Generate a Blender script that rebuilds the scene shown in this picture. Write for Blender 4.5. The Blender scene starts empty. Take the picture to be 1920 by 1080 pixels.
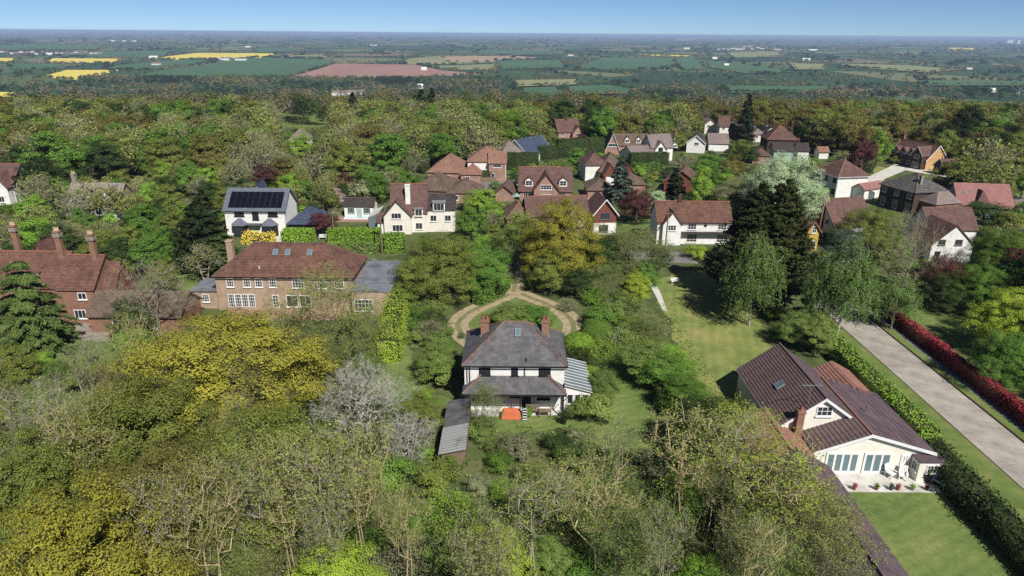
import bpy, math, random
import numpy as np
from mathutils import Vector, Matrix

random.seed(7)
rng = np.random.default_rng(11)
SC = bpy.context.scene
COL = SC.collection

# ------------------------------------------------------------------ camera, sky, sun, exposure
CAM_H = 38.0
FPX = 1280.0
PITCH = math.atan((540 - 62.5) / FPX)
ROLL = 0.0078
cam_data = bpy.data.cameras.new("camera")
cam_data.sensor_width = 36.0
cam_data.lens = 24.0
cam_data.clip_start = 0.5
cam_data.clip_end = 120000.0
cam = bpy.data.objects.new("camera", cam_data)
COL.objects.link(cam)
CAM_M = Matrix.Rotation(math.pi / 2 - PITCH, 3, 'X') @ Matrix.Rotation(ROLL, 3, 'Z')
cam.matrix_world = Matrix.Translation((0, 0, CAM_H)) @ CAM_M.to_4x4()
SC.camera = cam

SUN_ELEV = math.radians(46)
SUN_DIR = Vector((0.47 * math.cos(SUN_ELEV), -0.883 * math.cos(SUN_ELEV), math.sin(SUN_ELEV))).normalized()
world = bpy.data.worlds.new("World")
SC.world = world
world.use_nodes = True
wn = world.node_tree
bg = wn.nodes["Background"]
sky = wn.nodes.new("ShaderNodeTexSky")
sky.sky_type = 'NISHITA'
sky.sun_disc = False
sky.sun_elevation = SUN_ELEV
sky.sun_rotation = math.atan2(SUN_DIR.x, SUN_DIR.y)
sky.altitude = 13500
sky.air_density = 2.5
sky.dust_density = 0.0
sky.ozone_density = 2.7
wn.links.new(sky.outputs[0], bg.inputs[0])
bg.inputs[1].default_value = 0.056
sun_data = bpy.data.lights.new("sun", 'SUN')
sun_data.energy = 4.5
sun_data.angle = math.radians(0.5)
sun_data.color = (1.0, 0.955, 0.88)
sun = bpy.data.objects.new("sun", sun_data)
sun.rotation_euler = (-SUN_DIR).to_track_quat('-Z', 'Y').to_euler()
sun.location = (60, -80, 120)
COL.objects.link(sun)
SC.view_settings.view_transform = 'Standard'
SC.view_settings.look = 'None'
SC.view_settings.exposure = 0.56
SC.view_settings.gamma = 1.0
SC.view_settings.use_curve_mapping = False
SC.cycles.max_bounces = 5
SC.cycles.diffuse_bounces = 3
SC.cycles.glossy_bounces = 2
SC.cycles.transmission_bounces = 3
SC.cycles.transparent_max_bounces = 6
SC.cycles.volume_bounces = 0
SC.cycles.use_denoising = False
HAZE = 8e-5
SC.cycles.sample_clamp_indirect = 1.5
SC.cycles.sample_clamp_direct = 6.0

# ------------------------------------------------------------------ helpers: where a sight line meets a height
def G(px, py, z=0.0):
    d = CAM_M @ Vector(((px - 960) / FPX, (540 - py) / FPX, -1.0))
    t = (z - CAM_H) / d.z
    return Vector((d.x * t, d.y * t, z))

def W(x, y, z=0.0):
    v = CAM_M.transposed() @ Vector((x, y, z - CAM_H))
    if v.z > -0.1:
        return (-9999, -9999)
    return (960 + FPX * v.x / -v.z, 540 - FPX * v.y / -v.z)

VALLEY = -62.0
def sstep(a, b, t):
    t = min(1, max(0, (t - a) / (b - a)))
    return t * t * (3 - 2 * t)
def zt(x, y):
    d = y + 0.12 * abs(x)
    return VALLEY * sstep(310, 900, d)

# ------------------------------------------------------------------ mesh builder
class MB:
    def __init__(s):
        s.v = []; s.f = []; s.m = []
    def poly(s, pts, m=0):
        b = len(s.v); s.v += [tuple(p) for p in pts]
        s.f.append(tuple(range(b, b + len(pts)))); s.m.append(m)
    def hexa(s, p, m=0):
        b = len(s.v); s.v += [tuple(q) for q in p]
        for f in ((0, 3, 2, 1), (4, 5, 6, 7), (0, 1, 5, 4), (1, 2, 6, 5), (2, 3, 7, 6), (3, 0, 4, 7)):
            s.f.append(tuple(b + i for i in f)); s.m.append(m)
    def box(s, x0, x1, y0, y1, z0, z1, m=0):
        s.hexa([(x0, y0, z0), (x1, y0, z0), (x1, y1, z0), (x0, y1, z0), (x0, y0, z1), (x1, y0, z1), (x1, y1, z1), (x0, y1, z1)], m)
    def prism(s, pts, ext, m=0):
        n = len(pts); b = len(s.v); e = Vector(ext)
        s.v += [tuple(p) for p in pts] + [tuple(Vector(p) + e) for p in pts]
        s.f.append(tuple(range(b + n - 1, b - 1, -1))); s.m.append(m)
        s.f.append(tuple(range(b + n, b + 2 * n))); s.m.append(m)
        for i in range(n):
            j = (i + 1) % n
            s.f.append((b + i, b + j, b + n + j, b + n + i)); s.m.append(m)
    def tube(s, p0, p1, r0, r1=None, n=6, m=0, cap=True):
        if r1 is None: r1 = r0
        p0 = Vector(p0); p1 = Vector(p1); d = (p1 - p0).normalized()
        a = d.orthogonal().normalized(); c = d.cross(a); b = len(s.v)
        for p, r in ((p0, r0), (p1, r1)):
            for i in range(n):
                t = 2 * math.pi * i / n
                s.v.append(tuple(p + (a * math.cos(t) + c * math.sin(t)) * r))
        for i in range(n):
            j = (i + 1) % n
            s.f.append((b + i, b + j, b + n + j, b + n + i)); s.m.append(m)
        if cap:
            s.f.append(tuple(range(b + n - 1, b - 1, -1))); s.m.append(m)
            s.f.append(tuple(range(b + n, b + 2 * n))); s.m.append(m)
    def build(s, name, mats, parent=None, smooth=False):
        me = bpy.data.meshes.new(name)
        me.from_pydata(s.v, [], s.f)
        if not isinstance(mats, (list, tuple)): mats = [mats]
        for q in mats: me.materials.append(q)
        if len(mats) > 1: me.polygons.foreach_set("material_index", s.m)
        if smooth: me.polygons.foreach_set("use_smooth", [True] * len(me.polygons))
        me.update()
        o = bpy.data.objects.new(name, me); COL.objects.link(o)
        if parent: o.parent = parent
        return o

def np_mesh(name, verts, quads, mats, midx=None, smooth=False):
    """verts (n,3), quads (k,4) numpy -> mesh"""
    me = bpy.data.meshes.new(name)
    nv, nf = len(verts), len(quads)
    me.vertices.add(nv); me.vertices.foreach_set("co", np.ascontiguousarray(verts, dtype=np.float32).ravel())
    me.loops.add(nf * 4); me.loops.foreach_set("vertex_index", np.ascontiguousarray(quads, dtype=np.int32).ravel())
    me.polygons.add(nf)
    me.polygons.foreach_set("loop_start", np.arange(0, nf * 4, 4, dtype=np.int32))
    me.polygons.foreach_set("loop_total", np.full(nf, 4, dtype=np.int32))
    if midx is not None: me.polygons.foreach_set("material_index", np.ascontiguousarray(midx, dtype=np.int32))
    for q in mats: me.materials.append(q)
    me.update(calc_edges=True)
    return me

def empty(name, loc, rz=0.0):
    o = bpy.data.objects.new(name, None); COL.objects.link(o)
    o.empty_display_size = 0.5
    o.location = loc; o.rotation_euler = (0, 0, rz)
    return o

def tag(o, label=None, cat=None, group=None, kind=None):
    if label: o["label"] = label
    if cat: o["category"] = cat
    if group: o["group"] = group
    if kind: o["kind"] = kind
    return o

# ------------------------------------------------------------------ materials (all procedural)
def lin(c):
    c = c / 255.0
    return c / 12.92 if c <= 0.04045 else ((c + 0.055) / 1.055) ** 2.4
def C(r, g, b, k=0.8, d=0.16):
    r, g, b = lin(r) * k, lin(g) * k, lin(b) * k
    y = 0.3 * r + 0.59 * g + 0.11 * b
    return (r + (y - r) * d, g + (y - g) * d, b + (y - b) * d, 1.0)

def newmat(name):
    m = bpy.data.materials.new(name); m.use_nodes = True
    nt = m.node_tree
    return m, nt, nt.nodes["Principled BSDF"]

def ramp(nt, stops):
    r = nt.nodes.new("ShaderNodeValToRGB")
    el = r.color_ramp.elements
    while len(el) < len(stops): el.new(0.5)
    for e, (p, c) in zip(el, stops):
        e.position = p; e.color = c
    return r

def pmat(name, cols, scale=1.0, rough=0.85, bump=0.0, bscale=None, detail=6.0, spec=0.25, stretch=None, metal=0.0, island=0.0, lo=0.32, hi=0.68):
    """noise-driven colour over object coordinates"""
    m, nt, b = newmat(name)
    tc = nt.nodes.new("ShaderNodeTexCoord"); src = tc.outputs["Object"]
    if stretch:
        mp = nt.nodes.new("ShaderNodeMapping"); mp.inputs["Scale"].default_value = stretch
        nt.links.new(src, mp.inputs[0]); src = mp.outputs[0]
    nz = nt.nodes.new("ShaderNodeTexNoise"); nz.inputs["Scale"].default_value = scale
    nz.inputs["Detail"].default_value = detail; nz.inputs["Roughness"].default_value = 0.65
    nt.links.new(src, nz.inputs["Vector"])
    n = len(cols)
    rp = ramp(nt, [(lo + (hi - lo) * i / max(1, n - 1), c) for i, c in enumerate(cols)])
    nt.links.new(nz.outputs["Fac"], rp.inputs[0])
    out = rp.outputs[0]
    if island > 0:
        ge = nt.nodes.new("ShaderNodeNewGeometry")
        mr = nt.nodes.new("ShaderNodeMapRange")
        mr.inputs["To Min"].default_value = 1 - island; mr.inputs["To Max"].default_value = 1 + island
        nt.links.new(ge.outputs["Random Per Island"], mr.inputs[0])
        mx = nt.nodes.new("ShaderNodeMix"); mx.data_type = 'RGBA'; mx.blend_type = 'MULTIPLY'; mx.inputs[0].default_value = 1.0
        nt.links.new(out, mx.inputs[6]); nt.links.new(mr.outputs[0], mx.inputs[7]); out = mx.outputs[2]
    nt.links.new(out, b.inputs["Base Color"])
    b.inputs["Roughness"].default_value = rough
    b.inputs["Specular IOR Level"].default_value = spec
    b.inputs["Metallic"].default_value = metal
    if bump:
        n2 = nt.nodes.new("ShaderNodeTexNoise"); n2.inputs["Scale"].default_value = bscale or scale * 8
        n2.inputs["Detail"].default_value = 4
        nt.links.new(src, n2.inputs["Vector"])
        bp = nt.nodes.new("ShaderNodeBump"); bp.inputs["Strength"].default_value = bump
        nt.links.new(n2.outputs["Fac"], bp.inputs["Height"]); nt.links.new(bp.outputs[0], b.inputs["Normal"])
    return m

def brickmat(name, c1, c2, mortar, bw=0.45, bh=0.15, rough=0.9, blotch=None, msize=0.012, var=0.5):
    """bricks or tiles laid in (x+y, z)"""
    m, nt, b = newmat(name)
    tc = nt.nodes.new("ShaderNodeTexCoord")
    sp = nt.nodes.new("ShaderNodeSeparateXYZ"); nt.links.new(tc.outputs["Object"], sp.inputs[0])
    ad = nt.nodes.new("ShaderNodeMath"); nt.links.new(sp.outputs[0], ad.inputs[0]); nt.links.new(sp.outputs[1], ad.inputs[1])
    cb = nt.nodes.new("ShaderNodeCombineXYZ"); nt.links.new(ad.outputs[0], cb.inputs[0]); nt.links.new(sp.outputs[2], cb.inputs[1])
    br = nt.nodes.new("ShaderNodeTexBrick")
    br.inputs["Color1"].default_value = c1; br.inputs["Color2"].default_value = c2; br.inputs["Mortar"].default_value = mortar
    br.inputs["Scale"].default_value = 1.0; br.inputs["Brick Width"].default_value = bw; br.inputs["Row Height"].default_value = bh
    br.inputs["Mortar Size"].default_value = msize; br.inputs["Bias"].default_value = 0.0
    nt.links.new(cb.outputs[0], br.inputs["Vector"])
    nz = nt.nodes.new("ShaderNodeTexNoise"); nz.inputs["Scale"].default_value = 0.7; nz.inputs["Detail"].default_value = 7
    nz.inputs["Roughness"].default_value = 0.7
    nt.links.new(tc.outputs["Object"], nz.inputs["Vector"])
    rp = ramp(nt, [(0.33, (1 - var * 0.55,) * 3 + (1,)), (0.52, (1, 1, 1, 1)), (0.7, blotch or (1 + var * 0.35,) * 3 + (1,))])
    nt.links.new(nz.outputs["Fac"], rp.inputs[0])
    mx = nt.nodes.new("ShaderNodeMix"); mx.data_type = 'RGBA'; mx.blend_type = 'MULTIPLY'; mx.inputs[0].default_value = 1.0
    nt.links.new(br.outputs["Color"], mx.inputs[6]); nt.links.new(rp.outputs[0], mx.inputs[7])
    nt.links.new(mx.outputs[2], b.inputs["Base Color"])
    b.inputs["Roughness"].default_value = rough; b.inputs["Specular IOR Level"].default_value = 0.2
    return m

def leafmat(name, c1, c2, trans=0.2, objvar=0.18, clump=0.35, cscale=0.35):
    m, nt, b = newmat(name)
    nt.nodes.remove(b)
    out = nt.nodes["Material Output"]
    ge = nt.nodes.new("ShaderNodeNewGeometry")
    mx = nt.nodes.new("ShaderNodeMix"); mx.data_type = 'RGBA'
    mx.inputs[6].default_value = c1; mx.inputs[7].default_value = c2
    tc = nt.nodes.new("ShaderNodeTexCoord")
    nz = nt.nodes.new("ShaderNodeTexNoise"); nz.inputs["Scale"].default_value = cscale; nz.inputs["Detail"].default_value = 2
    nt.links.new(tc.outputs["Object"], nz.inputs["Vector"])
    ma = nt.nodes.new("ShaderNodeMath"); ma.operation = 'MULTIPLY_ADD'
    ma.inputs[1].default_value = clump * 4; ma.inputs[2].default_value = -clump * 2
    nt.links.new(nz.outputs["Fac"], ma.inputs[0])
    m2 = nt.nodes.new("ShaderNodeMath"); m2.operation = 'ADD'; m2.use_clamp = True
    nt.links.new(ge.outputs["Random Per Island"], m2.inputs[0]); nt.links.new(ma.outputs[0], m2.inputs[1])
    nt.links.new(m2.outputs[0], mx.inputs[0])
    oi = nt.nodes.new("ShaderNodeObjectInfo")
    mr = nt.nodes.new("ShaderNodeMapRange"); mr.inputs["To Min"].default_value = 1 - objvar; mr.inputs["To Max"].default_value = 1 + objvar
    nt.links.new(oi.outputs["Random"], mr.inputs[0])
    hs = nt.nodes.new("ShaderNodeHueSaturation")
    mh = nt.nodes.new("ShaderNodeMapRange"); mh.inputs["To Min"].default_value = 0.5 - objvar * 0.05; mh.inputs["To Max"].default_value = 0.5 + objvar * 0.04
    m3 = nt.nodes.new("ShaderNodeMath"); m3.operation = 'MULTIPLY'; m3.inputs[1].default_value = 7.31
    m4 = nt.nodes.new("ShaderNodeMath"); m4.operation = 'FRACT'
    nt.links.new(oi.outputs["Random"], m3.inputs[0]); nt.links.new(m3.outputs[0], m4.inputs[0]); nt.links.new(m4.outputs[0], mh.inputs[0])
    nt.links.new(mh.outputs[0], hs.inputs["Hue"]); nt.links.new(mr.outputs[0], hs.inputs["Value"]); nt.links.new(mx.outputs[2], hs.inputs["Color"])
    df = nt.nodes.new("ShaderNodeBsdfDiffuse"); tr = nt.nodes.new("ShaderNodeBsdfTranslucent")
    ms = nt.nodes.new("ShaderNodeMixShader"); ms.inputs[0].default_value = trans
    nt.links.new(hs.outputs[0], df.inputs[0]); nt.links.new(hs.outputs[0], tr.inputs[0])
    nt.links.new(df.outputs[0], ms.inputs[1]); nt.links.new(tr.outputs[0], ms.inputs[2])
    nt.links.new(ms.outputs[0], out.inputs[0])
    return m

M = {}
# walls
M['white_wall'] = pmat("white_render", [C(214, 212, 206), C(236, 235, 230), C(242, 241, 237)], 1.2, bump=0.05)
M['cream'] = pmat("cream_render", [C(220, 213, 198), C(234, 228, 214), C(238, 233, 220)], 0.9)
M['cream_board'] = pmat("cream_boarding", [C(228, 224, 208), C(240, 237, 222)], 0.9, bump=0.1)
M['ochre'] = pmat("ochre_ivy_wall", [C(120, 105, 30), C(200, 165, 45), C(190, 150, 40)], 3.0)
M['orange_wall'] = pmat("orange_render", [C(196, 150, 90), C(214, 168, 104)], 1.0)
M['brick_tan'] = brickmat("tan_brick", C(186, 150, 122), C(160, 124, 98), C(186, 170, 148), 0.24, 0.08)
M['brick_red'] = brickmat("red_brick", C(152, 106, 88), C(120, 82, 68), C(170, 130, 100), 0.24, 0.08)
M['brick_pink'] = brickmat("pink_brick", C(178, 124, 104), C(150, 96, 80), C(180, 160, 145), 0.24, 0.08)
M['brick_dark'] = brickmat("dark_brick", C(88, 58, 48), C(62, 42, 36), C(95, 80, 70), 0.24, 0.08)
M['tilehung'] = brickmat("tile_hung", C(158, 88, 68), C(130, 70, 56), C(70, 30, 22), 0.2, 0.14)
M['stone'] = pmat("old_stone", [C(110, 100, 90), C(150, 140, 126), C(168, 158, 144)], 2.5, bump=0.3)
# roofs
M['slate'] = pmat("grey_slate", [C(80, 79, 83), C(96, 94, 97), C(108, 105, 105)], 1.1, rough=0.6, spec=0.3, island=0.2)
M['slate_blue'] = brickmat("blue_slate", C(78, 92, 118), C(64, 76, 100), C(50, 58, 76), 0.35, 0.25, rough=0.55, var=0.2)
M['slate_grey'] = brickmat("new_grey_slate", C(112, 120, 132), C(98, 106, 120), C(80, 86, 96), 0.35, 0.25, rough=0.6, var=0.2)
M['tile_red'] = brickmat("red_clay_tile", C(132, 92, 75), C(106, 76, 65), C(74, 40, 32), 0.24, 0.16, var=0.7)
M['tile_redbrown'] = brickmat("red_brown_tile", C(126, 94, 86), C(106, 79, 74), C(70, 42, 38), 0.26, 0.18, var=0.55)
M['tile_orange'] = brickmat("orange_clay_tile", C(166, 122, 102), C(144, 104, 88), C(110, 70, 54), 0.26, 0.18, var=0.4)
M['tile_pink'] = brickmat("pink_clay_tile", C(168, 118, 112), C(156, 106, 102), C(120, 72, 68), 0.3, 0.2, var=0.3)
M['tile_brown'] = brickmat("brown_tile", C(128, 106, 90), C(104, 86, 74), C(70, 58, 50), 0.28, 0.2, var=0.5)
M['tile_greyp'] = brickmat("grey_pink_tile", C(150, 134, 128), C(128, 114, 110), C(92, 82, 80), 0.3, 0.2, var=0.35)
M['tile_grey'] = brickmat("grey_concrete_tile", C(124, 120, 116), C(98, 94, 92), C(50, 48, 48), 0.35, 0.3, var=0.4, msize=0.03)
M['tile_dark'] = brickmat("dark_tile", C(84, 76, 72), C(66, 58, 56), C(40, 36, 36), 0.28, 0.2, var=0.5)
M['tile_purple'] = pmat("purple_brown_concrete_tile", [C(84, 66, 66), C(112, 90, 90), C(124, 98, 92)], 5.0, rough=0.9, detail=8, island=0.1)
M['tile_plum'] = brickmat("plum_slate", C(112, 96, 102), C(92, 76, 84), C(66, 54, 60), 0.3, 0.2, var=0.5, blotch=(1.3, 1.1, 1.05, 1))
M['tile_rust'] = pmat("rust_red_concrete_tile", [C(136, 92, 78), C(156, 106, 90), C(162, 116, 100)], 3.0, island=0.08)
M['thatch'] = pmat("weathered_roof", [C(104, 96, 86), C(140, 130, 118), C(158, 150, 140)], 3.0, bump=0.3)
M['terracotta'] = pmat("terracotta", [C(140, 84, 64), C(164, 104, 80)], 3.0)
M['hip_tile'] = pmat("red_hip_tiles", [C(112, 84, 74), C(132, 98, 84)], 4.0, island=0.25)
M['felt'] = pmat("flat_roof_felt", [C(88, 92, 102), C(122, 126, 136), C(134, 138, 146)], 0.5, rough=0.5, spec=0.4)
M['lead'] = pmat("lead_grey", [C(120, 124, 130), C(150, 154, 160)], 1.0, rough=0.45)
M['corrugated'] = pmat("corrugated_sheet", [C(122, 98, 82), C(138, 138, 136), C(150, 152, 152)], 0.5, rough=0.7, lo=0.36, hi=0.5)
M['conservatory'] = pmat("conservatory_glazing", [C(92, 106, 110), C(126, 140, 144)], 0.8, rough=0.15, spec=0.6)
# trim
M['white'] = pmat("white_paint", [C(226, 226, 224), C(242, 242, 240)], 2.0, rough=0.5)
M['black'] = pmat("black_paint", [C(28, 28, 30), C(44, 44, 46)], 2.0, rough=0.5)
M['grey_trim'] = pmat("grey_paint", [C(96, 100, 104), C(120, 124, 126)], 2.0, rough=0.5)
M['wood'] = pmat("weathered_wood", [C(96, 80, 62), C(132, 112, 88), C(150, 130, 104)], 2.0, stretch=(1, 1, 6), bump=0.1)
M['chalk_blue'] = pmat("pale_green_paint", [C(150, 180, 170), C(170, 196, 186)], 2.0, rough=0.5)
M['buff'] = pmat("buff_clay", [C(190, 164, 124), C(210, 186, 148)], 3.0)
m, nt, b = newmat("window_glass"); b.inputs["Base Color"].default_value = (0.025, 0.03, 0.036, 1); b.inputs["Roughness"].default_value = 0.06; b.inputs["Specular IOR Level"].default_value = 0.6
M['glass'] = m
m, nt, b = newmat("pale_glass"); b.inputs["Base Color"].default_value = (0.1, 0.16, 0.185, 1); b.inputs["Roughness"].default_value = 0.08; b.inputs["Specular IOR Level"].default_value = 0.6
M['glass_pale'] = m
M['solar'] = pmat("solar_cell", [C(16, 17, 24), C(22, 24, 34)], 2.0, rough=0.15, spec=0.5)
M['water'] = pmat("pool_water", [C(150, 196, 190), C(172, 212, 204)], 0.6, rough=0.05, spec=0.5)
# ground
M['ground'] = pmat("rough_ground", [C(62, 72, 32, .75), C(88, 104, 46, .75), C(116, 112, 68, .75)], 0.25, detail=9, bump=0.4, bscale=2.0)
def lawnmat(name, cols, dirv, band=1.1, amt=0.06):
    m = pmat(name, cols, 0.22, detail=11, bump=0.25, bscale=9.0, lo=0.3, hi=0.72); nt = m.node_tree; b = nt.nodes["Principled BSDF"]
    src = b.inputs["Base Color"].links[0].from_socket
    tc = nt.nodes.new("ShaderNodeTexCoord"); mp = nt.nodes.new("ShaderNodeMapping"); mp.inputs["Rotation"].default_value = (0, 0, dirv)
    wv = nt.nodes.new("ShaderNodeTexWave"); wv.inputs["Scale"].default_value = 0.314 / band; wv.inputs["Distortion"].default_value = 3.5; wv.inputs["Detail"].default_value = 2; wv.inputs["Detail Scale"].default_value = 0.4
    nt.links.new(tc.outputs["Object"], mp.inputs[0]); nt.links.new(mp.outputs[0], wv.inputs[0])
    mr = nt.nodes.new("ShaderNodeMapRange"); mr.inputs["To Min"].default_value = 1 - amt; mr.inputs["To Max"].default_value = 1 + amt
    nt.links.new(wv.outputs["Fac"], mr.inputs[0])
    n2 = nt.nodes.new("ShaderNodeTexNoise"); n2.inputs["Scale"].default_value = 2.2; n2.inputs["Detail"].default_value = 8; n2.inputs["Roughness"].default_value = 0.75; nt.links.new(tc.outputs["Object"], n2.inputs["Vector"])
    r2 = ramp(nt, [(0.3, (0.72, 0.76, 0.7, 1)), (0.5, (1, 1, 1, 1)), (0.68, (1.3, 1.22, 1.2, 1))]); nt.links.new(n2.outputs["Fac"], r2.inputs[0])
    out = src
    for s in (mr.outputs[0], r2.outputs[0]):
        mx = nt.nodes.new("ShaderNodeMix"); mx.data_type = 'RGBA'; mx.blend_type = 'MULTIPLY'; mx.inputs[0].default_value = 1.0
        nt.links.new(out, mx.inputs[6]); nt.links.new(s, mx.inputs[7]); out = mx.outputs[2]
    nt.links.new(out, b.inputs["Base Color"])
    return m
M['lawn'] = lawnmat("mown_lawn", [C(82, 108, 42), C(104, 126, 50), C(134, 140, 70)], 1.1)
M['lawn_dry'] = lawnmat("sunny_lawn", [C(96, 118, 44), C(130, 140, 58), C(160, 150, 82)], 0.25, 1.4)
M['verge'] = pmat("verge_grass", [C(84, 108, 36), C(104, 126, 46), C(134, 132, 70)], 0.4, detail=10)
M['concrete'] = pmat("road_concrete", [C(136, 127, 118), C(166, 158, 148), C(182, 174, 164)], 0.5, detail=9, bump=0.1, bscale=30)
def per_object(m, amt):
    nt = m.node_tree; b = nt.nodes["Principled BSDF"]; src = b.inputs["Base Color"].links[0].from_socket
    oi = nt.nodes.new("ShaderNodeObjectInfo"); mr = nt.nodes.new("ShaderNodeMapRange"); mr.inputs["To Min"].default_value = 1 - amt; mr.inputs["To Max"].default_value = 1 + amt
    nt.links.new(oi.outputs["Random"], mr.inputs[0]); mx = nt.nodes.new("ShaderNodeMix"); mx.data_type = 'RGBA'; mx.blend_type = 'MULTIPLY'; mx.inputs[0].default_value = 1.0
    nt.links.new(src, mx.inputs[6]); nt.links.new(mr.outputs[0], mx.inputs[7]); nt.links.new(mx.outputs[2], b.inputs["Base Color"])
per_object(M['concrete'], 0.09)
M['drive_mid'] = pmat("grassy_gravel", [C(98, 110, 52), C(124, 122, 72), C(146, 134, 94)], 0.9, detail=9)
M['gravel'] = pmat("gravel_track", [C(140, 124, 88), C(168, 151, 114), C(184, 169, 134)], 1.1, detail=9, bump=0.2)
M['tarmac'] = pmat("grey_lane", [C(112, 110, 108), C(138, 134, 130)], 0.5, detail=8)
M['paving'] = pmat("pale_paving", [C(176, 170, 160), C(206, 202, 194), C(222, 219, 212)], 0.6, detail=8)
M['patio'] = pmat("brick_patio", [C(150, 112, 96), C(176, 138, 120)], 0.8)
M['soil'] = pmat("bare_soil", [C(92, 72, 54), C(126, 100, 76)], 0.7, detail=8)
# vegetation
M['bark'] = pmat("grey_brown_bark", [C(92, 80, 64), C(128, 114, 92), C(150, 136, 112)], 1.5, detail=4)
M['bark_tan'] = pmat("lichen_bark", [C(150, 136, 98), C(190, 170, 120), C(208, 188, 132)], 0.5, detail=4)
M['bark_grey'] = pmat("pale_grey_bark", [C(122, 114, 96), C(158, 149, 126), C(178, 168, 146)], 0.8, detail=4)
M['bark_silver'] = pmat("silver_bark", [C(150, 146, 134), C(186, 182, 170), C(204, 200, 188)], 0.8, detail=4)
M['bark_dark'] = pmat("dark_bark", [C(64, 54, 44), C(92, 78, 62)], 1.5, detail=4)
M['bark_birch'] = pmat("birch_bark", [C(90, 86, 80), C(190, 186, 178), C(205, 202, 196)], 2.0, detail=4)
def L(n, a, b, **k): M[n] = leafmat(n, a, b, **k)
L('lf_mustard', C(112, 112, 38, 1.14, .05), C(150, 146, 52, 1.14, .05))
L('lf_olive', C(88, 100, 42, 1.14, .05), C(122, 132, 60, 1.14, .05))
L('lf_bronze', C(88, 86, 42, 1.08, .06), C(116, 110, 54, 1.08, .06))
L('lf_green', C(68, 96, 38, 1.18, .03), C(102, 134, 54, 1.18, .03))
L('lf_fresh', C(92, 126, 42, 1.18, .03), C(128, 160, 58, 1.18, .03))
L('lf_lime', C(120, 140, 42, 1.18, .03), C(154, 172, 60, 1.18, .03))
L('lf_yellow', C(176, 160, 22, 1.15), C(220, 200, 40, 1.15))
L('lf_mid', C(88, 108, 52, 1.18, .03), C(120, 138, 70, 1.18, .03))
L('lf_dark', C(46, 64, 34, 1.12, .06), C(70, 88, 44, 1.12, .06))
L('lf_conifer', C(32, 44, 28, 1.12, .06), C(50, 62, 36, 1.12, .06), trans=0.1)
L('lf_cypress', C(38, 46, 24, 1.12, .06), C(60, 66, 34, 1.12, .06), trans=0.1)
L('lf_cedar', C(66, 88, 42, 1.12, .06), C(98, 118, 58, 1.12, .06), trans=0.1)
L('lf_blue', C(58, 76, 62, 1.0), C(92, 110, 92, 1.0), trans=0.1)
L('lf_birch', C(80, 104, 50, 1.12, .05), C(112, 138, 70, 1.12, .05))
L('lf_silver', C(138, 162, 118, 1.15, .05), C(186, 202, 160, 1.15, .05))
L('lf_purple', C(70, 40, 40, 1.0), C(108, 66, 62, 1.0), trans=0.15)
L('lf_red', C(120, 30, 48, 1.0), C(190, 62, 86, 1.0))
L('lf_blossom', C(190, 180, 170, 1.1), C(226, 216, 206, 1.1))
L('lf_pink', C(176, 140, 140, 1.0), C(206, 176, 172, 1.0))
L('lf_grey', C(104, 110, 78, 1.12, .06), C(136, 138, 102, 1.12, .06))
L('lf_buds', C(104, 114, 56, 1.18, .03), C(140, 148, 80, 1.18, .03))
L('lf_hedge', C(98, 134, 34, 1.12, .06), C(134, 166, 50, 1.12, .06))
# ------------------------------------------------------------------ terrain and surfaces
def plainmat():
    m, nt, b = newmat("patchwork_plain")
    tc = nt.nodes.new("ShaderNodeTexCoord"); mp = nt.nodes.new("ShaderNodeMapping"); mp.inputs["Scale"].default_value = (0.0034, 0.0024, 0.0)
    nt.links.new(tc.outputs["Object"], mp.inputs[0])
    vo = nt.nodes.new("ShaderNodeTexVoronoi"); vo.inputs["Scale"].default_value = 1.0; vo.inputs["Randomness"].default_value = 0.85; nt.links.new(mp.outputs[0], vo.inputs["Vector"])
    sp = nt.nodes.new("ShaderNodeSeparateColor"); nt.links.new(vo.outputs["Color"], sp.inputs[0])
    rp = ramp(nt, [(0.0, C(52, 80, 50, .72)), (0.3, C(66, 94, 54, .72)), (0.5, C(90, 112, 66, .72)), (0.66, C(56, 86, 52, .72)), (0.84, C(122, 126, 84, .72)), (0.96, C(136, 116, 98, .72))])
    rp.color_ramp.interpolation = 'CONSTANT'; nt.links.new(sp.outputs[0], rp.inputs[0])
    nt.links.new(rp.outputs[0], b.inputs["Base Color"]); b.inputs["Roughness"].default_value = 1.0; b.inputs["Specular IOR Level"].default_value = 0.1
    return m
M['plain'] = plainmat()
def terrain():
    ys = np.concatenate([np.arange(-60, 380, 20), np.arange(380, 1000, 30), np.geomspace(1000, 60000, 40)])
    xs = np.concatenate([-np.geomspace(400, 60000, 24)[::-1], np.arange(-360, 361, 40), np.geomspace(400, 60000, 24)])
    X, Y = np.meshgrid(xs, ys)
    Z = np.vectorize(zt)(X, Y)
    n, k = len(ys), len(xs)
    idx = np.arange(n * k).reshape(n, k)
    q = np.stack([idx[:-1, :-1], idx[:-1, 1:], idx[1:, 1:], idx[1:, :-1]], -1).reshape(-1, 4)
    me = np_mesh("ground", np.stack([X, Y, Z], -1).reshape(-1, 3), q, [M['ground'], M['plain']], (Y[:-1, :-1] > 880).ravel().astype(int))
    me.polygons.foreach_set("use_smooth", [True] * len(me.polygons))
    o = bpy.data.objects.new("ground", me); COL.objects.link(o)
    tag(o, kind="structure", label="rough grassy ground between houses, gardens and woods")
terrain()

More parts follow.
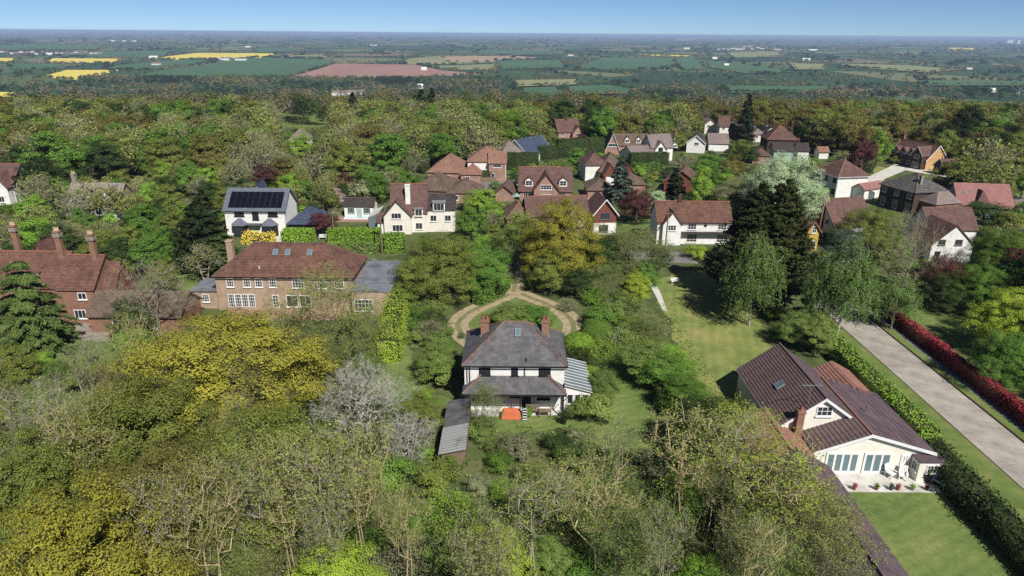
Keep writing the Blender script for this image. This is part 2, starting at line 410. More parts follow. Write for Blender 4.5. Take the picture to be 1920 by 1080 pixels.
def sheet(name, pts, mat, z=0.004, label=None):
    mb = MB(); mb.poly([(p[0], p[1], z) for p in pts])
    o = mb.build(name, mat); tag(o, label=label, kind="structure")
    return o
def psheet(name, pix, mat, z=0.004, label=None):
    P = [G(a, b, 0) for a, b in pix]
    if name == "lawn":                      # ragged grass edge
        Q = []
        for a, b in zip(P, P[1:] + P[:1]):
            n = max(1, int((b - a).length / 0.8)); d = (b - a).normalized(); s = Vector((-d.y, d.x, 0)); ph = random.uniform(0, 6)
            for i in range(n): Q.append(a.lerp(b, i / n) + s * (0.35 * math.sin(i * .6 + ph) + random.uniform(-.3, .3)) * (0 if i == 0 else 1))
        P = Q
    return sheet(name, P, mat, z, label)

def smooth_line(pts, n=8):
    out = []
    P = [Vector((p[0], p[1])) for p in pts]
    for i in range(len(P) - 1):
        p0 = P[max(0, i - 1)]; p1 = P[i]; p2 = P[i + 1]; p3 = P[min(len(P) - 1, i + 2)]
        for k in range(n):
            t = k / n
            out.append(0.5 * ((2 * p1) + (p2 - p0) * t + (2 * p0 - 5 * p1 + 4 * p2 - p3) * t * t + (3 * p1 - p0 - 3 * p2 + p3) * t ** 3))
    out.append(P[-1])
    return out
def strip(mb, line, off0, off1, z):
    pr = None
    for i, p in enumerate(line):
        a = line[max(0, i - 1)]; b = line[min(len(line) - 1, i + 1)]
        d = (b - a).normalized(); n = Vector((-d.y, d.x))
        j = 0.05 * math.sin(i * 0.7) + 0.03 * math.sin(i * 1.9)
        cur = (p + n * (off0 + j), p + n * (off1 + j * 0.7))
        if pr:
            mb.poly([(pr[0].x, pr[0].y, z), (pr[1].x, pr[1].y, z), (cur[1].x, cur[1].y, z), (cur[0].x, cur[0].y, z)])
        pr = cur

# lawns
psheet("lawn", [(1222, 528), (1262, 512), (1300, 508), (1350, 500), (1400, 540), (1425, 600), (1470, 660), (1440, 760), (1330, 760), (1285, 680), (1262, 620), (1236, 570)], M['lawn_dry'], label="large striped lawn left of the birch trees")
psheet("lawn", [(752, 560), (782, 560), (768, 600), (760, 640), (778, 690), (800, 735), (840, 745), (842, 760), (700, 760), (690, 720), (738, 650)], M['lawn'], label="narrow lawn strip beside the brick house hedge")
psheet("lawn", [(1120, 640), (1160, 632), (1190, 690), (1262, 830), (1262, 860), (1140, 870), (1110, 800), (960, 815), (880, 815), (870, 770), (1060, 768), (1150, 760)], M['lawn'], label="grass around the front of the white slate house")
sheet("lawn", [(28.2, 34), (38.3, 34), (38.3, 50.6), (28.2, 50.6)], M['lawn'], label="mown back lawn of the cream bungalow")
sheet("lawn", [(54, 40), (100, 40), (100, 108), (54, 108)], M['lawn'], label="shaded lawn behind the red hedge")
psheet("lawn", [(1130, 395), (1240, 385), (1250, 425), (1130, 440)], M['lawn'], label="bright lawn beside the copper beech")
psheet("lawn", [(690, 316), (770, 316), (770, 335), (690, 335)], M['lawn'], label="small lawn behind the round shrub")
psheet("lawn", [(330, 505), (400, 500), (400, 545), (340, 545)], M['lawn'], label="lawn patch left of the brick house")
psheet("lawn", [(0, 590), (240, 600), (240, 680), (0, 720)], M['lawn'], label="lawn below the red brick house")
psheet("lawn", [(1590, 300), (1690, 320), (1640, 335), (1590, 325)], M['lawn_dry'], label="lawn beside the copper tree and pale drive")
psheet("lawn", [(1870, 355), (1935, 350), (1935, 400), (1890, 400)], M['lawn'], label="grass verge at the right edge lane")
psheet("lawn", [(440, 195), (615, 200), (615, 238), (450, 240)], M['lawn'], label="pale meadow in the wood")
psheet("lawn", [(430, 555), (640, 560), (650, 640), (400, 640)], M['lawn'], label="lawn in front of the brick house")
# concrete road: slabs with open joints
road = sheet("road", [(45.9, 20), (51.3, 20), (51.3, 100), (45.9, 100)], M['soil'], 0.006, "pale concrete road running along the right side")
slab = MB(); slab.box(0, 5.16, 0, 4.96, 0, 0.05)
s0 = None
for i in range(16):
    if s0 is None:
        o = slab.build("concrete_slab", M['concrete'], road); s0 = o
    else:
        o = s0.copy(); COL.objects.link(o); o.parent = road
    o.location = (46.02, 20.0 + i * 5.0, 0.008 + 0.006 * random.random())
kerb = MB(); kerb.box(51.3, 51.45, 20, 100, 0, 0.12)
tag(kerb.build("kerb", M['brick_dark']), "low dark kerb edging the concrete road", kind="structure")
sheet("verge", [(51.45, 20), (52.6, 20), (52.6, 100), (51.45, 100)], M['verge'], 0.012, "grass verge between road and red hedge")
sheet("verge", [(41.5, 20), (45.9, 20), (45.9, 92), (41.5, 92)], M['verge'], 0.012, "broad grass verge left of the concrete road")
sheet("path", [(52.6, 20), (53.4, 20), (53.4, 98), (52.6, 98)], M['tarmac'], 0.016, "narrow grey strip along the red hedge")
sheet("road", [(22, 116), (60, 112), (62, 118), (22, 123)], M['tarmac'], 0.008, "grey lane in front of the white cottage")
sheet("road", [(45.9, 100), (51.3, 100), (53, 113), (44, 114)], M['tarmac'], 0.01, "lane end under the birch trees")
# gravel loop drive with two wheel tracks
left_line = smooth_line([G(905, 655), G(880, 640), G(860, 618), G(862, 600), G(890, 580), G(930, 563), G(962, 545), G(962, 520), G(966, 480), G(972, 445)])
right_line = smooth_line([G(962, 545), G(1000, 560), G(1035, 574), G(1062, 590), G(1076, 612), G(1068, 640), G(1050, 660)])
for ln, lab in ((left_line, "left half of the tan gravel loop drive"), (right_line, "right half of the tan gravel loop drive")):
    mb = MB(); strip(mb, ln, -1.5, 1.5, 0.006 if ln is left_line else 0.008)
    d = mb.build("driveway", M['drive_mid']); tag(d, lab, kind="structure")
    for a, b in ((-1.52, -0.4), (0.35, 1.52)):
        mb = MB(); strip(mb, ln, a, b, 0.014 if ln is left_line else 0.018); mb.build("wheel_track", M['gravel'], d)
mb = MB()
mb.poly([(p.x, p.y, 0.003) for p in [G(880, 632), G(868, 612), G(890, 588), G(930, 572), G(962, 556), G(1000, 570), G(1040, 584), G(1062, 604), G(1060, 632)]])
tag(mb.build("lawn", M['lawn']), "round lawn island inside the gravel loop", kind="structure")
# other hard surfaces
psheet("path", [(1212, 522), (1222, 520), (1238, 548), (1252, 585), (1242, 580), (1228, 552)], M['paving'], 0.008, "pale path beside the striped lawn")
psheet("patio", [(123, 602), (203, 600), (205, 640), (160, 640), (120, 625)], M['stone'], 0.01, "stone patio at the red brick house")
psheet("patio", [(425, 575), (650, 578), (650, 600), (430, 602)], M['patio'], 0.01, "brick terrace in front of the tan brick house")
psheet("path", [(505, 440), (535, 440), (530, 462), (510, 462)], M['paving'], 0.01, "pale drive in front of the solar-panelled house")
psheet("patio", [(632, 402), (712, 402), (712, 416), (632, 416)], M['patio'], 0.006, "terrace round the swimming pool")
psheet("road", [(860, 345), (975, 335), (975, 352), (880, 356)], M['tarmac'], 0.008, "grey yard beside the brown roofed bungalow")
psheet("road", [(1600, 345), (1690, 302), (1715, 312), (1660, 335), (1640, 352)], M['paving'], 0.012, "pale sweeping drive to the long dormered house")
psheet("road", [(1700, 305), (1790, 325), (1790, 335), (1690, 318)], M['paving'], 0.010, "pale turning area by the long dormered house")
psheet("road", [(1850, 375), (1940, 365), (1940, 395), (1880, 390)], M['tarmac'], 0.009, "lane at the right edge")
sheet("patio", [(28.3, 50.6), (38.4, 50.6), (38.4, 55.6), (28.3, 55.6)], M['paving'], 0.02, "pale stone patio behind the cream bungalow")
psheet("terrace", [(872, 766), (1066, 762), (1066, 778), (872, 782)], M['paving'], 0.01, "pale paving under the veranda")

# valley fields
FIELDS = [
    ("ploughed", [(535, 146), (627, 119), (780, 121), (830, 132), (905, 138), (780, 146), (640, 149)], "pinkish ploughed field in the valley centre"),
    ("crop", [(240, 146), (300, 132), (480, 107), (625, 112), (625, 120), (540, 146)], "large dark green crop field left of the ploughed field"),
    ("rape", [(300, 107), (370, 99), (520, 100), (500, 108), (330, 112)], "long yellow rapeseed field behind the green crop"),
    ("rape", [(90, 109), (228, 110), (222, 118), (90, 118)], "narrow yellow rapeseed strip behind the left hedges"),
    ("rape", [(75, 144), (125, 131), (225, 131), (200, 138), (140, 150)], "wedge-shaped yellow rapeseed field at left"),
    ("rape", [(-30, 172), (30, 173), (30, 182), (-30, 182)], "yellow rapeseed corner at the left edge"),
    ("rape", [(-20, 108), (25, 109), (20, 118), (-20, 118)], "small yellow rapeseed patch at far left"),
    ("crop", [(110, 97), (330, 94), (310, 106), (240, 109), (110, 105)], "green field above the yellow strip"),
    ("crop", [(20, 119), (180, 120), (100, 130), (20, 131)], "green field below the yellow strip"),
    ("crop", [(220, 122), (330, 112), (420, 112), (300, 130), (190, 130)], "green field left of the white farmhouse"),
    ("pasture", [(530, 104), (600, 102), (620, 108), (540, 109)], "straw coloured strip beyond the crop field"),
    ("pasture", [(760, 110), (830, 104), (965, 105), (960, 112), (880, 120), (760, 121)], "straw coloured pasture right of the wood"),
    ("stubble", [(830, 106), (960, 104), (1010, 108), (930, 116), (840, 116)], "tan stubble field right of centre"),
    ("pasture", [(800, 124), (930, 120), (930, 131), (830, 130)], "pale pasture beside the ploughed field"),
    ("crop", [(928, 112), (1055, 112), (1060, 127), (940, 129)], "dark green field right of the pastures"),
    ("crop", [(1080, 128), (1130, 107), (1260, 108), (1270, 124), (1180, 132)], "broad dark green field right of centre"),
    ("rape", [(1190, 101), (1230, 102), (1300, 104), (1300, 106), (1230, 105)], "thin yellow rapeseed line right of centre"),
    ("crop", [(1265, 107), (1305, 107), (1325, 130), (1280, 131)], "narrow green field right of the yellow line"),
    ("crop", [(1325, 113), (1380, 118), (1490, 134), (1400, 138), (1330, 126)], "curving green field on the right"),
    ("pasture", [(960, 150), (1080, 148), (1080, 158), (970, 162)], "light green meadow behind the wood"),
    ("crop", [(975, 164), (1040, 162), (1060, 178), (980, 180)], "dark green field just beyond the wood"),
    ("crop", [(1060, 162), (1140, 159), (1192, 168), (1180, 176), (1080, 176)], "green field with a pale edge beyond the wood"),
    ("crop", [(1360, 160), (1555, 162), (1555, 172), (1370, 174)], "dark green strip behind the right wood"),
    ("pasture", [(1570, 119), (1700, 122), (1800, 130), (1740, 136), (1600, 126)], "pale green pasture on the right"),
    ("pasture", [(1360, 98), (1465, 96), (1465, 106), (1380, 108)], "pale field below the red roofed village"),
    ("crop", [(1720, 150), (1940, 152), (1940, 160), (1740, 160)], "green field at far right"),
    ("rape", [(1778, 89), (1830, 90), (1825, 94), (1780, 94)], "small yellow patch at far right"),
    ("pasture", [(1270, 72), (1305, 72), (1310, 76), (1268, 76)], "tan field near the horizon"),
    ("crop", [(-20, 84), (190, 84), (190, 92), (-20, 94)], "dark green field near the left village"),
    ("crop", [(900, 93), (1060, 95), (1060, 102), (900, 104)], "dark green far field behind the stubble"),
    ("crop", [(480, 90), (560, 90), (560, 97), (480, 98)], "green far field behind the yellow one"),
    ("pasture", [(1480, 118), (1545, 120), (1545, 130), (1490, 130)], "small pale pasture right of centre"),
]
FC = {'ploughed': [C(156, 116, 100), C(168, 128, 110)], 'crop': [C(62, 100, 60), C(74, 114, 68)], 'rape': [C(222, 200, 26), C(236, 214, 40)],
      'pasture': [C(118, 134, 76), C(150, 148, 96)], 'stubble': [C(176, 148, 116), C(164, 140, 104)]}
for k, v in FC.items(): M['field_' + k] = pmat("field_" + k, v, 0.012, stretch=(1, 0.35, 1), detail=8)
for i, (k, pix, lab) in enumerate(FIELDS):
    mb = MB(); zz = VALLEY + 0.5 + 0.1 * i
    mb.poly([G(a, b, zz) for a, b in pix]); o = mb.build("field", M['field_' + k]); tag(o, lab, kind="structure")
mb = MB(); zz = VALLEY + 6
mb.poly([G(a, b, zz) for a, b in [(190, 144.0), (540, 146.2), (540, 147.4), (190, 145.2)]])
tag(mb.build("track", M['gravel']), "pale farm track along the lower edge of the crop field", kind="structure")
# ------------------------------------------------------------------ houses
PROTECT = []      # (px0, py0, px1, py1, world y): picture areas of buildings that nearer planting must leave open
LAND = []         # (short phrase, x, y)
FOOT = []         # footprints for keeping trees off: (x, y, radius)

def slope(mb, e0, e1, r1, r0, t=0.12, n=10, step=0.03, m=0):
    e0, e1, r0, r1 = Vector(e0), Vector(e1), Vector(r0), Vector(r1)
    nv = (e1 - e0).cross(((r0 + r1) - (e0 + e1)))
    nv.normalize()
    if nv.z < 0: nv = -nv
    for i in range(n):
        a, b = i / n, (i + 1) / n
        l0 = e0.lerp(r0, a) + nv * step; l1 = e1.lerp(r1, a) + nv * step
        u0 = e0.lerp(r0, b); u1 = e1.lerp(r1, b)
        d0 = e0.lerp(r0, a) - nv * 0.005; d1 = e1.lerp(r1, a) - nv * 0.005
        mb.poly([l0, l1, u1, u0] if (u1 - u0).length > 1e-4 else [l0, l1, u0], m)
        mb.poly([d0, d1, l1, l0], m)
    bt = nv * -t
    a, b_, c, d = e0 + bt, e1 + bt, r1 + bt, r0 + bt
    if (r1 - r0).length > 1e-4: mb.poly([d, c, b_, a], m)
    else: mb.poly([c, b_, a], m)
    mb.poly([a, b_, e1, e0], m); mb.poly([b_, c, r1, e1], m); mb.poly([d, a, e0, r0], m)

class House:
    def __init__(s, name, label, cat, short, L_, R_, z, rot=None, w=None, protect=True):
        """L_, R_: sight-line points of the front left / right corner at height z"""
        a = G(L_[0], L_[1], z); b = G(R_[0], R_[1], z)
        s.w = w or (b - a).length
        s.rot = math.atan2(b.y - a.y, b.x - a.x) if rot is None else rot
        s.root = empty(name, (a.x, a.y, 0), s.rot); tag(s.root, label, cat)
        s.ct, s.st = math.cos(s.rot), math.sin(s.rot); s.o = a
        s.bb = []; s.short = short; s.protect = protect
    def wd(s, x, y, z=0): return Vector((s.o.x + x * s.ct - y * s.st, s.o.y + x * s.st + y * s.ct, z))
    def part(s, mb, name, mats, parent=None, **k): return mb.build(name, mats, parent or s.root, **k)
    def block(s, x0, x1, y0, y1, ze, kind, zr, wall, roof, oh=0.35, ridge=None, verge=None, n=None, z0=0, rp=0.5, gutter=None, courses=False, t=0.12, step=0.03):
        mb = MB(); xm = x0 + (x1 - x0) * rp; ym = y0 + (y1 - y0) * rp
        if kind == 'gx': mb.prism([(x0, y0, z0), (x0, y1, z0), (x0, y1, ze), (x0, ym, zr - 0.08), (x0, y0, ze)], (x1 - x0, 0, 0))
        elif kind == 'gy': mb.prism([(x0, y0, z0), (x1, y0, z0), (x1, y0, ze), (xm, y0, zr - 0.08), (x0, y0, ze)], (0, y1 - y0, 0))
        elif kind == 'mono': mb.prism([(x0, y0, z0), (x0, y1, z0), (x0, y1, zr - 0.08), (x0, y0, ze)], (x1 - x0, 0, 0))
        else: mb.box(x0, x1, y0, y1, z0, ze)
        s.part(mb, "wall", M[wall])
        X0, X1, Y0, Y1 = x0 - oh, x1 + oh, y0 - oh, y1 + oh
        mb = MB(); lines = []; sl = []
        if kind == 'gx':
            g0 = (zr - ze) / (ym - y0) * oh; g1 = (zr - ze) / (y1 - ym) * oh
            sl = [((X0, Y0, ze - g0), (X1, Y0, ze - g0), (X1, ym, zr), (X0, ym, zr)), ((X1, Y1, ze - g1), (X0, Y1, ze - g1), (X0, ym, zr), (X1, ym, zr))]
            lines = [((X0, ym, zr), (X1, ym, zr))]
        elif kind == 'gy':
            g0 = (zr - ze) / (xm - x0) * oh; g1 = (zr - ze) / (x1 - xm) * oh
            sl = [((X0, Y1, ze - g0), (X0, Y0, ze - g0), (xm, Y0, zr), (xm, Y1, zr)), ((X1, Y0, ze - g1), (X1, Y1, ze - g1), (xm, Y1, zr), (xm, Y0, zr))]
            lines = [((xm, Y0, zr), (xm, Y1, zr))]
        elif kind == 'mono':
            g0 = (zr - ze) / (y1 - y0) * oh
            sl = [((X0, Y0, ze - g0), (X1, Y0, ze - g0), (X1, y1, zr), (X0, y1, zr))]
        elif kind == 'hip':
            lx, ly = X1 - X0, Y1 - Y0
            if lx >= ly:
                i = ly / 2; a, b = (X0 + i, (Y0 + Y1) / 2, zr), (X1 - i, (Y0 + Y1) / 2, zr)
                sl = [((X0, Y0, ze), (X1, Y0, ze), b, a), ((X1, Y1, ze), (X0, Y1, ze), a, b), ((X0, Y1, ze), (X0, Y0, ze), a, a), ((X1, Y0, ze), (X1, Y1, ze), b, b)]
            else:
                i = lx / 2; a, b = ((X0 + X1) / 2, Y0 + i, zr), ((X0 + X1) / 2, Y1 - i, zr)
                sl = [((X0, Y0, ze), (X1, Y0, ze), a, a), ((X1, Y1, ze), (X0, Y1, ze), b, b), ((X0, Y1, ze), (X0, Y0, ze), a, b), ((X1, Y0, ze), (X1, Y1, ze), b, a)]
            lines = [(a, b), (a, (X0, Y0, ze)), (b, (X1, Y0, ze)), (b if lx >= ly else a, (X1, Y1 if lx >= ly else Y0, ze)), (a if lx >= ly else b, (X0, Y1, ze))]
        elif kind == 'flat':
            mb.box(X0, X1, Y0, Y1, ze, zr)
        for q in sl:
            ln = (Vector(q[0]) - Vector(q[3])).length
            slope(mb, *q, n=n or max(4, int(ln / 0.35)), t=t, step=step)
        ro = s.part(mb, "roof", M[roof])
        if ridge and lines:
            mb = MB()
            for a, b in lines:
                a, b = Vector(a), Vector(b); k = max(1, int((b - a).length / 0.45))
                if (b - a).length < 0.05: continue
                for i in range(k):
                    mb.tube(a.lerp(b, i / k) + Vector((0, 0, 0.02)), a.lerp(b, (i + 0.96) / k) + Vector((0, 0, 0.03)), 0.13, 0.13, 5)
            s.part(mb, "ridge_tiles", M[ridge], ro)
        if verge and kind in ('gx', 'gy'):
            mb = MB()
            if kind == 'gy':
                for yy in (Y0 - 0.06,):
                    for a, b in (((X0, yy, ze - g0), (xm, yy, zr)), ((xm, yy, zr), (X1, yy, ze - g1))):
                        a, b = Vector(a), Vector(b)
                        mb.prism([a + Vector((0, 0, 0.06)), b + Vector((0, 0, 0.06)), b - Vector((0, 0, 0.24)), a - Vector((0, 0, 0.24))], (0, 0.05, 0))
            else:
                for xx in (X0 - 0.06, X1 + 0.01):
                    for a, b in (((xx, Y0, ze - g0), (xx, ym, zr)), ((xx, ym, zr), (xx, Y1, ze - g1))):
                        a, b = Vector(a), Vector(b)
                        mb.prism([a + Vector((0, 0, 0.06)), b + Vector((0, 0, 0.06)), b - Vector((0, 0, 0.24)), a - Vector((0, 0, 0.24))], (0.05, 0, 0))
            nf = 6
            for bi in range(0, len(mb.f), nf):
                b2 = MB(); b2.v = mb.v[bi // nf * 8: bi // nf * 8 + 8]; b2.f = [tuple(i - bi // nf * 8 for i in f) for f in mb.f[bi:bi + nf]]; b2.m = [0] * nf
                s.part(b2, "bargeboard", M[verge], ro)
        if gutter:
            mb = MB(); g = ze - (g0 if kind in ('gx', 'gy') else 0) - 0.08
            if kind in ('gx', 'hip', 'mono'): mb.box(X0, X1, Y0 - 0.1, Y0 - 0.01, g - 0.06, g + 0.05)
            if kind in ('gy', 'hip'): mb.box(X1 + 0.01, X1 + 0.1, Y0, Y1, g - 0.06, g + 0.05)
            s.part(mb, "gutter", M[gutter])
        s.bb += [(x0, y0, 0), (x1, y0, 0), (x0, y0, ze), (x1, y0, ze), ((x0 + x1) / 2, (y0 + y1) / 2, zr)]
        c = s.wd((x0 + x1) / 2, (y0 + y1) / 2); FOOT.append((c.x, c.y, max(x1 - x0, y1 - y0) / 2 + 0.5, (x1 - x0) / 2 + 1, (y1 - y0) / 2 + 1, s.rot))
        return ro
    def win(s, face, v, u, z, w, h, nx=2, ny=2, fr='white', gl='glass', sill=True, name="window", parent=None, bar=0.05):
        """face f/l/r, v = plane coordinate, u = left edge along the wall"""
        def P(a, d, zz):
            if face == 'f': return (u + a, v - d, zz)
            if face == 'l': return (v - d, u + w - a, zz)
            return (v + d, u + a, zz)
        def bx(mb, a0, a1, d0, d1, z0, z1):
            mb.hexa([P(a0, d1, z0), P(a1, d1, z0), P(a1, d0, z0), P(a0, d0, z0), P(a0, d1, z1), P(a1, d1, z1), P(a1, d0, z1), P(a0, d0, z1)])
        mb = MB(); e = 0.09
        bx(mb, 0, e, -0.02, 0.07, z, z + h); bx(mb, w - e, w, -0.02, 0.07, z, z + h)
        bx(mb, e, w - e, -0.02, 0.07, z + h - e, z + h); bx(mb, e, w - e, -0.02, 0.07, z, z + e)
        for i in range(1, nx): bx(mb, w * i / nx - bar / 2, w * i / nx + bar / 2, -0.02, 0.06, z + e, z + h - e)
        for j in range(1, ny): bx(mb, e, w - e, -0.02, 0.05, z + h * j / ny - 0.02, z + h * j / ny + 0.02)
        if sill: bx(mb, -0.08, w + 0.08, -0.02, 0.16, z - 0.1, z - 0.002)
        o = s.part(mb, name, M[fr], parent)
        mb = MB(); bx(mb, e * 0.8, w - e * 0.8, -0.015, 0.025, z + e * 0.8, z + h - e * 0.8)
        mb.build("pane", M[gl], o)
        return o
    def door(s, face, v, u, z, w, h, mat='white'):
        def P(a, d, zz):
            if face == 'f': return (u + a, v - d, zz)
            if face == 'l': return (v - d, u + w - a, zz)
            return (v + d, u + a, zz)
        mb = MB(); mb.hexa([P(0, 0.06, z), P(w, 0.06, z), P(w, -0.02, z), P(0, -0.02, z), P(0, 0.06, z + h), P(w, 0.06, z + h), P(w, -0.02, z + h), P(0, -0.02, z + h)])
        o = s.part(mb, "door", M[mat]); mb = MB()
        mb.tube(P(w * 0.85, 0.07, z + h * 0.48), P(w * 0.85, 0.13, z + h * 0.48), 0.04); mb.build("handle", M['black'], o)
    def chim(s, x, y, z0, z1, w=0.9, d=0.6, mat='brick_red', pots=2, pot='terracotta'):
        mb = MB(); mb.box(x - w / 2, x + w / 2, y - d / 2, y + d / 2, z0, z1 - 0.25)
        mb.box(x - w / 2 - 0.08, x + w / 2 + 0.08, y - d / 2 - 0.08, y + d / 2 + 0.08, z1 - 0.25, z1 - 0.1)
        mb.box(x - w / 2 - 0.03, x + w / 2 + 0.03, y - d / 2 - 0.03, y + d / 2 + 0.03, z1 - 0.1, z1)
        o = s.part(mb, "chimney", M[mat])
        for i in range(pots):
            mb = MB(); xx = x + (i - (pots - 1) / 2) * w / max(1, pots) * 0.95
            mb.tube((xx, y, z1 - 0.02), (xx, y, z1 + 0.5), 0.15, 0.12, 8); mb.tube((xx, y, z1 + 0.42), (xx, y, z1 + 0.5), 0.16, 0.16, 8)
            mb.build("chimney_pot", M[pot], o)
        mb = MB(); mb.box(x - w / 2 - 0.12, x + w / 2 + 0.12, y - d / 2 - 0.12, y + d / 2 + 0.1, z0, z0 + 0.35)
        mb.build("flashing", M['lead'], o)
    def dormer(s, x, y, z, w, h, depth, roof, wall='white_wall', fr='white', rh=0.8, nx=2, ny=2, gl='glass', flat=False):
        mb = MB()
        if flat: mb.box(x, x + w, y, y + depth, z, z + h)
        else: mb.prism([(x, y, z), (x + w, y, z), (x + w, y, z + h), (x + w / 2, y, z + h + rh), (x, y, z + h)], (0, depth, 0))
        d = s.part(mb, "dormer", M[wall]); mb = MB(); o = 0.18
        if flat: mb.box(x - o, x + w + o, y - o, y + depth, z + h, z + h + 0.12)
        else:
            q = rh / (w / 2) * o
            slope(mb, (x - o, y + depth, z + h - q), (x - o, y - o, z + h - q), (x + w / 2, y - o, z + h + rh), (x + w / 2, y + depth, z + h + rh), 0.08, 4, 0.02)
            slope(mb, (x + w + o, y - o, z + h - q), (x + w + o, y + depth, z + h - q), (x + w / 2, y + depth, z + h + rh), (x + w / 2, y - o, z + h + rh), 0.08, 4, 0.02)
        mb.build("dormer_roof", M[roof], d)
        s.win('f', y, x + 0.12, z + 0.15, w - 0.24, h - 0.2, nx, ny, fr, gl, parent=None)
    def skylight(s, p, nrm, w, h, up):
        """frame and pane lying on a slope at local point p"""
        p = Vector(p); n = Vector(nrm).normalized(); u = Vector(up).normalized(); r = u.cross(n).normalized()
        def Q(a, b, c): return p + r * a + u * b + n * c
        mb = MB()
        for a0, a1, b0, b1 in ((-w / 2, -w / 2 + 0.09, -h / 2, h / 2), (w / 2 - 0.09, w / 2, -h / 2, h / 2), (-w / 2 + 0.09, w / 2 - 0.09, -h / 2, -h / 2 + 0.09), (-w / 2 + 0.09, w / 2 - 0.09, h / 2 - 0.09, h / 2)):
            mb.hexa([Q(a0, b0, -0.02), Q(a1, b0, -0.02), Q(a1, b1, -0.02), Q(a0, b1, -0.02), Q(a0, b0, 0.12), Q(a1, b0, 0.12), Q(a1, b1, 0.12), Q(a0, b1, 0.12)])
        o = s.part(mb, "skylight", M['lead']); mb = MB()
        mb.hexa([Q(-w / 2 + .08, -h / 2 + .08, 0), Q(w / 2 - .08, -h / 2 + .08, 0), Q(w / 2 - .08, h / 2 - .08, 0), Q(-w / 2 + .08, h / 2 - .08, 0), Q(-w / 2 + .08, -h / 2 + .08, .09), Q(w / 2 - .08, -h / 2 + .08, .09), Q(w / 2 - .08, h / 2 - .08, .09), Q(-w / 2 + .08, h / 2 - .08, .09)])
        mb.build("pane", M['glass_pale'], o)
    def done(s, keep=0.8, depth=None):
        pts = [W(*s.wd(*p)) for p in s.bb]
        ys = [s.wd(*p).y for p in s.bb]
        x0, x1 = min(p[0] for p in pts), max(p[0] for p in pts); y0, y1 = min(p[1] for p in pts), max(p[1] for p in pts)
        if s.protect: PROTECT.append((x0, y0, x1, y0 + (y1 - y0) * keep, (min(ys) + max(ys)) / 2 if depth is None else depth))
        c = s.wd(s.w / 2, 3); LAND.append((s.short, c.x, c.y))
        return s

# ---- white house with slate roof (centre)
h = House("house", "white house with grey hipped slate roof and veranda in the middle", "house", "white slate-roofed house", (870, 772), (1060, 770), 0, rot=0.0, w=10.5)
h.o = Vector((-4.95, 64.4, 0)); h.root.location = h.o
Wd = 10.55; D = 8.2
h.block(0, Wd, 0, D, 5.3, 'hip', 8.5, 'white_wall', 'slate', oh=0.28, ridge='hip_tile', gutter='black')
def slates(e0, e1, r1, r0, name, parent, cw=0.5, ch=0.34):
    """single slates laid in courses over a slope"""
    e0, e1, r0, r1 = map(Vector, (e0, e1, r0, r1)); mb = MB()
    nv = (e1 - e0).cross((r0 + r1) - (e0 + e1)).normalized()
    if nv.z < 0: nv = -nv
    n = int(((r0 + r1) / 2 - (e0 + e1) / 2).length / ch)
    for i in range(n):
        a0, a1 = e0.lerp(r0, i / n), e1.lerp(r1, i / n); b0, b1 = e0.lerp(r0, min(1, (i + 1.05) / n)), e1.lerp(r1, min(1, (i + 1.05) / n))
        k = max(1, int((a1 - a0).length / cw)); sh = 0.5 * (i % 2)
        for j in range(-1, k + 1):
            t0, t1 = max(0, (j + sh) / k), min(1, (j + sh + 0.975) / k)
            if t1 - t0 < 0.004: continue
            hgt = 0.045 + 0.014 * random.random(); dd = 0.012 * random.random()
            p = [a0.lerp(a1, t0) + nv * hgt, a0.lerp(a1, t1) + nv * (hgt + dd), b0.lerp(b1, t1) + nv * 0.036, b0.lerp(b1, t0) + nv * 0.036]
            mb.poly(p); mb.poly([p[0] - nv * 0.03, p[1] - nv * 0.03, p[1], p[0]]); 
    o = mb.build(name, M['slate'], parent); o["kind"] = "stuff"
    return o
roof_a = [o for o in h.root.children if o.name.startswith("roof")][0]
X0, X1, Y0, Y1 = -0.28, Wd + 0.28, -0.28, D + 0.28; I = (Y1 - Y0) / 2; ya = (Y0 + Y1) / 2
ra, rb = (X0 + I, ya, 8.5), (X1 - I, ya, 8.5)
for q in (((X0, Y0, 5.3), (X1, Y0, 5.3), rb, ra), ((X0, Y1, 5.3), (X0, Y0, 5.3), ra, ra), ((X1, Y0, 5.3), (X1, Y1, 5.3), rb, rb)):
    slates(*q, "slates", roof_a)
# veranda roof
mb = MB(); slope(mb, (-0.15, -1.9, 2.85), (Wd + 0.15, -1.9, 2.85), (Wd - 1.75, 0.03, 4.05), (1.75, 0.03, 4.05), n=6, t=0.08)
slope(mb, (-0.15, 0.0, 2.85), (-0.15, -1.9, 2.85), (1.75, 0.03, 4.05), (1.75, 0.04, 4.05), n=6, t=0.08)
slope(mb, (Wd + 0.15, -1.9, 2.85), (Wd + 0.15, 0, 2.85), (Wd - 1.75, 0.04, 4.05), (Wd - 1.75, 0.03, 4.05), n=6, t=0.08)
vr = h.part(mb, "veranda_roof", M['slate'])
slates((-0.15, -1.9, 2.85), (Wd + 0.15, -1.9, 2.85), (Wd - 1.75, 0.0, 4.05), (1.75, 0.0, 4.05), "slates", vr)
mb = MB()
for a, b in (((-0.15, -1.9, 2.9), (1.75, 0, 4.1)), ((Wd + 0.15, -1.9, 2.9), (Wd - 1.75, 0, 4.1))):
    for i in range(6): mb.tube(Vector(a).lerp(Vector(b), i / 6) + Vector((0, 0, .03)), Vector(a).lerp(Vector(b), (i + .95) / 6) + Vector((0, 0, .05)), 0.12, 0.12, 5)
h.part(mb, "hip_tiles", M['hip_tile'], vr)
mb = MB(); mb.box(-0.15, Wd + 0.15, -1.99, -1.9, 2.7, 2.82); h.part(mb, "gutter", M['black'], vr)
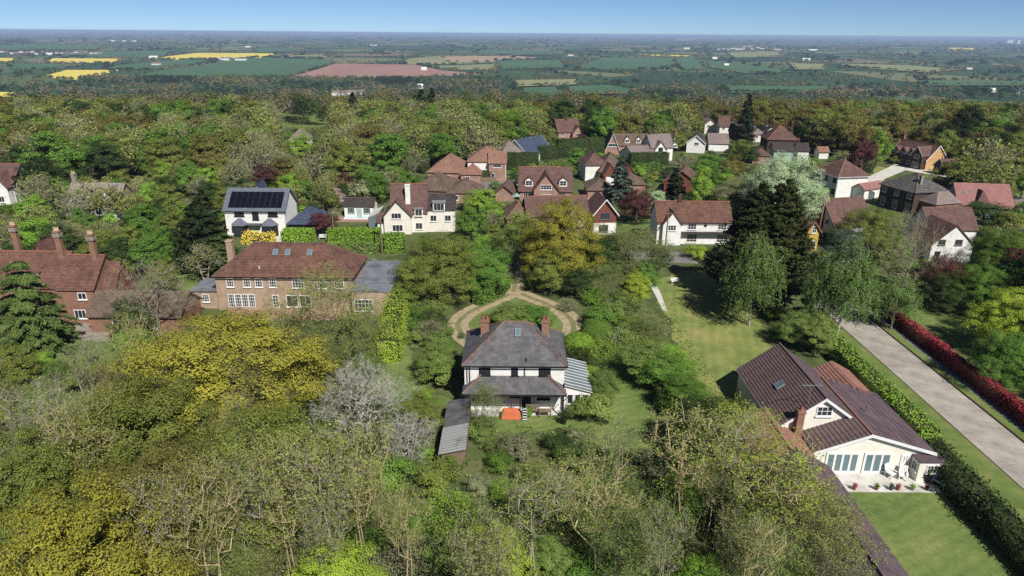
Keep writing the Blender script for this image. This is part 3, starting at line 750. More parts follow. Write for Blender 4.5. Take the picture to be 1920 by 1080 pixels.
for x in (0.15, 5.9, Wd - 0.15):
    mb = MB(); mb.box(x - 0.07, x + 0.07, -1.8, -1.66, 0, 2.75)
    for sg in (-1, 1): mb.hexa([(x + sg * 0.06, -1.77, 2.1), (x + sg * 0.12, -1.77, 2.1), (x + sg * 0.12, -1.69, 2.1), (x + sg * 0.06, -1.69, 2.1), (x + sg * 0.5, -1.77, 2.7), (x + sg * 0.6, -1.77, 2.7), (x + sg * 0.6, -1.69, 2.7), (x + sg * 0.5, -1.69, 2.7)])
    h.part(mb, "post", M['black'], vr)
for u, w_ in ((1.55, 1.2), (4.95, 0.7), (7.85, 1.25)):
    h.win('f', 0, u, 4.1, w_, 1.15, 2 if w_ > 1 else 1, 3, 'black', bar=0.07)
for u, w_, z in ((0.9, 1.0, 1.2), (4.85, 0.95, 1.55), (7.75, 1.3, 1.3)): h.win('f', 0, u, z, w_, 1.0, 2, 1, 'black')
h.door('f', 0, 6.1, 0.05, 0.95, 2.1, 'black')
for x in (0.28, 0.55, 6.35):
    mb = MB(); mb.tube((x, -0.1, 3.3 if x < 1 else 4.0), (x, -0.1, 5.15), 0.05); h.part(mb, "downpipe", M['black'])
mb = MB(); mb.tube((6.5, -0.02, 5.1), (6.5, 0.2, 6.1), 0.06); h.part(mb, "vent_pipe", M['black'])
h.chim(2.0, 4.6, 6.4, 8.6, 0.9, 0.65, 'brick_red', 2); h.chim(8.65, 4.6, 6.4, 8.6, 0.8, 0.65, 'brick_red', 2)
sl_n = Vector((0, -(8.5 - 5.3), I)).normalized()
h.skylight((5.6, 2.85, 7.76), sl_n, 0.6, 1.0, Vector((0, I, 3.2)))
# glazed lean-to on its right
mb = MB(); mb.prism([(Wd + 0.02, -0.6, 0), (Wd + 2.8, -0.6, 0), (Wd + 2.8, -0.6, 2.5), (Wd + 0.02, -0.6, 3.2)], (0, 0.12, 0))
mb.box(Wd + 2.68, Wd + 2.8, -0.48, 6, 0, 2.4)
h.part(mb, "conservatory_wall", M['white_wall'])
mb = MB(); a = [(Wd + 0.02, -0.8, 3.35), (Wd + 3.0, -0.8, 2.55), (Wd + 3.0, 6.2, 2.55), (Wd + 0.02, 6.2, 3.35)]
mb.hexa([(p[0], p[1], p[2] - 0.05) for p in a] + a)
cr = h.part(mb, "conservatory_roof", M['conservatory'])
for i in range(11):
    y = -0.8 + 7.0 * i / 10; mb = MB()
    mb.hexa([(Wd + .02, y - .025, 3.352), (Wd + 3., y - .025, 2.552), (Wd + 3., y + .025, 2.552), (Wd + .02, y + .025, 3.352), (Wd + .02, y - .025, 3.39), (Wd + 3., y - .025, 2.59), (Wd + 3., y + .025, 2.59), (Wd + .02, y + .025, 3.39)])
    h.part(mb, "glazing_bar", M['white'], cr)
for u in (Wd + 0.3, Wd + 1.1, Wd + 1.9): h.win('f', -0.6, u, 1.1, 0.7, 1.2, 1, 1, 'white', 'glass')
h.bb.append((Wd + 3, 0, 0)); h.done(0.95)

# ---- lean-to shed with slate and corrugated roof
o = h.wd(0, 0)
sh = empty("shed", (-6.4, 53.6, 0)); tag(sh, "long low lean-to shed with slate and rusty corrugated roof", "shed")
mb = MB(); mb.prism([(0, 0, 0), (2.2, 0, 0), (2.2, 0, 2.3), (0, 0, 1.8)], (0, 9.2, 0)); mb.build("wall", M['wood'], sh)
def shed_roof(y0, y1, name, mat, rib):
    mb = MB(); n = 14 if rib else 1
    nn = int((y1 - y0) / 0.2) if rib else 8
    for i in range(nn):
        a, b = y0 + (y1 - y0) * i / nn, y0 + (y1 - y0) * (i + 1) / nn; d = 0.05 * (i % 2) if rib else 0.0; e = 0.05 * ((i + 1) % 2) if rib else 0.0
        mb.hexa([(-0.25, a, 1.72), (2.3, a, 2.3), (2.3, b, 2.3), (-0.25, b, 1.72), (-0.25, a, 1.8 + d), (2.3, a, 2.4 + d), (2.3, b, 2.4 + e), (-0.25, b, 1.8 + e)])
    mb.build(name, M[mat], sh)
shed_roof(-0.3, 4.2, "corrugated_roof", 'corrugated', True); shed_roof(4.2, 9.3, "slate_roof", 'slate', False)
PROTECT.append((822, 745, 880, 845, 58)); FOOT.append((-5.3, 58, 5, 1.8, 5.2, 0))

# ---- cream bungalow (right)
h = House("bungalow", "cream boarded bungalow with dark purple-brown roofs and stone patio", "bungalow", "cream bungalow", (1555, 878), (1710, 862), 0, rot=0.0, w=10)
h.o = Vector((0, 0, 0)); h.root.location = (0, 0, 0)
def course_roof(e0, e1, r1, r0, mat, n, parent, step=0.07):
    e0, e1, r0, r1 = map(Vector, (e0, e1, r0, r1)); nv = (e1 - e0).cross((r0 + r1) - (e0 + e1)).normalized()
    if nv.z < 0: nv = -nv
    for i in range(n):
        a0, a1, b0, b1 = e0.lerp(r0, i / n), e1.lerp(r1, i / n), e0.lerp(r0, (i + 1.04) / n), e1.lerp(r1, (i + 1.04) / n)
        mb = MB(); k = max(1, int((a1 - a0).length / 0.42))
        for j in range(k):
            t0, t1 = j / k, (j + 0.99) / k; q = 0.008 * random.random()
            p0, p1, p2, p3 = a0.lerp(a1, t0), a0.lerp(a1, t1), b0.lerp(b1, t1), b0.lerp(b1, t0)
            mb.poly([p0 + nv * (step + q), p1 + nv * (step + q), p2 + nv * 0.012, p3 + nv * 0.012]); mb.poly([p0, p1, p1 + nv * (step + q), p0 + nv * (step + q)])
        mb.build("tile_course", M[mat], parent)
# main range: ridge along the garden
bx0, bx1, by0, by1, bxr = 25.5, 33.9, 56.7, 68.4, 29.6
r1_ = h.block(bx0, bx1, by0, by1, 3.0, 'gy', 6.1, 'cream_board', 'tile_purple', oh=0.3, n=1, step=0.005, rp=(bxr - bx0) / (bx1 - bx0), verge='white', ridge='tile_purple')
g = 3.1 / 4.1 * 0.3
course_roof((bx0 - .3, by1 + .3, 3 - g), (bx0 - .3, by0 - .3, 3 - g), (bxr, by0 - .3, 6.1), (bxr, by1 + .3, 6.1), 'tile_purple', 17, r1_)
course_roof((bx1 + .3, by0 - .3, 3 - g), (bx1 + .3, by1 + .3, 3 - g), (bxr, by1 + .3, 6.1), (bxr, by0 - .3, 6.1), 'tile_plum', 15, r1_, 0.03)
# front range
cx0, cx1, cy0, cy1, cxr = 28.0, 38.6, 53.5, 64.0, 32.7
r2_ = h.block(cx0, cx1, cy0, cy1, 2.45, 'gy', 4.25, 'cream_board', 'tile_purple', oh=0.3, n=1, step=0.005, rp=(cxr - cx0) / (cx1 - cx0), verge='white', ridge='tile_rust')
ga = 1.8 / 4.7 * 0.3; gb = 1.8 / 5.9 * 0.3
course_roof((cx0 - .3, cy1 + .3, 2.45 - ga), (cx0 - .3, cy0 - .3, 2.45 - ga), (cxr, cy0 - .3, 4.25), (cxr, cy1 + .3, 4.25), 'tile_purple', 13, r2_)
course_roof((cx1 + .3, cy0 - .3, 2.45 - gb), (cx1 + .3, cy1 + .3, 2.45 - gb), (cxr, cy1 + .3, 4.25), (cxr, cy0 - .3, 4.25), 'tile_plum', 17, r2_, 0.03)
# rusty red annex roof on the road side and left wing
r3_ = h.block(34.3, 38.2, 63.8, 69.5, 2.4, 'gy', 3.5, 'cream_board', 'tile_rust', oh=0.2, n=1, step=0.005)
course_roof((34.1, 69.7, 2.3), (34.1, 63.6, 2.3), (36.25, 63.6, 3.5), (36.25, 69.7, 3.5), 'tile_rust', 7, r3_)
course_roof((38.4, 63.6, 2.3), (38.4, 69.7, 2.3), (36.25, 69.7, 3.5), (36.25, 63.6, 3.5), 'tile_rust', 7, r3_)
h.block(22.4, 27.4, 51.5, 58.6, 2.3, 'gy', 3.5, 'cream_board', 'tile_rust', oh=0.25, ridge='tile_rust')
h.block(22.2, 28.1, 33.0, 51.3, 2.2, 'gy', 3.9, 'cream_board', 'tile_plum', oh=0.3, ridge='tile_plum')
# porch on the right of the patio front
h.block(36.9, 39.2, 52.2, 53.45, 2.0, 'flat', 2.12, 'cream_board', 'tile_plum', oh=0.05)
h.win('f', by0, 29.0, 4.1, 1.5, 1.05, 3, 2, 'white'); h.chim(27.3, 56.25, 0.0, 5.0, 0.65, 0.6, 'brick_red', 1)
def bifold(u, n, w):
    mb = MB(); z0, z1 = 0.12, 2.1
    mb.box(u, u + n * w + 0.2, 53.40, 53.5, z1, z1 + 0.12); mb.box(u, u + n * w + 0.2, 53.40, 53.5, z0 - 0.1, z0)
    mb.box(u, u + 0.1, 53.4, 53.5, z0, z1); mb.box(u + n * w + 0.1, u + n * w + 0.2, 53.4, 53.5, z0, z1)
    d = h.part(mb, "folding_door", M['white'])
    for i in range(n):
        a = u + 0.1 + i * w; mb = MB()
        mb.box(a + 0.005, a + 0.1, 53.41, 53.49, z0, z1); mb.box(a + w - 0.1, a + w - 0.005, 53.41, 53.49, z0, z1)
        mb.box(a + .1, a + w - .1, 53.41, 53.49, z0, z0 + .12); mb.box(a + .1, a + w - .1, 53.41, 53.49, z1 - .1, z1)
        mb.box(a + .09, a + w - .09, 53.45, 53.48, z0 + .1, z1 - .08, 1)
        mb.build("door_leaf", [M['white'], M['glass_pale']], d)
bifold(29.0, 4, 0.72); bifold(32.5, 3, 0.78)
h.door('f', 53.5, 35.9, 0.05, 0.85, 2.0, 'white'); h.win('f', 53.5, 35.98, 1.15, 0.7, 0.8, 3, 3, 'white', sill=False)
h.win('f', 52.2, 37.6, 1.0, 1.2, 0.8, 4, 2, 'white'); h.win('l', 36.9, 52.4, 0.9, 0.8, 0.9, 2, 2, 'white')
nv = Vector((-3.1, 0, 4.1)).normalized()
h.skylight((27.4, 62.0, 4.52), nv, 0.95, 0.9, Vector((4.1, 0, 3.1)))
mb = MB(); mb.tube((34.6, 58.2, 3.6), (34.6, 58.2, 4.4), 0.07); mb.tube((34.6, 58.2, 4.3), (34.6, 58.2, 4.45), 0.12); h.part(mb, "vent_pipe", M['grey_trim'])
mb = MB(); mb.tube((28.3, 57.2, 5.2), (28.3, 57.2, 7.2), 0.025)
mb.tube((27.4, 57.2, 7.1), (29.4, 57.2, 7.1), 0.02)
for i in range(8): mb.tube((27.5 + i * 0.25, 56.9, 7.1), (27.5 + i * 0.25, 57.5, 7.1), 0.012, n=4)
h.part(mb, "aerial", M['lead'])
h.short = "cream bungalow"; PROTECT.append((1383, 640, 1760, 925, 60)); LAND.append(("cream bungalow", 32, 58))
PROTECT.append((1530, 850, 1720, 1080, 44))

# ---- tan brick house (left)
h = House("house", "long tan brick house with red hipped roof and flat-roofed wing", "house", "tan brick house", (402, 518), (660, 522), 5.2, rot=0.0, w=19.6)
wC = 19.6
h.block(0, wC, 0, 9.0, 5.2, 'hip', 8.9, 'brick_tan', 'tile_red', oh=0.3, ridge='tile_brown', gutter='black')
h.block(-3.9, -0.02, 0.6, 5.5, 2.7, 'flat', 2.9, 'brick_tan', 'felt', oh=0.2)
h.block(wC + 0.02, wC + 5.6, -1.2, 12.0, 3.5, 'flat', 3.75, 'brick_tan', 'felt', oh=0.12)
for u in (1.6, 4.0, 5.7, 7.7): h.win('f', 0, u, 3.6, 1.05, 1.35, 3, 3)
for u, w_ in ((11.0, 1.7), (14.6, 1.3), (17.0, 1.4)): h.win('f', 0, u, 3.5, w_, 1.35, 4, 3)
for i in range(4): h.win('f', 0, 1.5 + i * 0.98, 0.5, 0.94, 2.0, 3, 4, sill=False)
h.win('f', 0, 7.9, 0.4, 0.9, 2.0, 2, 4, sill=False)
for u in (9.9, 11.8): h.win('f', 0, u, 0.6, 1.7, 1.8, 2, 1)
h.win('f', -1.2, wC - 1.2 + 1.6, 0.5, 2.6, 1.8, 5, 3)
h.win('f', 0.6, -2.5, 1.0, 1.0, 1.2, 3, 3); h.win('r', -0.02 - 3.9 + 3.9, 1.5, 0.8, 0.6, 1.2, 2, 3) if False else None
h.chim(0.9, 4.5, 4.6, 9.3, 0.85, 0.85, 'brick_tan', 0)
n1 = Vector((0, -3.7, 4.8)).normalized()
for x in (8.0, 9.8, 13.0): h.skylight((x, 3.1, 5.2 + 3.4 * 3.7 / 4.8 + 0.04), n1, 0.75, 1.1, Vector((0, 4.8, 3.7)))
mb = MB(); mb.tube((6.2, 0.9, 6.05), (6.2, 0.9, 6.5), 0.16); h.part(mb, "roof_vent", M['buff'])
mb = MB(); mb.tube((wC + 4.2, 6, 3.7), (wC + 4.2, 6, 4.3), 0.08); h.part(mb, "vent_pipe", M['black'])
h.done(0.6)

# ---- red brick house (far left)
h = House("house", "old red brick house with steep tiled roofs and three tall chimneys", "house", "old red brick house", (107, 542), (174, 541), 5.0, rot=0.0, w=4.8)
h.block(0, 4.8, 0, 8.0, 5.0, 'gx', 8.6, 'brick_red', 'tile_red', oh=0.2, ridge='terracotta')
h.block(-12, -0.25, 1.2, 8.5, 4.8, 'gx', 8.8, 'brick_red', 'tile_red', oh=0.2, ridge='terracotta')
h.block(4.82, 6.6, 1.5, 7.5, 3.6, 'gx', 7.6, 'tilehung', 'tile_red', oh=0.15)
h.block(5.4, 17.5, -3.0, 3.5, 2.5, 'gx', 4.8, 'brick_red', 'tile_brown', oh=0.35)
h.block(-9, -6, 8.6, 13, 5.5, 'gy', 9.0, 'brick_red', 'tile_red', oh=0.2)
for x, y, zt_ in ((-8.4, 6.0, 11.8), (-1.3, 4.4, 11.5), (3.8, 3.6, 11.3)):
    h.chim(x, y, 6.5, zt_ + .5, 0.72, 0.6, 'brick_red', 3, 'buff')
    mb = MB(); mb.box(x - 0.5, x + 0.5, y - 0.42, y + 0.42, zt_ - 0.4, zt_ + 0.1); h.part(mb, "chimney_cap", M['stone'])
for u, z in ((1.6, 0.7),): h.win('f', 0, u, z, 1.6, 1.3, 3, 1)
h.win('f', 0, 2.6, 3.5, 1.2, 1.0, 2, 1)
for u in (-10.5, -6.5, -3.0): h.win('f', 1.2, u, 0.9, 1.5, 1.3, 3, 2)
h.dormer(-5.3, 2.2, 5.4, 1.6, 1.1, 2.5, 'tile_red', flat=True)
for u in (8.5, 11.0, 13.5): h.win('f', -3.0, u, 0.6, 1.2, 1.3, 2, 1)
h.done(0.6)

# ---- house with solar panels
h = House("house", "cream rendered house with large black solar panel array on slate roof", "house", "solar-panelled house", (420, 393), (532, 394), 5.2, rot=0.0)
h.block(0, h.w, 0, 8.0, 5.2, 'gx', 8.7, 'white_wall', 'slate_grey', oh=0.3, verge='slate_grey', gutter='black')
for u, w_, z, hh in ((1.9, 1.9, 3.9, 1.1), (5.4, 1.25, 3.2, 1.75), (8.5, 1.9, 3.9, 1.1)): h.win('f', 0, u, z, w_, hh, 2 if w_ > 1.5 else 1, 1, 'black')
dv = Vector((0, 4.3, 3.76)).normalized(); nv = Vector((0, -3.76, 4.3)).normalized()
pw = 1.17; ph = 1.9; x_0 = (h.w - 9 * pw) / 2 + 0.1
base = Vector((x_0, -0.3, 5.2 - 0.2625))
for r in range(2):
    for c in range(9):
        mb = MB(); p = base + Vector((c * pw, 0, 0)) + dv * (0.85 + r * (ph + 0.04)) + nv * 0.08
        a = [p, p + Vector((pw - 0.05, 0, 0)), p + Vector((pw - 0.05, 0, 0)) + dv * ph, p + dv * ph]
        mb.hexa(a + [q + nv * 0.05 for q in a]); h.part(mb, "solar_panel", M['solar'])
for u in (1.3, 7.2):
    mb = MB(); pts = [(u, 0, 0), (u + .6, -1.3, 0), (u + 2.4, -1.3, 0), (u + 3, 0, 0)]
    mb.prism(pts, (0, 0, 2.3)); bay = h.part(mb, "bay", M['black'])
    mb = MB(); q = [(u - .25, 0.02, 2.3), (u + .45, -1.6, 2.3), (u + 2.55, -1.6, 2.3), (u + 3.25, 0.02, 2.3)]
    t0, t1 = (u + 1.2, -0.02, 3.5), (u + 1.8, -0.02, 3.5)
    mb.poly([q[1], q[2], t1, t0]); mb.poly([q[0], q[1], t0]); mb.poly([q[2], q[3], t1]); mb.poly(q[::-1])
    h.part(mb, "bay_roof", M['slate_grey'], bay)
    mb = MB(); mb.box(u + .7, u + 2.3, -1.36, -1.31, 0.3, 2.1); h.part(mb, "pane", M['glass'], bay)
mb = MB(); mb.box(4.4, 7.1, -1.2, -0.02, 2.35, 2.5); h.part(mb, "porch_canopy", M['slate_grey'])
h.door('f', 0, 5.4, 0.1, 1.1, 2.0, 'white')
h.block(h.w + 0.6, h.w + 6.5, -0.5, 8.5, 2.5, 'hip', 4.8, 'black', 'slate_blue', oh=0.3)
h.block(2.5, 5.5, 8.1, 12, 3.0, 'gy', 8.9, 'cream', 'slate_blue', oh=0.2)
h.done(0.75)

# ---- pool house
h = House("pool_house", "small white pool house with low grey roof and pale green windows", "pool house", "pool house", (645, 386), (700, 386), 2.6, rot=0.0)
h.block(0, h.w, 0, 4.5, 2.6, 'gx', 3.9, 'white_wall', 'tile_dark', oh=0.25, ridge='tile_brown')
for u in (0.7, h.w - 2.2): h.win('f', 0, u, 1.0, 1.5, 1.2, 4, 2, 'chalk_blue')
h.door('f', 0, h.w / 2 - 0.5, 0.05, 1.1, 2.0, 'chalk_blue'); h.done(0.9)
po = MB(); a, b = G(648, 407), G(695, 407); po.box(a.x, b.x, a.y - 1.9, a.y + 1.9, 0.02, 0.22); pool = po.build("swimming_pool", M['white'])
tag(pool, "pale turquoise swimming pool in front of the pool house", "pool")
po = MB(); po.box(a.x + .3, b.x - .3, a.y - 1.6, a.y + 1.6, 0.2, 0.235); po.build("water", M['water'], pool)

# ---- white house with tall red roof and white chimney
h = House("house", "white rendered house with steep red roof, tall white chimney and right wing", "house", "white house with the tall white chimney", (722, 438), (853, 434), 0, rot=0.06)
w = h.w
h.block(1.3, 8.4, 0.8, 8.0, 4.2, 'gx', 9.2, 'cream', 'tile_redbrown', oh=0.25, ridge='terracotta')
h.block(0, 5.4, -0.6, 5.5, 3.9, 'gy', 6.9, 'cream', 'tile_redbrown', oh=0.3, rp=0.48)
h.block(8.42, w, 1.0, 7.5, 4.6, 'gx', 7.2, 'cream', 'tile_dark', oh=0.2, ridge='tile_brown')
h.block(-1.4, -0.02, 0.0, 4.5, 2.3, 'mono', 3.4, 'white_wall', 'tile_redbrown', oh=0.2)
h.chim(4.7, 2.2, 4.5, 9.6, 0.95, 0.8, 'white_wall', 2)
h.win('f', -0.6, 1.5, 3.2, 2.0, 1.2, 3, 1); h.win('f', -0.6, 1.6, 0.6, 2.1, 1.4, 3, 1)
h.dormer(6.0, 0.6, 3.3, 1.7, 1.6, 2.2, 'lead', flat=True, ny=1); h.win('f', 0.8, 6.1, 0.6, 1.4, 1.4, 2, 1)
h.dormer(9.7, 0.9, 4.3, 2.4, 1.7, 2.4, 'lead', flat=True, nx=3, ny=1)
for u in (9.1, 12.0): h.win('f', 1.0, u, 2.2, 1.3, 1.3, 2, 1)
h.done(0.95)

# ---- brick and white house behind the golden oak
pa, pb = G(1110, 440), G(1150, 440)
h = House("house", "large red tile-hung house with white ground floor behind the golden oak", "house", "tile-hung house", (1112, 441), (1149, 441), 0, rot=0.12, w=4.4)
h.block(0, 4.6, 0, 7.5, 4.6, 'gy', 7.4, 'tilehung', 'tile_redbrown', oh=0.45, verge='white')
mb = MB(); mb.box(-0.03, 4.63, -0.03, 7.4, 0, 2.5); h.part(mb, "ground_floor_wall", M['white_wall'])
h.block(-13, -0.5, 2.5, 10.5, 3.6, 'gx', 6.7, 'brick_pink', 'tile_redbrown', oh=0.3, ridge='terracotta')
h.block(-17, -12, 3.5, 11, 2.8, 'hip', 5.4, 'brick_pink', 'tile_brown', oh=0.3, ridge='terracotta')
h.block(-6.0, -2.6, -1.4, 4, 3.6, 'gy', 6.0, 'white_wall', 'tile_redbrown', oh=0.3, verge='white')
h.win('f', 0, 1.2, 3.2, 2.1, 1.4, 4, 1, 'grey_trim'); h.win('f', -0.03, 1.1, 0.7, 1.9, 1.4, 4, 1, 'grey_trim')
h.done(0.9); PROTECT.pop(); PROTECT.append((1100, 362, 1152, 432, 128)); PROTECT.append((970, 362, 1010, 385, 130))

# ---- white cottage with orange-red roof
h = House("cottage", "long white cottage with orange-red tiled roof and small front gable", "cottage", "white cottage", (1230, 457), (1366, 457), 0, rot=0.0)
w = h.w
h.block(0, w, 0.0, 7.0, 4.5, 'gx', 7.6, 'white_wall', 'tile_red', oh=0.25, ridge='terracotta', gutter='black')
h.block(0.9, 4.4, -0.9, 3.5, 4.3, 'gy', 6.6, 'white_wall', 'tile_red', oh=0.25)
h.chim(4.6, 3.5, 6.8, 8.6, 0.8, 0.6, 'brick_dark', 1)
h.win('f', -0.9, 1.8, 2.9, 1.6, 1.1, 3, 2); h.door('f', -0.9, 2.0, 0, 1.4, 2.0, 'white')
for u in (5.8, 11.6): h.win('f', 0, u, 2.9, 1.7, 1.1, 3, 2); h.win('f', 0, u, 0.4, 2.0, 1.6, 3, 3)
mb = MB(); mb.box(4.6, w, -1.1, -0.02, 2.35, 2.5); h.part(mb, "porch_canopy", M['tile_dark'])
mb = MB(); mb.tube((9.2, -0.06, 3.7), (9.2, 0, 3.7), 0.3, n=12); h.part(mb, "round_window", M['glass'])
h.done(0.95)

# ---- middle-distance houses
def simple(name, label, cat, short, L_, R_, ze, depth, kind, pitch, wall, roof, rot=None, wins=(), chims=(), oh=0.35, ridge=None, verge=None, keep=0.8, w=None, frame='white', rp=0.5):
    h = House(name, label, cat, short, L_, R_, ze, rot=rot, w=w)
    run = (depth if kind == 'gx' else h.w if kind == 'gy' else min(depth, h.w) + 2 * oh) / 2
    zr = ze + run * math.tan(math.radians(pitch))
    h.block(0, h.w, 0, depth, ze, kind, zr, wall, roof, oh=oh, ridge=ridge, verge=verge, rp=rp)
    for (face, u, z, ww, hh, nx, ny) in wins: h.win(face, 0 if face in 'fl' else h.w, u, z, ww, hh, nx, ny, frame)
    for (x, y, z0, z1) in chims: h.chim(x, y, z0, z1, 0.65, 0.55, 'brick_dark')
    h.zr = zr; h.keep = keep
    return h
def row(n, w, z, ww=1.2, hh=1.2, m=1.0): return [('f', m + (w - 2 * m - ww) * i / max(1, n - 1), z, ww, hh, 2, 2) for i in range(n)]

simple("bungalow", "orange-tiled bungalow with layered hipped roofs", "bungalow", "orange-tiled bungalow", (802, 323), (868, 327), 2.6, 13, 'hip', 36, 'brick_pink', 'tile_orange', ridge='tile_orange', wins=row(3, 11, 0.8), rot=-0.08).done()
h = House("annexe", "small orange-tiled annexe at the right of the orange bungalow", "annexe", "orange annexe", (864, 327), (890, 325), 2.4, rot=-0.08)
h.block(0, 5.2, 0, 8, 2.4, 'hip', 4.6, 'brick_pink', 'tile_orange', oh=0.3, ridge='tile_orange'); h.win('f', 0, 1.2, 0.9, 1.2, 1.0, 2, 1); h.done()
h = House("house", "pale brick and white house with big orange-pink roof", "house", "pink-roofed house", (877, 303), (948, 302), 5.0, rot=0.0)
w = h.w
h.block(0, w, 0, 10, 5.0, 'hip', 8.4, 'white_wall', 'tile_orange', oh=0.35, ridge='tile_orange')
h.block(w * 0.56, w - 0.1, -1.2, 5, 5.0, 'gx', 7.6, 'brick_pink', 'tile_orange', oh=0.3)
h.win('f', -1.2, w * 0.56 + 1.0, 3.6, 2.4, 1.0, 4, 1); h.win('f', -1.2, w * 0.56 + .5, 0.5, 1.1, 1.6, 1, 2); h.win('f', 0, 1.2, 0.8, 1.4, 1.2, 2, 2)
mb = MB(); mb.box(0.1, w * 0.55, -0.06, -0.01, 2.4, 2.7); h.part(mb, "band_course", M['brick_pink']); h.done()
simple("house", "grey-brown hipped roof house left of the blue slate roof", "house", "grey-brown roofed house", (940, 290), (982, 288), 3.0, 10, 'hip', 42, 'cream', 'tile_greyp', wins=row(2, 8, 0.9), ridge='tile_greyp').done()
h = simple("house", "white house with bright blue-grey slate roof beside tall hedge", "house", "blue-roofed white house", (990, 290), (1036, 280), 2.7, 10, 'gx', 40, 'white_wall', 'slate_blue', wins=row(2, 9, 0.8), chims=[(0.4, 5, 4, 7.9), (7.5, 5, 6.5, 7.8)], verge='white'); h.dormer(6.5, 0.2, 2.6, 1.6, 1.4, 2.5, 'slate_blue'); h.done()
simple("bungalow", "wide brown-tiled hipped bungalow behind the white chimney house", "bungalow", "brown-tiled bungalow", (772, 356), (838, 363), 2.6, 12, 'hip', 32, 'brick_pink', 'tile_brown', rot=-0.15, wins=row(3, 12, 0.7), ridge='tile_brown').done(0.95)
h = House("bungalow", "lower brown-tiled range right of the wide brown bungalow", "bungalow", "lower brown range", (840, 362), (884, 352), 2.5, rot=0.0)
h.block(0, h.w, 0, 9, 2.5, 'hip', 5.0, 'brick_pink', 'tile_brown', oh=0.3, ridge='tile_brown'); h.win('f', 0, 1, 0.8, 1.4, 1.2, 2, 1); h.done(0.9)
# house with two arched dormers
h = House("house", "red-roofed brick house with central gable and two white arched dormers", "house", "two-dormer brick house", (975, 356), (1070, 354), 2.6, rot=0.0)
w = h.w
h.block(0, w, 0, 9.5, 2.6, 'gx', 7.3, 'brick_pink', 'tile_redbrown', oh=0.4, ridge='terracotta')
h.block(w / 2 - 2.9, w / 2 + 2.9, -1.6, 5, 3.2, 'gy', 6.9, 'brick_pink', 'tile_redbrown', oh=0.4)
for u in (1.2, w - 3.0): h.dormer(u, 0.8, 3.3, 1.9, 1.5, 3.0, 'tile_redbrown', rh=0.8); h.win('f', 0, u - 0.4, 0.5, 2.2, 1.4, 4, 1)
h.win('f', -1.6, w / 2 - 1.3, 3.0, 2.6, 1.2, 4, 2); h.win('f', -1.6, w / 2 - 1.2, 0.5, 2.4, 1.4, 4, 2); h.done(0.9)
simple("garage", "small gabled brick garage left of the two-dormer house", "garage", "gabled brick garage", (929, 359), (962, 360), 2.3, 7, 'gy', 38, 'brick_pink', 'tile_redbrown', verge='tile_brown', rot=-0.15).done(1.0)
h = simple("house", "brick house with dark red roof at the wood edge above the blue roof", "house", "brick house at the wood edge", (1047, 247), (1088, 246), 4.8, 9, 'gx', 42, 'brick_pink', 'tile_redbrown', wins=row(2, 10, 3.2), chims=[(4, 4, 6, 8.9)])
h.block(5.0, 9.0, -1.5, 4, 4.4, 'gy', 7.0, 'brick_pink', 'tile_redbrown', oh=0.3); h.win('f', -1.5, 6.2, 3.2, 1.4, 1.1, 3, 1); h.done()
h = LASTH = House("house", "brown chalet house with white-edged steep gable", "house", "steep-gabled chalet", (1134, 283), (1162, 283), 1.2, rot=0.0)
h.block(0, h.w, 0, 9, 1.2, 'gy', 7.0, 'brick_pink', 'tile_brown', oh=0.35, verge='white'); h.win('f', 0, h.w / 2 - 1.6, 2.6, 3.2, 1.1, 4, 1)
h.block(h.w - 1, h.w + 9.5, 3.0, 10, 2.8, 'gx', 6.2, 'brick_pink', 'tile_brown', oh=0.3)
for u in (h.w + 2.0, h.w + 5.8): h.dormer(u, 3.6, 3.3, 1.7, 1.3, 2.5, 'tile_brown', rh=1.0)
h.bb.append((h.w + 9, 5, 5)); h.done()
h = simple("house", "white house with grey roof and twin front gables", "house", "twin-gabled white house", (1222, 276), (1262, 275), 4.4, 8, 'gx', 42, 'white_wall', 'tile_greyp', chims=[(0.5, 4, 6, 9), (9, 4, 6, 9)])
h.block(0.8, 4.6, -1, 4, 3.9, 'gy', 6.4, 'white_wall', 'tile_greyp'); h.win('f', -1, 1.9, 3.3, 1.5, 1.1, 3, 1, 'black'); h.dormer(7.0, 0.3, 3.9, 1.9, 1.1, 2.5, 'tile_greyp'); h.done()
simple("bungalow", "low bungalow with pale grey-pink roof below the twin-gabled house", "bungalow", "pale-roofed bungalow", (1190, 293), (1235, 290), 2.4, 9, 'gx', 28, 'white_wall', 'tile_greyp', wins=row(3, 11, 0.8, 1.4), ridge='tile_greyp').done()
h = House("house", "rambling house with brown roofs and red tile-hung gables", "house", "rambling brown-roofed house", (1112, 324), (1178, 325), 3.0, rot=0.1)
h.block(-1.5, 4.5, 3, 12, 4.4, 'hip', 7.4, 'white_wall', 'tile_redbrown', oh=0.3, ridge='tile_brown')
h.block(2.0, h.w, 1.0, 10, 3.0, 'hip', 7.4, 'brick_red', 'tile_brown', oh=0.4, ridge='tile_brown')
for u in (2.6, 7.4): h.block(u, u + 3.6, -1.8, 4, 3.0, 'gy', 5.6, 'tilehung', 'tile_redbrown', oh=0.25)
h.door('f', -1.8, 3.2, 0, 2.4, 2.2, 'white'); h.done(0.9)
simple("house", "red brick house with brown roof turned away to the right", "house", "turned red brick house", (1246, 338), (1299, 342), 3.0, 8, 'gy', 34, 'tilehung', 'tile_redbrown', rot=-0.35, verge='tile_orange', w=8.5).done(0.9)
simple("garage", "low brown hipped garage block behind the copper beech", "garage", "brown hipped garage", (1102, 357), (1150, 358), 2.3, 9, 'hip', 32, 'brick_pink', 'tile_brown', ridge='tile_brown', rot=0.0).done(0.9)
simple("garage", "second low brown roof right of the hipped garage", "garage", "second low brown roof", (1160, 346), (1205, 343), 2.3, 8, 'hip', 32, 'brick_pink', 'tile_brown', rot=0.0).done(0.8)
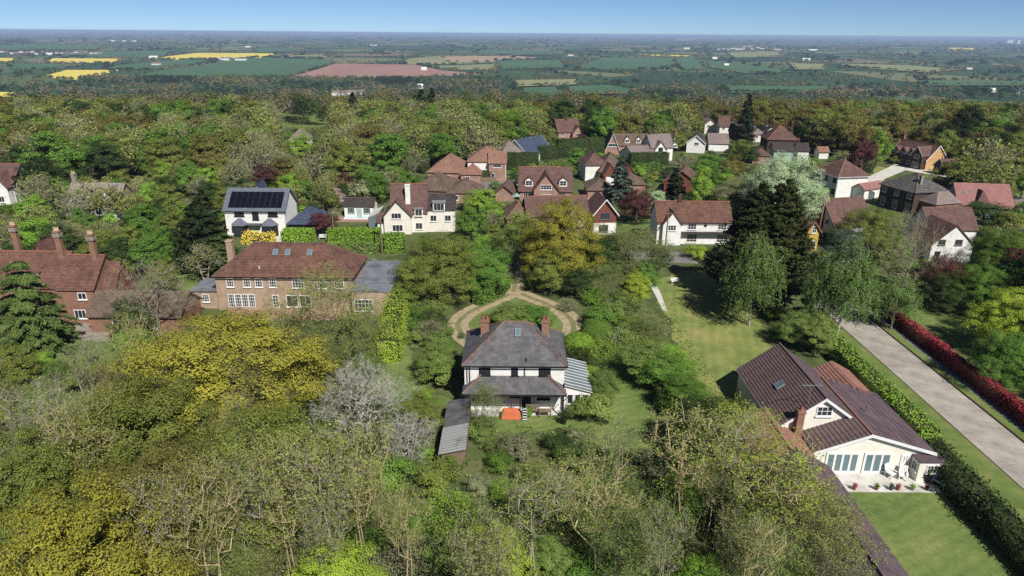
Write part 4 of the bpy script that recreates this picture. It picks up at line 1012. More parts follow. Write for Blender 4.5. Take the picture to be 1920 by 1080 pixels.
simple("house", "white gabled house with dark roof right of the twin-gabled one", "house", "dark-roofed white gable house", (1288, 266), (1316, 270), 3.6, 10, 'gy', 38, 'white_wall', 'tile_dark', rot=-0.3, verge='white', wins=[('f', 2.5, 2.6, 1.5, 1.0, 2, 1)]).done()
simple("house", "low house with plain grey roof beside the dark-roofed white gable", "house", "plain grey-roofed house", (1330, 268), (1362, 267), 2.8, 8, 'gx', 36, 'white_wall', 'tile_greyp', rot=-0.1).done()
for i, (a, b, lab, wl, rf, kd, ze) in enumerate([
        ((1322, 232), (1338, 231), "small cream house at the left end of the far lane", 'cream', 'tile_greyp', 'gy', 4.0),
        ((1350, 236), (1366, 238), "white house with dark red roof on the far lane", 'white_wall', 'tile_redbrown', 'gx', 4.2),
        ((1372, 237), (1388, 239), "white gable among the far lane roofs", 'white_wall', 'tile_dark', 'gy', 4.0),
        ((1374, 250), (1412, 252), "long dark brown roofed house on the far lane", 'brick_dark', 'tile_dark', 'gx', 3.0),
        ((1412, 252), (1434, 253), "grey-roofed bungalow on the far lane", 'cream', 'tile_greyp', 'hip', 2.8),
        ((1436, 246), (1458, 247), "white gabled house behind the large red roof", 'white_wall', 'tile_dark', 'gy', 3.6)]):
    simple("house", lab, "house", "far lane houses", a, b, ze, 8, kd, 40, wl, rf, rot=-0.1, wins=[('f', 1.0, ze - 1.4, 1.0, 1.0, 2, 1)], chims=[(1.0, 4, 5, 7.5)]).done()
h = simple("house", "big house with dark red hipped roof and three chimneys on the far lane", "house", "three-chimney house", (1440, 262), (1497, 264), 4.6, 10, 'hip', 40, 'brick_dark', 'tile_redbrown', rot=-0.1, ridge='terracotta', chims=[(3, 6, 6, 9.9), (7, 6, 6, 9.9), (9, 6, 6, 9.9)]); h.done()
simple("house", "low blue-grey house half hidden by the silvery tree", "house", "low blue-grey house", (1452, 282), (1486, 282), 3.6, 6, 'gx', 35, 'chalk_blue', 'tile_dark', rot=-0.1).done()
simple("house", "white end house with dark roof beside the silvery tree top", "house", "white end house", (1497, 282), (1518, 283), 3.0, 6, 'gx', 35, 'white_wall', 'tile_dark', rot=-0.1, chims=[(0.5, 3, 3, 6)]).done()
simple("shed", "tiny white shed with pink roof right of the silvery tree", "shed", "tiny white shed", (1537, 284), (1550, 283), 2.4, 4, 'gx', 35, 'white_wall', 'tile_orange', rot=0.0).done()
simple("house", "plain red roof just left of the silvery tree", "house", "plain red roof", (1412, 292), (1446, 293), 2.6, 7, 'hip', 35, 'brick_pink', 'tile_redbrown', rot=-0.1).done()
# long house with three dormers and an orange side wall
h = House("house", "long brick house with three dormers, red roof and orange end wall", "house", "long dormered house", (1669, 286), (1737, 300), 3.0)
w = h.w
h.block(0, w, 0, 8, 3.0, 'gx', 7.2, 'brick_dark', 'tile_redbrown', oh=0.3, verge='white', ridge='terracotta')
mb = MB(); mb.prism([(w + 0.002, 0.05, 0), (w + 0.002, 7.95, 0), (w + 0.002, 7.95, 2.95), (w + 0.002, 4, 6.95), (w + 0.002, 0.05, 2.95)], (0.03, 0, 0)); h.part(mb, "end_wall", M['orange_wall'])
for i in range(3): h.dormer(0.7 + i * (w - 5) / 3, 0.25, 3.3, 2.2, 1.1, 3, 'tile_redbrown', 'brick_dark', rh=1.1, nx=3)
h.block(w - 4.4, w - 0.3, -1.4, 4, 4.4, 'gy', 6.8, 'brick_dark', 'tile_redbrown', oh=0.3, verge='white'); h.win('f', -1.4, w - 3.4, 3.2, 2.0, 1.2, 3, 2); h.win('f', -1.4, w - 3.6, 0.5, 2.4, 1.5, 4, 2)
for i in range(3): h.win('f', 0, 1 + i * 3, 0.6, 1.6, 1.3, 3, 1)
h.chim(0.2, 4, 5, 8.6); h.done(0.95)
simple("garage", "dark gabled garage at the right end of the long dormered house", "garage", "dark gabled garage", (1752, 308), (1772, 314), 2.4, 7, 'gy', 40, 'brick_dark', 'tile_redbrown', verge='white', wins=[('f', 1, 0.6, 1.4, 1.2, 2, 1)]).done()
# white house with red hipped roof seen corner on
h = House("house", "white house with smooth red hipped roof seen corner-on", "house", "red hipped white house", (1529, 319), (1572, 332), 5.2)
h.block(0, h.w, 0, 8.5, 5.2, 'hip', 8.6, 'white_wall', 'tile_redbrown', oh=0.4, ridge='tile_pink', gutter='white')
for i in range(3): h.win('f', 0, 0.8 + i * (h.w - 2.6) / 2, 3.6, 1.2, 1.1, 3, 1, 'black'); h.win('f', 0, 0.8 + i * (h.w - 2.6) / 2, 0.8, 1.3, 1.2, 3, 1, 'black')
h.done(0.95)
simple("garage", "small gabled garage with pinkish red roof", "garage", "pink-roofed garage", (1598, 350), (1622, 355), 2.6, 8, 'gy', 34, 'white_wall', 'tile_pink').done(0.9)
h = House("house", "dark brick house with grey concrete tile hipped roof", "house", "dark brick house", (1652, 345), (1716, 362), 5.0)
h.block(0, h.w, 0, 9, 5.0, 'hip', 8.2, 'brick_dark', 'tile_grey', oh=0.4, ridge='tile_grey')
h.block(h.w + 0.02, h.w + 4.2, 2.0, 9, 3.2, 'hip', 5.6, 'brick_red', 'tile_greyp', oh=0.3)
for i in range(3): h.win('f', 0, 0.8 + i * (h.w - 2.8) / 2, 3.4, 1.3, 1.2, 3, 2); h.win('f', 0, 0.8 + i * (h.w - 2.8) / 2, 0.3, 1.4, 2.0, 3, 1)
h.chim(h.w - 2, 3, 5.5, 8.4, 0.6, 0.6, 'stone', 1); h.done(0.9)
h = House("house", "chalet with broad smooth pink roof and dark red gable", "house", "pink-roofed chalet", (1800, 386), (1882, 383), 2.4, rot=-0.12)
h.block(0, h.w, 0, 9, 2.4, 'gx', 6.8, 'white_wall', 'tile_pink', oh=0.35, verge='black')
h.block(3.0, 6.4, -0.5, 5.5, 2.3, 'hip', 5.8, 'white_wall', 'tile_redbrown', oh=0.25)
h.skylight((1.7, 2.6, 2.4 + 2.6 * 4.4 / 4.5 + .05), Vector((0, -4.4, 4.5)), 0.7, 0.8, Vector((0, 4.5, 4.4))); h.done(0.9)
h = House("house", "white house with red roof and tall brick chimney on its shaded gable", "house", "red-roofed house with brick chimney gable", (1566, 424), (1628, 410), 3.2, rot=0.35)
h.block(0, 9.5, 0, 7.5, 3.2, 'gx', 7.6, 'white_wall', 'tile_redbrown', oh=0.35, ridge='tile_brown')
h.chim(-0.35, 3.75, 0, 8.6, 0.8, 1.3, 'brick_red', 2); h.win('l', 0, 1.6, 3.0, 1.0, 1.0, 2, 1); h.done(0.7)
h = simple("cottage", "ochre ivy-clad gable end with orange tiled verge behind the cypress", "cottage", "ochre gable", (1512, 432), (1541, 433), 4.0, 7, 'gy', 50, 'ochre', 'tile_orange', rot=0.2, verge='tile_orange', wins=[('f', 1.2, 3.4, 0.9, 1.3, 2, 2), ('f', 1.2, 0.6, 1.2, 1.3, 2, 2)]); h.done(1.0)
h = House("cottage", "white gabled cottage with flaking walls among the right-hand trees", "cottage", "white gabled cottage", (1748, 457), (1811, 452), 3.4, rot=0.0)
h.block(0, h.w, 0, 8, 3.4, 'gy', 6.8, 'white_wall', 'tile_redbrown', oh=0.2)
h.block(4.0, 13, 8.0, 15, 4.0, 'gx', 7.4, 'white_wall', 'tile_redbrown', oh=0.3)
for u in (1.0, 4.0): h.win('f', 0, u, 3.2, 1.3, 1.0, 2, 1, 'grey_trim')
h.door('f', 0, 0.8, 0, 1.0, 2.0, 'black'); h.done(0.9)
h = House("house", "white house with dark red roof cut by the left edge", "house", "house at the left edge", (-25, 342), (30, 336), 5.0, rot=0.05)
h.block(0, h.w, 0, 8, 5.0, 'gx', 8.6, 'white_wall', 'tile_redbrown', oh=0.35, ridge='terracotta'); h.block(1.5, 5.5, -2, 4, 4.6, 'gy', 7.4, 'white_wall', 'tile_redbrown', verge='terracotta')
h.win('f', -2, 2.4, 0.8, 2, 1.4, 3, 1); h.win('f', 0, 6.5, 0.8, 1.4, 1.4, 2, 1); h.win('f', 0, 6.5, 3.5, 1.4, 1.1, 2, 1); h.done(0.9)
h = House("house", "weathered grey-roofed old stone house behind bare branches", "house", "old stone house", (122, 384), (222, 384), 3.0, rot=0.0)
h.block(0, h.w, 0, 8, 3.0, 'gx', 7.0, 'stone', 'thatch', oh=0.3)
h.block(1.0, 5.0, -2, 4, 2.8, 'gy', 5.8, 'stone', 'thatch', oh=0.25); h.block(8.5, 11.5, -1.5, 4, 3.0, 'gy', 6.8, 'white_wall', 'thatch', oh=0.2)
h.win('f', -1.5, 9.3, 2.6, 1.3, 1.1, 2, 1); h.win('f', 0, 6.2, 0.8, 1.4, 1.3, 2, 1)
h.chim(0.6, 4, 6, 9.0, 0.9, 0.7, 'stone', 2, 'buff'); h.done(0.6)
h = House("house", "pinkish roof peeping from the wood above the solar-panelled house", "house", "pink roof in the wood", (542, 262), (577, 262), 3.0, rot=0.1)
h.block(0, h.w, 0, 8, 3.0, 'hip', 6.4, 'white_wall', 'tile_greyp', oh=0.3); h.done()
# valley-edge and valley buildings (small, far off)
FARB = [((622, 180), (650, 180), "long white-walled bungalow row at the foot of the wood", 'tile_greyp', 90), ((652, 179), (668, 179), "pale bungalow in the far row, second from left", 'tile_greyp', 90),
        ((670, 178), (684, 178), "pale bungalow at the right end of the far row", 'tile_greyp', 90), ((783, 166), (793, 166), "single white gable among the trees below the ploughed field", 'white_wall', 60),
        ((284, 122.5), (300, 122.5), "white farmhouse with reddish roof in the green crop field", 'tile_orange', 0), ((412, 113), (438, 113), "long dark barn with pale roof beside the yellow field", 'lead', 0),
        ((440, 113.5), (462, 113.5), "grey farm sheds right of the long barn", 'tile_grey', 0), ((279, 109), (296, 109), "white terrace at the left tip of the long yellow field", 'white_wall', 0),
        ((205, 77.5), (216, 77.5), "white industrial shed, leftmost of three near the horizon", 'white', 0), ((229, 77.5), (236, 77.5), "white industrial shed, middle of three near the horizon", 'white', 0), ((247, 78), (256, 78), "white industrial shed, rightmost of three near the horizon", 'white', 0),
        ((86, 103), (100, 103), "large white house at the end of the red-roofed village", 'white', 0), ((790, 132), (800, 132), "white cottage in trees right of the ploughed field", 'white_wall', 0),
        ((1065, 104.5), (1075, 104.5), "white cottage behind the right-hand crop fields", 'tile_orange', 0), ((1282, 92), (1292, 92), "white house near the red village on the right", 'white', 0),
        ((1370, 92), (1392, 92), "row of white houses with red roofs on the right horizon", 'tile_pink', 0), ((1888, 82), (1894, 82), "white tower block at the far right horizon", 'white', 0), ((1907, 82), (1910, 82), "slim white tower at the far right horizon", 'white', 0),
        ((1358, 124), (1366, 124), "white house beside the curving green field", 'white_wall', 0), ((1336, 111), (1344, 111), "white barn above the curving green field", 'white_wall', 0), ((1505, 113), (1518, 113), "white sheds on the right plain", 'white', 0),
        ((1516, 95), (1530, 95), "long white roof on the right plain", 'white', 0), ((1812, 130), (1822, 130), "pale farmhouse by the right-hand pasture", 'tile_brown', 0), ((1858, 174), (1868, 174), "white shed behind the right wood", 'white', 40), ((1905, 178), (1925, 178), "blue-grey shed at the right edge behind the wood", 'slate_blue', 60),
        ((695, 86), (706, 86), "white house pair left of the horizon centre", 'white', 0), ((260, 92), (268, 92), "white cottage, left one above the long yellow field", 'white', 0), ((288, 92), (296, 92), "white cottage, right one above the long yellow field", 'white', 0), ((460, 89), (470, 89), "white cottages right of the yellow field", 'white', 0)]
for i in range(22):
    x = -10 + i * 9.3 + random.uniform(-2, 2)
    FARB.append(((x, 100.5 + random.uniform(-2.5, 2)), (x + random.uniform(6, 9), 0), None, random.choice(['tile_redbrown', 'tile_pink', 'tile_greyp', 'tile_orange']), 0))
for i in range(16):
    x = 1345 + i * 8 + random.uniform(-2, 2)
    FARB.append(((x, 91 + random.uniform(-3, 3)), (x + random.uniform(5, 8), 0), "R", random.choice(['tile_redbrown', 'tile_pink', 'tile_greyp']), 0))
def Gt(px, py):
    z = VALLEY
    for _ in range(30):
        p = G(px, py, z); z2 = zt(p.x, p.y)
        z += (z2 - z) * 0.5
    return G(px, py, z)
NUM = "first second third fourth fifth sixth seventh eighth ninth tenth eleventh twelfth thirteenth fourteenth fifteenth sixteenth seventeenth eighteenth nineteenth twentieth twenty-first twenty-second".split()
vcount = {None: 0, "R": 0}
for (a, b, lab, rf, dz) in FARB:
    p = Gt(a[0], a[1]); q = Gt(b[0], a[1]); w = max(8.0, (q - p).length); z0 = p.z
    if "tower" in (lab or ""): hh, dp, zr = 55.0, 25.0, 56.0
    else: hh = 5.5 if w < 40 else 7.0; dp = min(14, max(8, w * 0.5)); zr = hh + 3.2
    r = empty("far_house" if w < 45 else "far_shed", (p.x, p.y, z0 - 0.3), 0.0)
    if lab in (None, "R"): tag(r, "tiny house in the distant %s village, %s from its left end" % ("left-hand" if lab is None else "right-hand", NUM[vcount[lab]]), "house", "houses of the distant %s village" % ("left-hand" if lab is None else "right-hand"))
    else: tag(r, lab, "building")
    if lab in vcount: vcount[lab] += 1
    mb = MB(); mb.prism([(0, 0, 0), (0, dp, 0), (0, dp, hh), (0, dp / 2, zr), (0, 0, hh)], (w, 0, 0)); mb.build("wall", M['white_wall'] if lab or random.random() < .5 else M['brick_pink'], r)
    mb = MB(); slope(mb, (-.4, -.4, hh - .2), (w + .4, -.4, hh - .2), (w + .4, dp / 2, zr + .15), (-.4, dp / 2, zr + .15), 0.2, 2, 0.05); slope(mb, (w + .4, dp + .4, hh - .2), (-.4, dp + .4, hh - .2), (-.4, dp / 2, zr + .15), (w + .4, dp / 2, zr + .15), 0.2, 2, 0.05)
    mb.build("roof", M[rf], r)
# ------------------------------------------------------------------ vegetation: generators
def unit(v): return v / np.maximum(1e-9, np.linalg.norm(v, axis=-1, keepdims=True))

def tubes(p0, p1, r0, r1, k):
    d = unit(p1 - p0); ref = np.where(np.abs(d[:, 2:3]) > 0.9, np.array([[1.0, 0, 0]]), np.array([[0, 0, 1.0]]))
    a = unit(np.cross(d, ref)); b = np.cross(d, a); n = len(p0)
    t = np.arange(k) * 2 * np.pi / k
    off = a[:, None, :] * np.cos(t)[None, :, None] + b[:, None, :] * np.sin(t)[None, :, None]
    v = np.concatenate([p0[:, None] + off * r0[:, None, None], p1[:, None] + off * r1[:, None, None]], 1)
    i = np.arange(k); j = (i + 1) % k
    q = np.stack([i, j, j + k, i + k], -1)[None] + (np.arange(n) * 2 * k)[:, None, None]
    return v.reshape(-1, 3), q.reshape(-1, 4)

def quads(c, nrm, size, aspect=0.6, axis=None):
    """diamond leaves at c facing nrm"""
    n = len(c); nrm = unit(nrm)
    if axis is None: axis = rng.normal(size=(n, 3))
    u = unit(axis - nrm * np.sum(axis * nrm, -1, keepdims=True)); v = np.cross(nrm, u)
    s = size[:, None] if np.ndim(size) else np.full((n, 1), size)
    bend = nrm * s * 0.18
    P = np.stack([c - u * s, c - v * s * aspect + bend, c + u * s, c + v * s * aspect + bend], 1)
    return P.reshape(-1, 3), np.arange(n * 4).reshape(n, 4)

class Geo:
    def __init__(s): s.v = []; s.q = []; s.m = []; s.n = 0
    def add(s, vq, m):
        v, q = vq
        if len(q) == 0: return
        s.v.append(v); s.q.append(q + s.n); s.m.append(np.full(len(q), m)); s.n += len(v)
    def arr(s, sel=None):
        v = np.concatenate(s.v); q = np.concatenate(s.q); m = np.concatenate(s.m)
        if sel is None: return v, q, m
        k = m == sel; q = q[k]
        used = np.unique(q); mp = np.zeros(len(v), dtype=np.int64); mp[used] = np.arange(len(used))
        return v[used], mp[q], np.zeros(len(q), dtype=int)

def lobes_points(n, h, w, base, nl=10, shell=0.72, seed=None, flat=1.0):
    """points filling a crown made of overlapping lobes; height h, width w, crown base z"""
    ch = h - base; L_ = []
    for i in range(nl):
        a = 2 * math.pi * (i * 0.618) + rng.uniform(-.3, .3); t = (i + 0.5) / nl
        zc = base + ch * (0.25 + 0.52 * t); rr = w * 0.5 * (0.62 * math.sqrt(max(0.0, 1 - (t * 0.95) ** 2)) + 0.02)
        L_.append((rr * math.cos(a), rr * math.sin(a), zc, w * rng.uniform(0.19, 0.27), ch * rng.uniform(0.2, 0.28)))
    L_.append((0, 0, h - ch * 0.27, w * 0.24, ch * 0.27))
    L_ = np.array(L_); out = []
    while len(out) < n:
        k = rng.integers(len(L_)); l = L_[k]; d = unit(rng.normal(size=(1, 3)))[0]
        r = shell + (1 - shell) * rng.random() if rng.random() < 0.72 else rng.random() ** 0.5
        p = np.array([l[0] + d[0] * l[3] * r, l[1] + d[1] * l[3] * r, l[2] + d[2] * l[4] * r])
        if p[2] < base * 0.9: continue
        out.append(p)
    return np.array(out)

def fan_points(n, h, w, base):
    """upswept broom: branch ends mostly high, spreading with height"""
    t = rng.random(n) ** 0.55; a = rng.uniform(0, 6.283, n); r = w / 2 * np.sqrt(rng.random(n)) * (0.25 + 0.75 * t) * np.where(t > 0.85, 0.85, 1.0)
    return np.stack([r * np.cos(a), r * np.sin(a), base + (h - base) * t * (1 - 0.28 * (r / (w / 2)) ** 2)], 1)

def skeleton(att, trunk, up=1.2, plen=0.25, seg=1.0, jit=0.08):
    N = [np.array(t, float) for t in trunk]; par = [-1] + list(range(len(trunk) - 1)); PL = [0.0]
    for i in range(1, len(N)): PL.append(PL[-1] + np.linalg.norm(N[i] - N[i - 1]))
    cap = len(att) * 8 + 64
    A = np.zeros((cap, 3)); A[:len(N)] = N; P = np.full(cap, -1, dtype=int); P[:len(N)] = par; Q = np.zeros(cap); Q[:len(N)] = PL
    m = len(N); start = max(1, int(len(trunk) * 0.3))
    order = np.argsort(np.linalg.norm(att - A[len(trunk) - 1] * np.array([1, 1, 0.6]), axis=1))
    for i in order:
        p = att[i]; d = p - A[start:m]; dist = np.linalg.norm(d, axis=1)
        c = dist + up * np.maximum(0, -d[:, 2] + 0.25 * dist) + plen * Q[start:m]
        j = start + int(np.argmin(c)); s = A[j]; L_ = np.linalg.norm(p - s); k = max(1, min(6, int(round(L_ / seg)))); pr = j
        for t in range(1, k + 1):
            f = t / k; q = s + (p - s) * f
            q = q + np.array([0, 0, -0.10 * L_ * math.sin(math.pi * f)]) + (rng.normal(size=3) * jit * L_ / k if t < k else 0)
            A[m] = q; P[m] = pr; Q[m] = Q[pr] + L_ / k; pr = m; m += 1
            if m >= cap - 8: break
        if m >= cap - 8: break
    return A[:m], P[:m]

def radii(A, P, r_tip, ex=0.45, rmax=0.5):
    n = len(A); cnt = np.zeros(n); ch = np.zeros(n, dtype=int)
    for i in range(1, n): ch[P[i]] += 1
    cnt[ch == 0] = 1
    for i in range(n - 1, 0, -1): cnt[P[i]] += cnt[i]
    return np.minimum(rmax, r_tip * np.maximum(1, cnt) ** ex), ch

def trunk_line(h, n=7, lean=0.03):
    t = np.linspace(0, 1, n); ph = rng.uniform(0, 6.28)
    return [(lean * h * math.sin(2.2 * a + ph) - lean * h * math.sin(ph), lean * h * math.cos(1.7 * a + ph) - lean * h * math.cos(ph), h * a) for a in t]

def add_wood(geo, A, P, r, m=1):
    i = np.arange(1, len(A)); p = P[1:]
    r0 = np.minimum(r[p], r[i] * 1.35); r1 = r[i]
    big = r1 > 0.07
    for sel, k in ((big, 7), (~big, 3)):
        if sel.any(): geo.add(tubes(A[p][sel], A[i][sel], r0[sel], r1[sel], k), m)

def leafy(h=12, w=11, base=3.0, nclump=170, nleaf=90, leaf=0.16, cr=0.75, r_tip=0.035, nl=10, up=1.2, wood=True, droop=0.0):
    g = Geo(); att = lobes_points(nclump, h - 0.3, w, base, nl)
    if wood:
        A, P = skeleton(att, trunk_line(base + (h - base) * 0.45), up=up); r, ch = radii(A, P, r_tip)
        add_wood(g, A, P, r)
    c = np.repeat(att, nleaf, axis=0); n = len(c)
    d = unit(rng.normal(size=(n, 3))); rad = cr * rng.uniform(0.35, 1.0, (n, 1)) ** 0.6
    off = d * rad * np.array([1.15, 1.15, 0.7]); off[:, 2] -= droop * rng.random(n)
    cen = np.array([0, 0, base + (h - base) * 0.35])
    nr = unit(c - cen) * 0.75 + d * 0.85 + rng.normal(size=(n, 3)) * 0.3 + np.array([0, 0, 0.45])
    g.add(quads(c + off, nr, leaf * rng.uniform(0.6, 1.3, n)), 0)
    return g

def bare(h=12, w=9, base=2.5, natt=300, twigs=7, tl=0.9, r_tip=0.016, nl=9, up=2.2, tr=0.012, leaves=0, leaf=0.1, seg=0.9, shell=0.4, multi=1, fan=False, rmax=0.36):
    tb = (0.7, 0.42, 0.85) if fan else (0.9, 0.75, 0.35)
    g = Geo(); att = fan_points(natt, h - 0.5, w, base) if fan else lobes_points(natt, h - 0.5, w, base, nl, shell)
    if multi > 1:
        sub = np.array_split(att[np.argsort(np.arctan2(att[:, 1], att[:, 0]))], multi)
    else: sub = [att]
    tips = []; tdir = []
    for k, at in enumerate(sub):
        tl_ = trunk_line(base + (h - base) * 0.5, 8, 0.05); a = 6.28 * k / max(1, multi)
        if multi > 1: tl_ = [(x + math.cos(a) * (0.25 + 0.12 * w * z / h), y + math.sin(a) * (0.25 + 0.12 * w * z / h), z) for x, y, z in tl_]
        A, P = skeleton(at, tl_, up=up, plen=0.18, seg=seg, jit=0.14); r, ch = radii(A, P, r_tip, 0.47, rmax)
        add_wood(g, A, P, r)
        s = np.where((r < 0.06) & (np.arange(len(A)) > 8))[0]
        tips.append(A[s]); tdir.append(unit(A[s] - A[P[s]]))
    tp = np.concatenate(tips); td = np.concatenate(tdir)
    k = np.repeat(np.arange(len(tp)), twigs); n = len(k)
    d = unit(td[k] * tb[0] + rng.normal(size=(n, 3)) * tb[1] + np.array([0, 0, tb[2]])); l = tl * rng.uniform(0.4, 1.2, (n, 1))
    m1 = tp[k] + d * l * 0.5; d2 = unit(d + rng.normal(size=(n, 3)) * 0.4 + np.array([0, 0, 0.2])); m2 = m1 + d2 * l * 0.6
    one = np.ones(n)
    g.add(tubes(tp[k], m1, one * tr, one * tr * 0.8, 3), 1); g.add(tubes(m1, m2, one * tr * 0.8, one * tr * 0.4, 3), 1)
    if leaves:
        j = rng.integers(0, n, leaves)
        g.add(quads(m2[j] + rng.normal(size=(leaves, 3)) * 0.12, rng.normal(size=(leaves, 3)) + np.array([0, 0, .8]), leaf * rng.uniform(0.6, 1.3, leaves)), 0)
    return g

def conifer(h=16, w=8, n=260, per=70, leaf=0.22, power=0.8, droop=0.25, upsweep=0.0, base=0.5, layers=None, flatn=False, spread=0.5):
    g = Geo(); z = base + (h - base) * (1 - rng.random(n) ** 0.62) if layers is None else np.clip(base + (h - base) * (np.floor(rng.random(n) ** 1.25 * layers) + rng.random(n) * 0.25) / layers, base, h)
    f = np.clip((h - z) / (h - base), 0, 1); R = w / 2 * f ** power * rng.uniform(0.7, 1.08, n) + 0.15
    a = rng.uniform(0, 6.283, n)
    out = np.stack([np.cos(a), np.sin(a), np.zeros(n)], 1)
    p0 = np.stack([np.zeros(n), np.zeros(n), z], 1)
    p1 = p0 + out * R[:, None] + np.array([0, 0, 1])[None] * (R * (upsweep - droop))[:, None]
    g.add(tubes(p0, p1, 0.02 + 0.012 * R, np.full(n, 0.012), 3), 1)
    tz = np.linspace(0, h * 0.97, 9); T = np.stack([np.zeros(9), np.zeros(9), tz], 1); tr = np.linspace(0.022 * h, 0.02, 9)
    g.add(tubes(T[:-1], T[1:], tr[:-1], tr[1:], 7), 1)
    k = np.repeat(np.arange(n), per); m = len(k); t = rng.uniform(0.15, 1.03, m) ** 0.65
    c = p0[k] + (p1[k] - p0[k]) * t[:, None]; c[:, 2] += -droop * 0.5 * R[k] * t * t * (1 if not flatn else 1.6)
    side = np.cross(out[k], [0, 0, 1.0]); c = c + side * (rng.normal(size=m) * spread * (1.15 - t) * np.minimum(2.2, R[k]) * 0.5)[:, None] + rng.normal(size=(m, 3)) * np.array([0.1, 0.1, 0.12])
    nr = out[k] * 0.5 + np.array([0, 0, 1.0 if flatn else 0.5]) + rng.normal(size=(m, 3)) * 0.4
    g.add(quads(c, nr, leaf * rng.uniform(0.6, 1.3, m), 0.4, axis=out[k] + side * rng.normal(size=(m, 1)) * 0.6 + np.array([0, 0, upsweep - droop])), 0)
    return g

def weeping(h=12, w=9, base=3, nclump=150, strands=5, per=16, leaf=0.12, sl=1.9):
    g = Geo(); att = lobes_points(nclump, h - 0.2, w * 0.92, base + 1.0, 9, 0.6); A, P = skeleton(att, trunk_line(h * 0.75, 8, 0.02), up=1.6); r, ch = radii(A, P, 0.02, 0.42, 0.2); add_wood(g, A, P, r)
    c = np.repeat(att, strands, 0) + rng.normal(size=(len(att) * strands, 3)) * np.array([0.5, 0.5, 0.3])
    L_ = sl * rng.uniform(0.4, 1.2, len(c)); k = np.repeat(np.arange(len(c)), per); t = rng.random(len(k))
    o = unit(c * np.array([1, 1, 0])) * 0.25
    p = c[k] + o[k] * (t * L_[k])[:, None]; p[:, 2] -= (t ** 1.2) * L_[k]; p[:, 2] = np.maximum(p[:, 2], 0.9); p += rng.normal(size=p.shape) * 0.09
    n = len(p); g.add(quads(p, unit(p * np.array([1, 1, 0.2])) + rng.normal(size=(n, 3)) * 0.7 + np.array([0, 0, .3]), leaf * rng.uniform(0.6, 1.3, n), 0.55, axis=np.tile([0, 0, -1.0], (n, 1)) + rng.normal(size=(n, 3)) * 0.35), 0)
    return g

def shrub(h=3, w=3.4, n=5200, leaf=0.1, lump=0.18, clipped=False, stems=12):
    g = Geo(); d = unit(rng.normal(size=(n, 3))); d[:, 2] = np.abs(d[:, 2]) * 1.0 - 0.12; d = unit(d)
    k = rng.normal(size=(14, 3)); k = unit(k); bump = np.max(d @ k.T, axis=1)
    r = (1 + (0 if clipped else lump * 2.2) * (bump - 0.8)) * (rng.uniform(0.93, 1.02, n) if clipped else rng.uniform(0.62, 1.06, n) ** 0.8)
    c = d * r[:, None] * np.array([w / 2, w / 2, h * 0.62]) + np.array([0, 0, h * 0.38]); c[:, 2] = np.maximum(0.03, c[:, 2])
    g.add(quads(c, d + rng.normal(size=(n, 3)) * (0.35 if clipped else 0.6) + np.array([0, 0, .3]), leaf * rng.uniform(0.6, 1.3, n)), 0)
    e = unit(rng.normal(size=(stems, 3)) + np.array([0, 0, 1.2])) * np.array([w * 0.4, w * 0.4, h * 0.8]); e[:, 2] = np.abs(e[:, 2])
    z = np.zeros((stems, 3)); z[:, :2] = e[:, :2] * 0.12
    g.add(tubes(z, e, np.full(stems, 0.04), np.full(stems, 0.012), 3), 1)
    # dense inner twigs so that a bush is not see-through
    m = max(60, n // 14); dd = unit(rng.normal(size=(m, 3))); dd[:, 2] = np.abs(dd[:, 2]); cc = dd * rng.uniform(0.3, 0.75, (m, 1)) * np.array([w / 2, w / 2, h * 0.6]) + np.array([0, 0, h * 0.34]); cc[:, 2] = np.maximum(0.05, cc[:, 2])
    g.add(quads(cc, rng.normal(size=(m, 3)) + dd, leaf * 2.6 * rng.uniform(0.7, 1.3, m), 0.8), 0)
    return g

PROTO = {}
def proto(name, geo, h, w, split, bark):
    """split: separate trunk and crown meshes; else one mesh of both"""
    if split:
        v, q, _ = geo.arr(0); me_c = np_mesh("crown", v, q, [M['lf_green']])
        v, q, _ = geo.arr(1); me_t = np_mesh("trunk", v, q, [M[bark]])
        PROTO[name] = (me_c, me_t, h, w)
    else:
        v, q, m = geo.arr(); PROTO[name] = (np_mesh("tree", v, q, [M['lf_green'], M[bark]], m), None, h, w)

# near (fine) prototypes
proto('oakA', leafy(13, 15, 2.2, 380, 230, 0.078, 0.82, nl=15), 13, 15, True, 'bark')
proto('oakB', leafy(13, 13, 1.2, 300, 230, 0.078, 0.82, nl=12), 13, 13, True, 'bark')
proto('treeA', leafy(10, 8, 0.9, 180, 220, 0.074, 0.72, nl=9), 10, 8, True, 'bark')
proto('treeB', leafy(9, 9, 0.8, 200, 220, 0.074, 0.72, nl=10), 9, 9, True, 'bark')
proto('bareA', bare(13, 5.6, 4.5, 130, 4, 1.0, r_tip=0.017, tr=0.010, leaves=2600, leaf=0.06, multi=3, up=4.0, seg=1.3, fan=True, rmax=0.13), 13, 5.6, True, 'bark_tan')
proto('bareB', bare(13, 4.4, 5.5, 85, 4, 1.0, r_tip=0.018, tr=0.010, leaves=1700, leaf=0.06, multi=2, up=4.0, seg=1.3, fan=True, rmax=0.14), 13, 4.4, True, 'bark_grey')
proto('bareC', bare(12, 12, 2.0, 300, 7, 0.9, r_tip=0.015, tr=0.011, leaves=1500, leaf=0.07, multi=3, up=2.0, seg=1.2, rmax=0.2), 12, 12, True, 'bark_grey')
proto('budA', bare(11, 11, 1.5, 300, 6, 0.85, r_tip=0.015, tr=0.010, leaves=16000, leaf=0.065, multi=3, up=2.0, seg=1.2, rmax=0.18), 11, 11, True, 'bark')
proto('silverA', bare(8, 11, 1.0, 520, 7, 0.7, tr=0.013, leaves=500, multi=4, up=0.8), 8, 11, True, 'bark_silver')
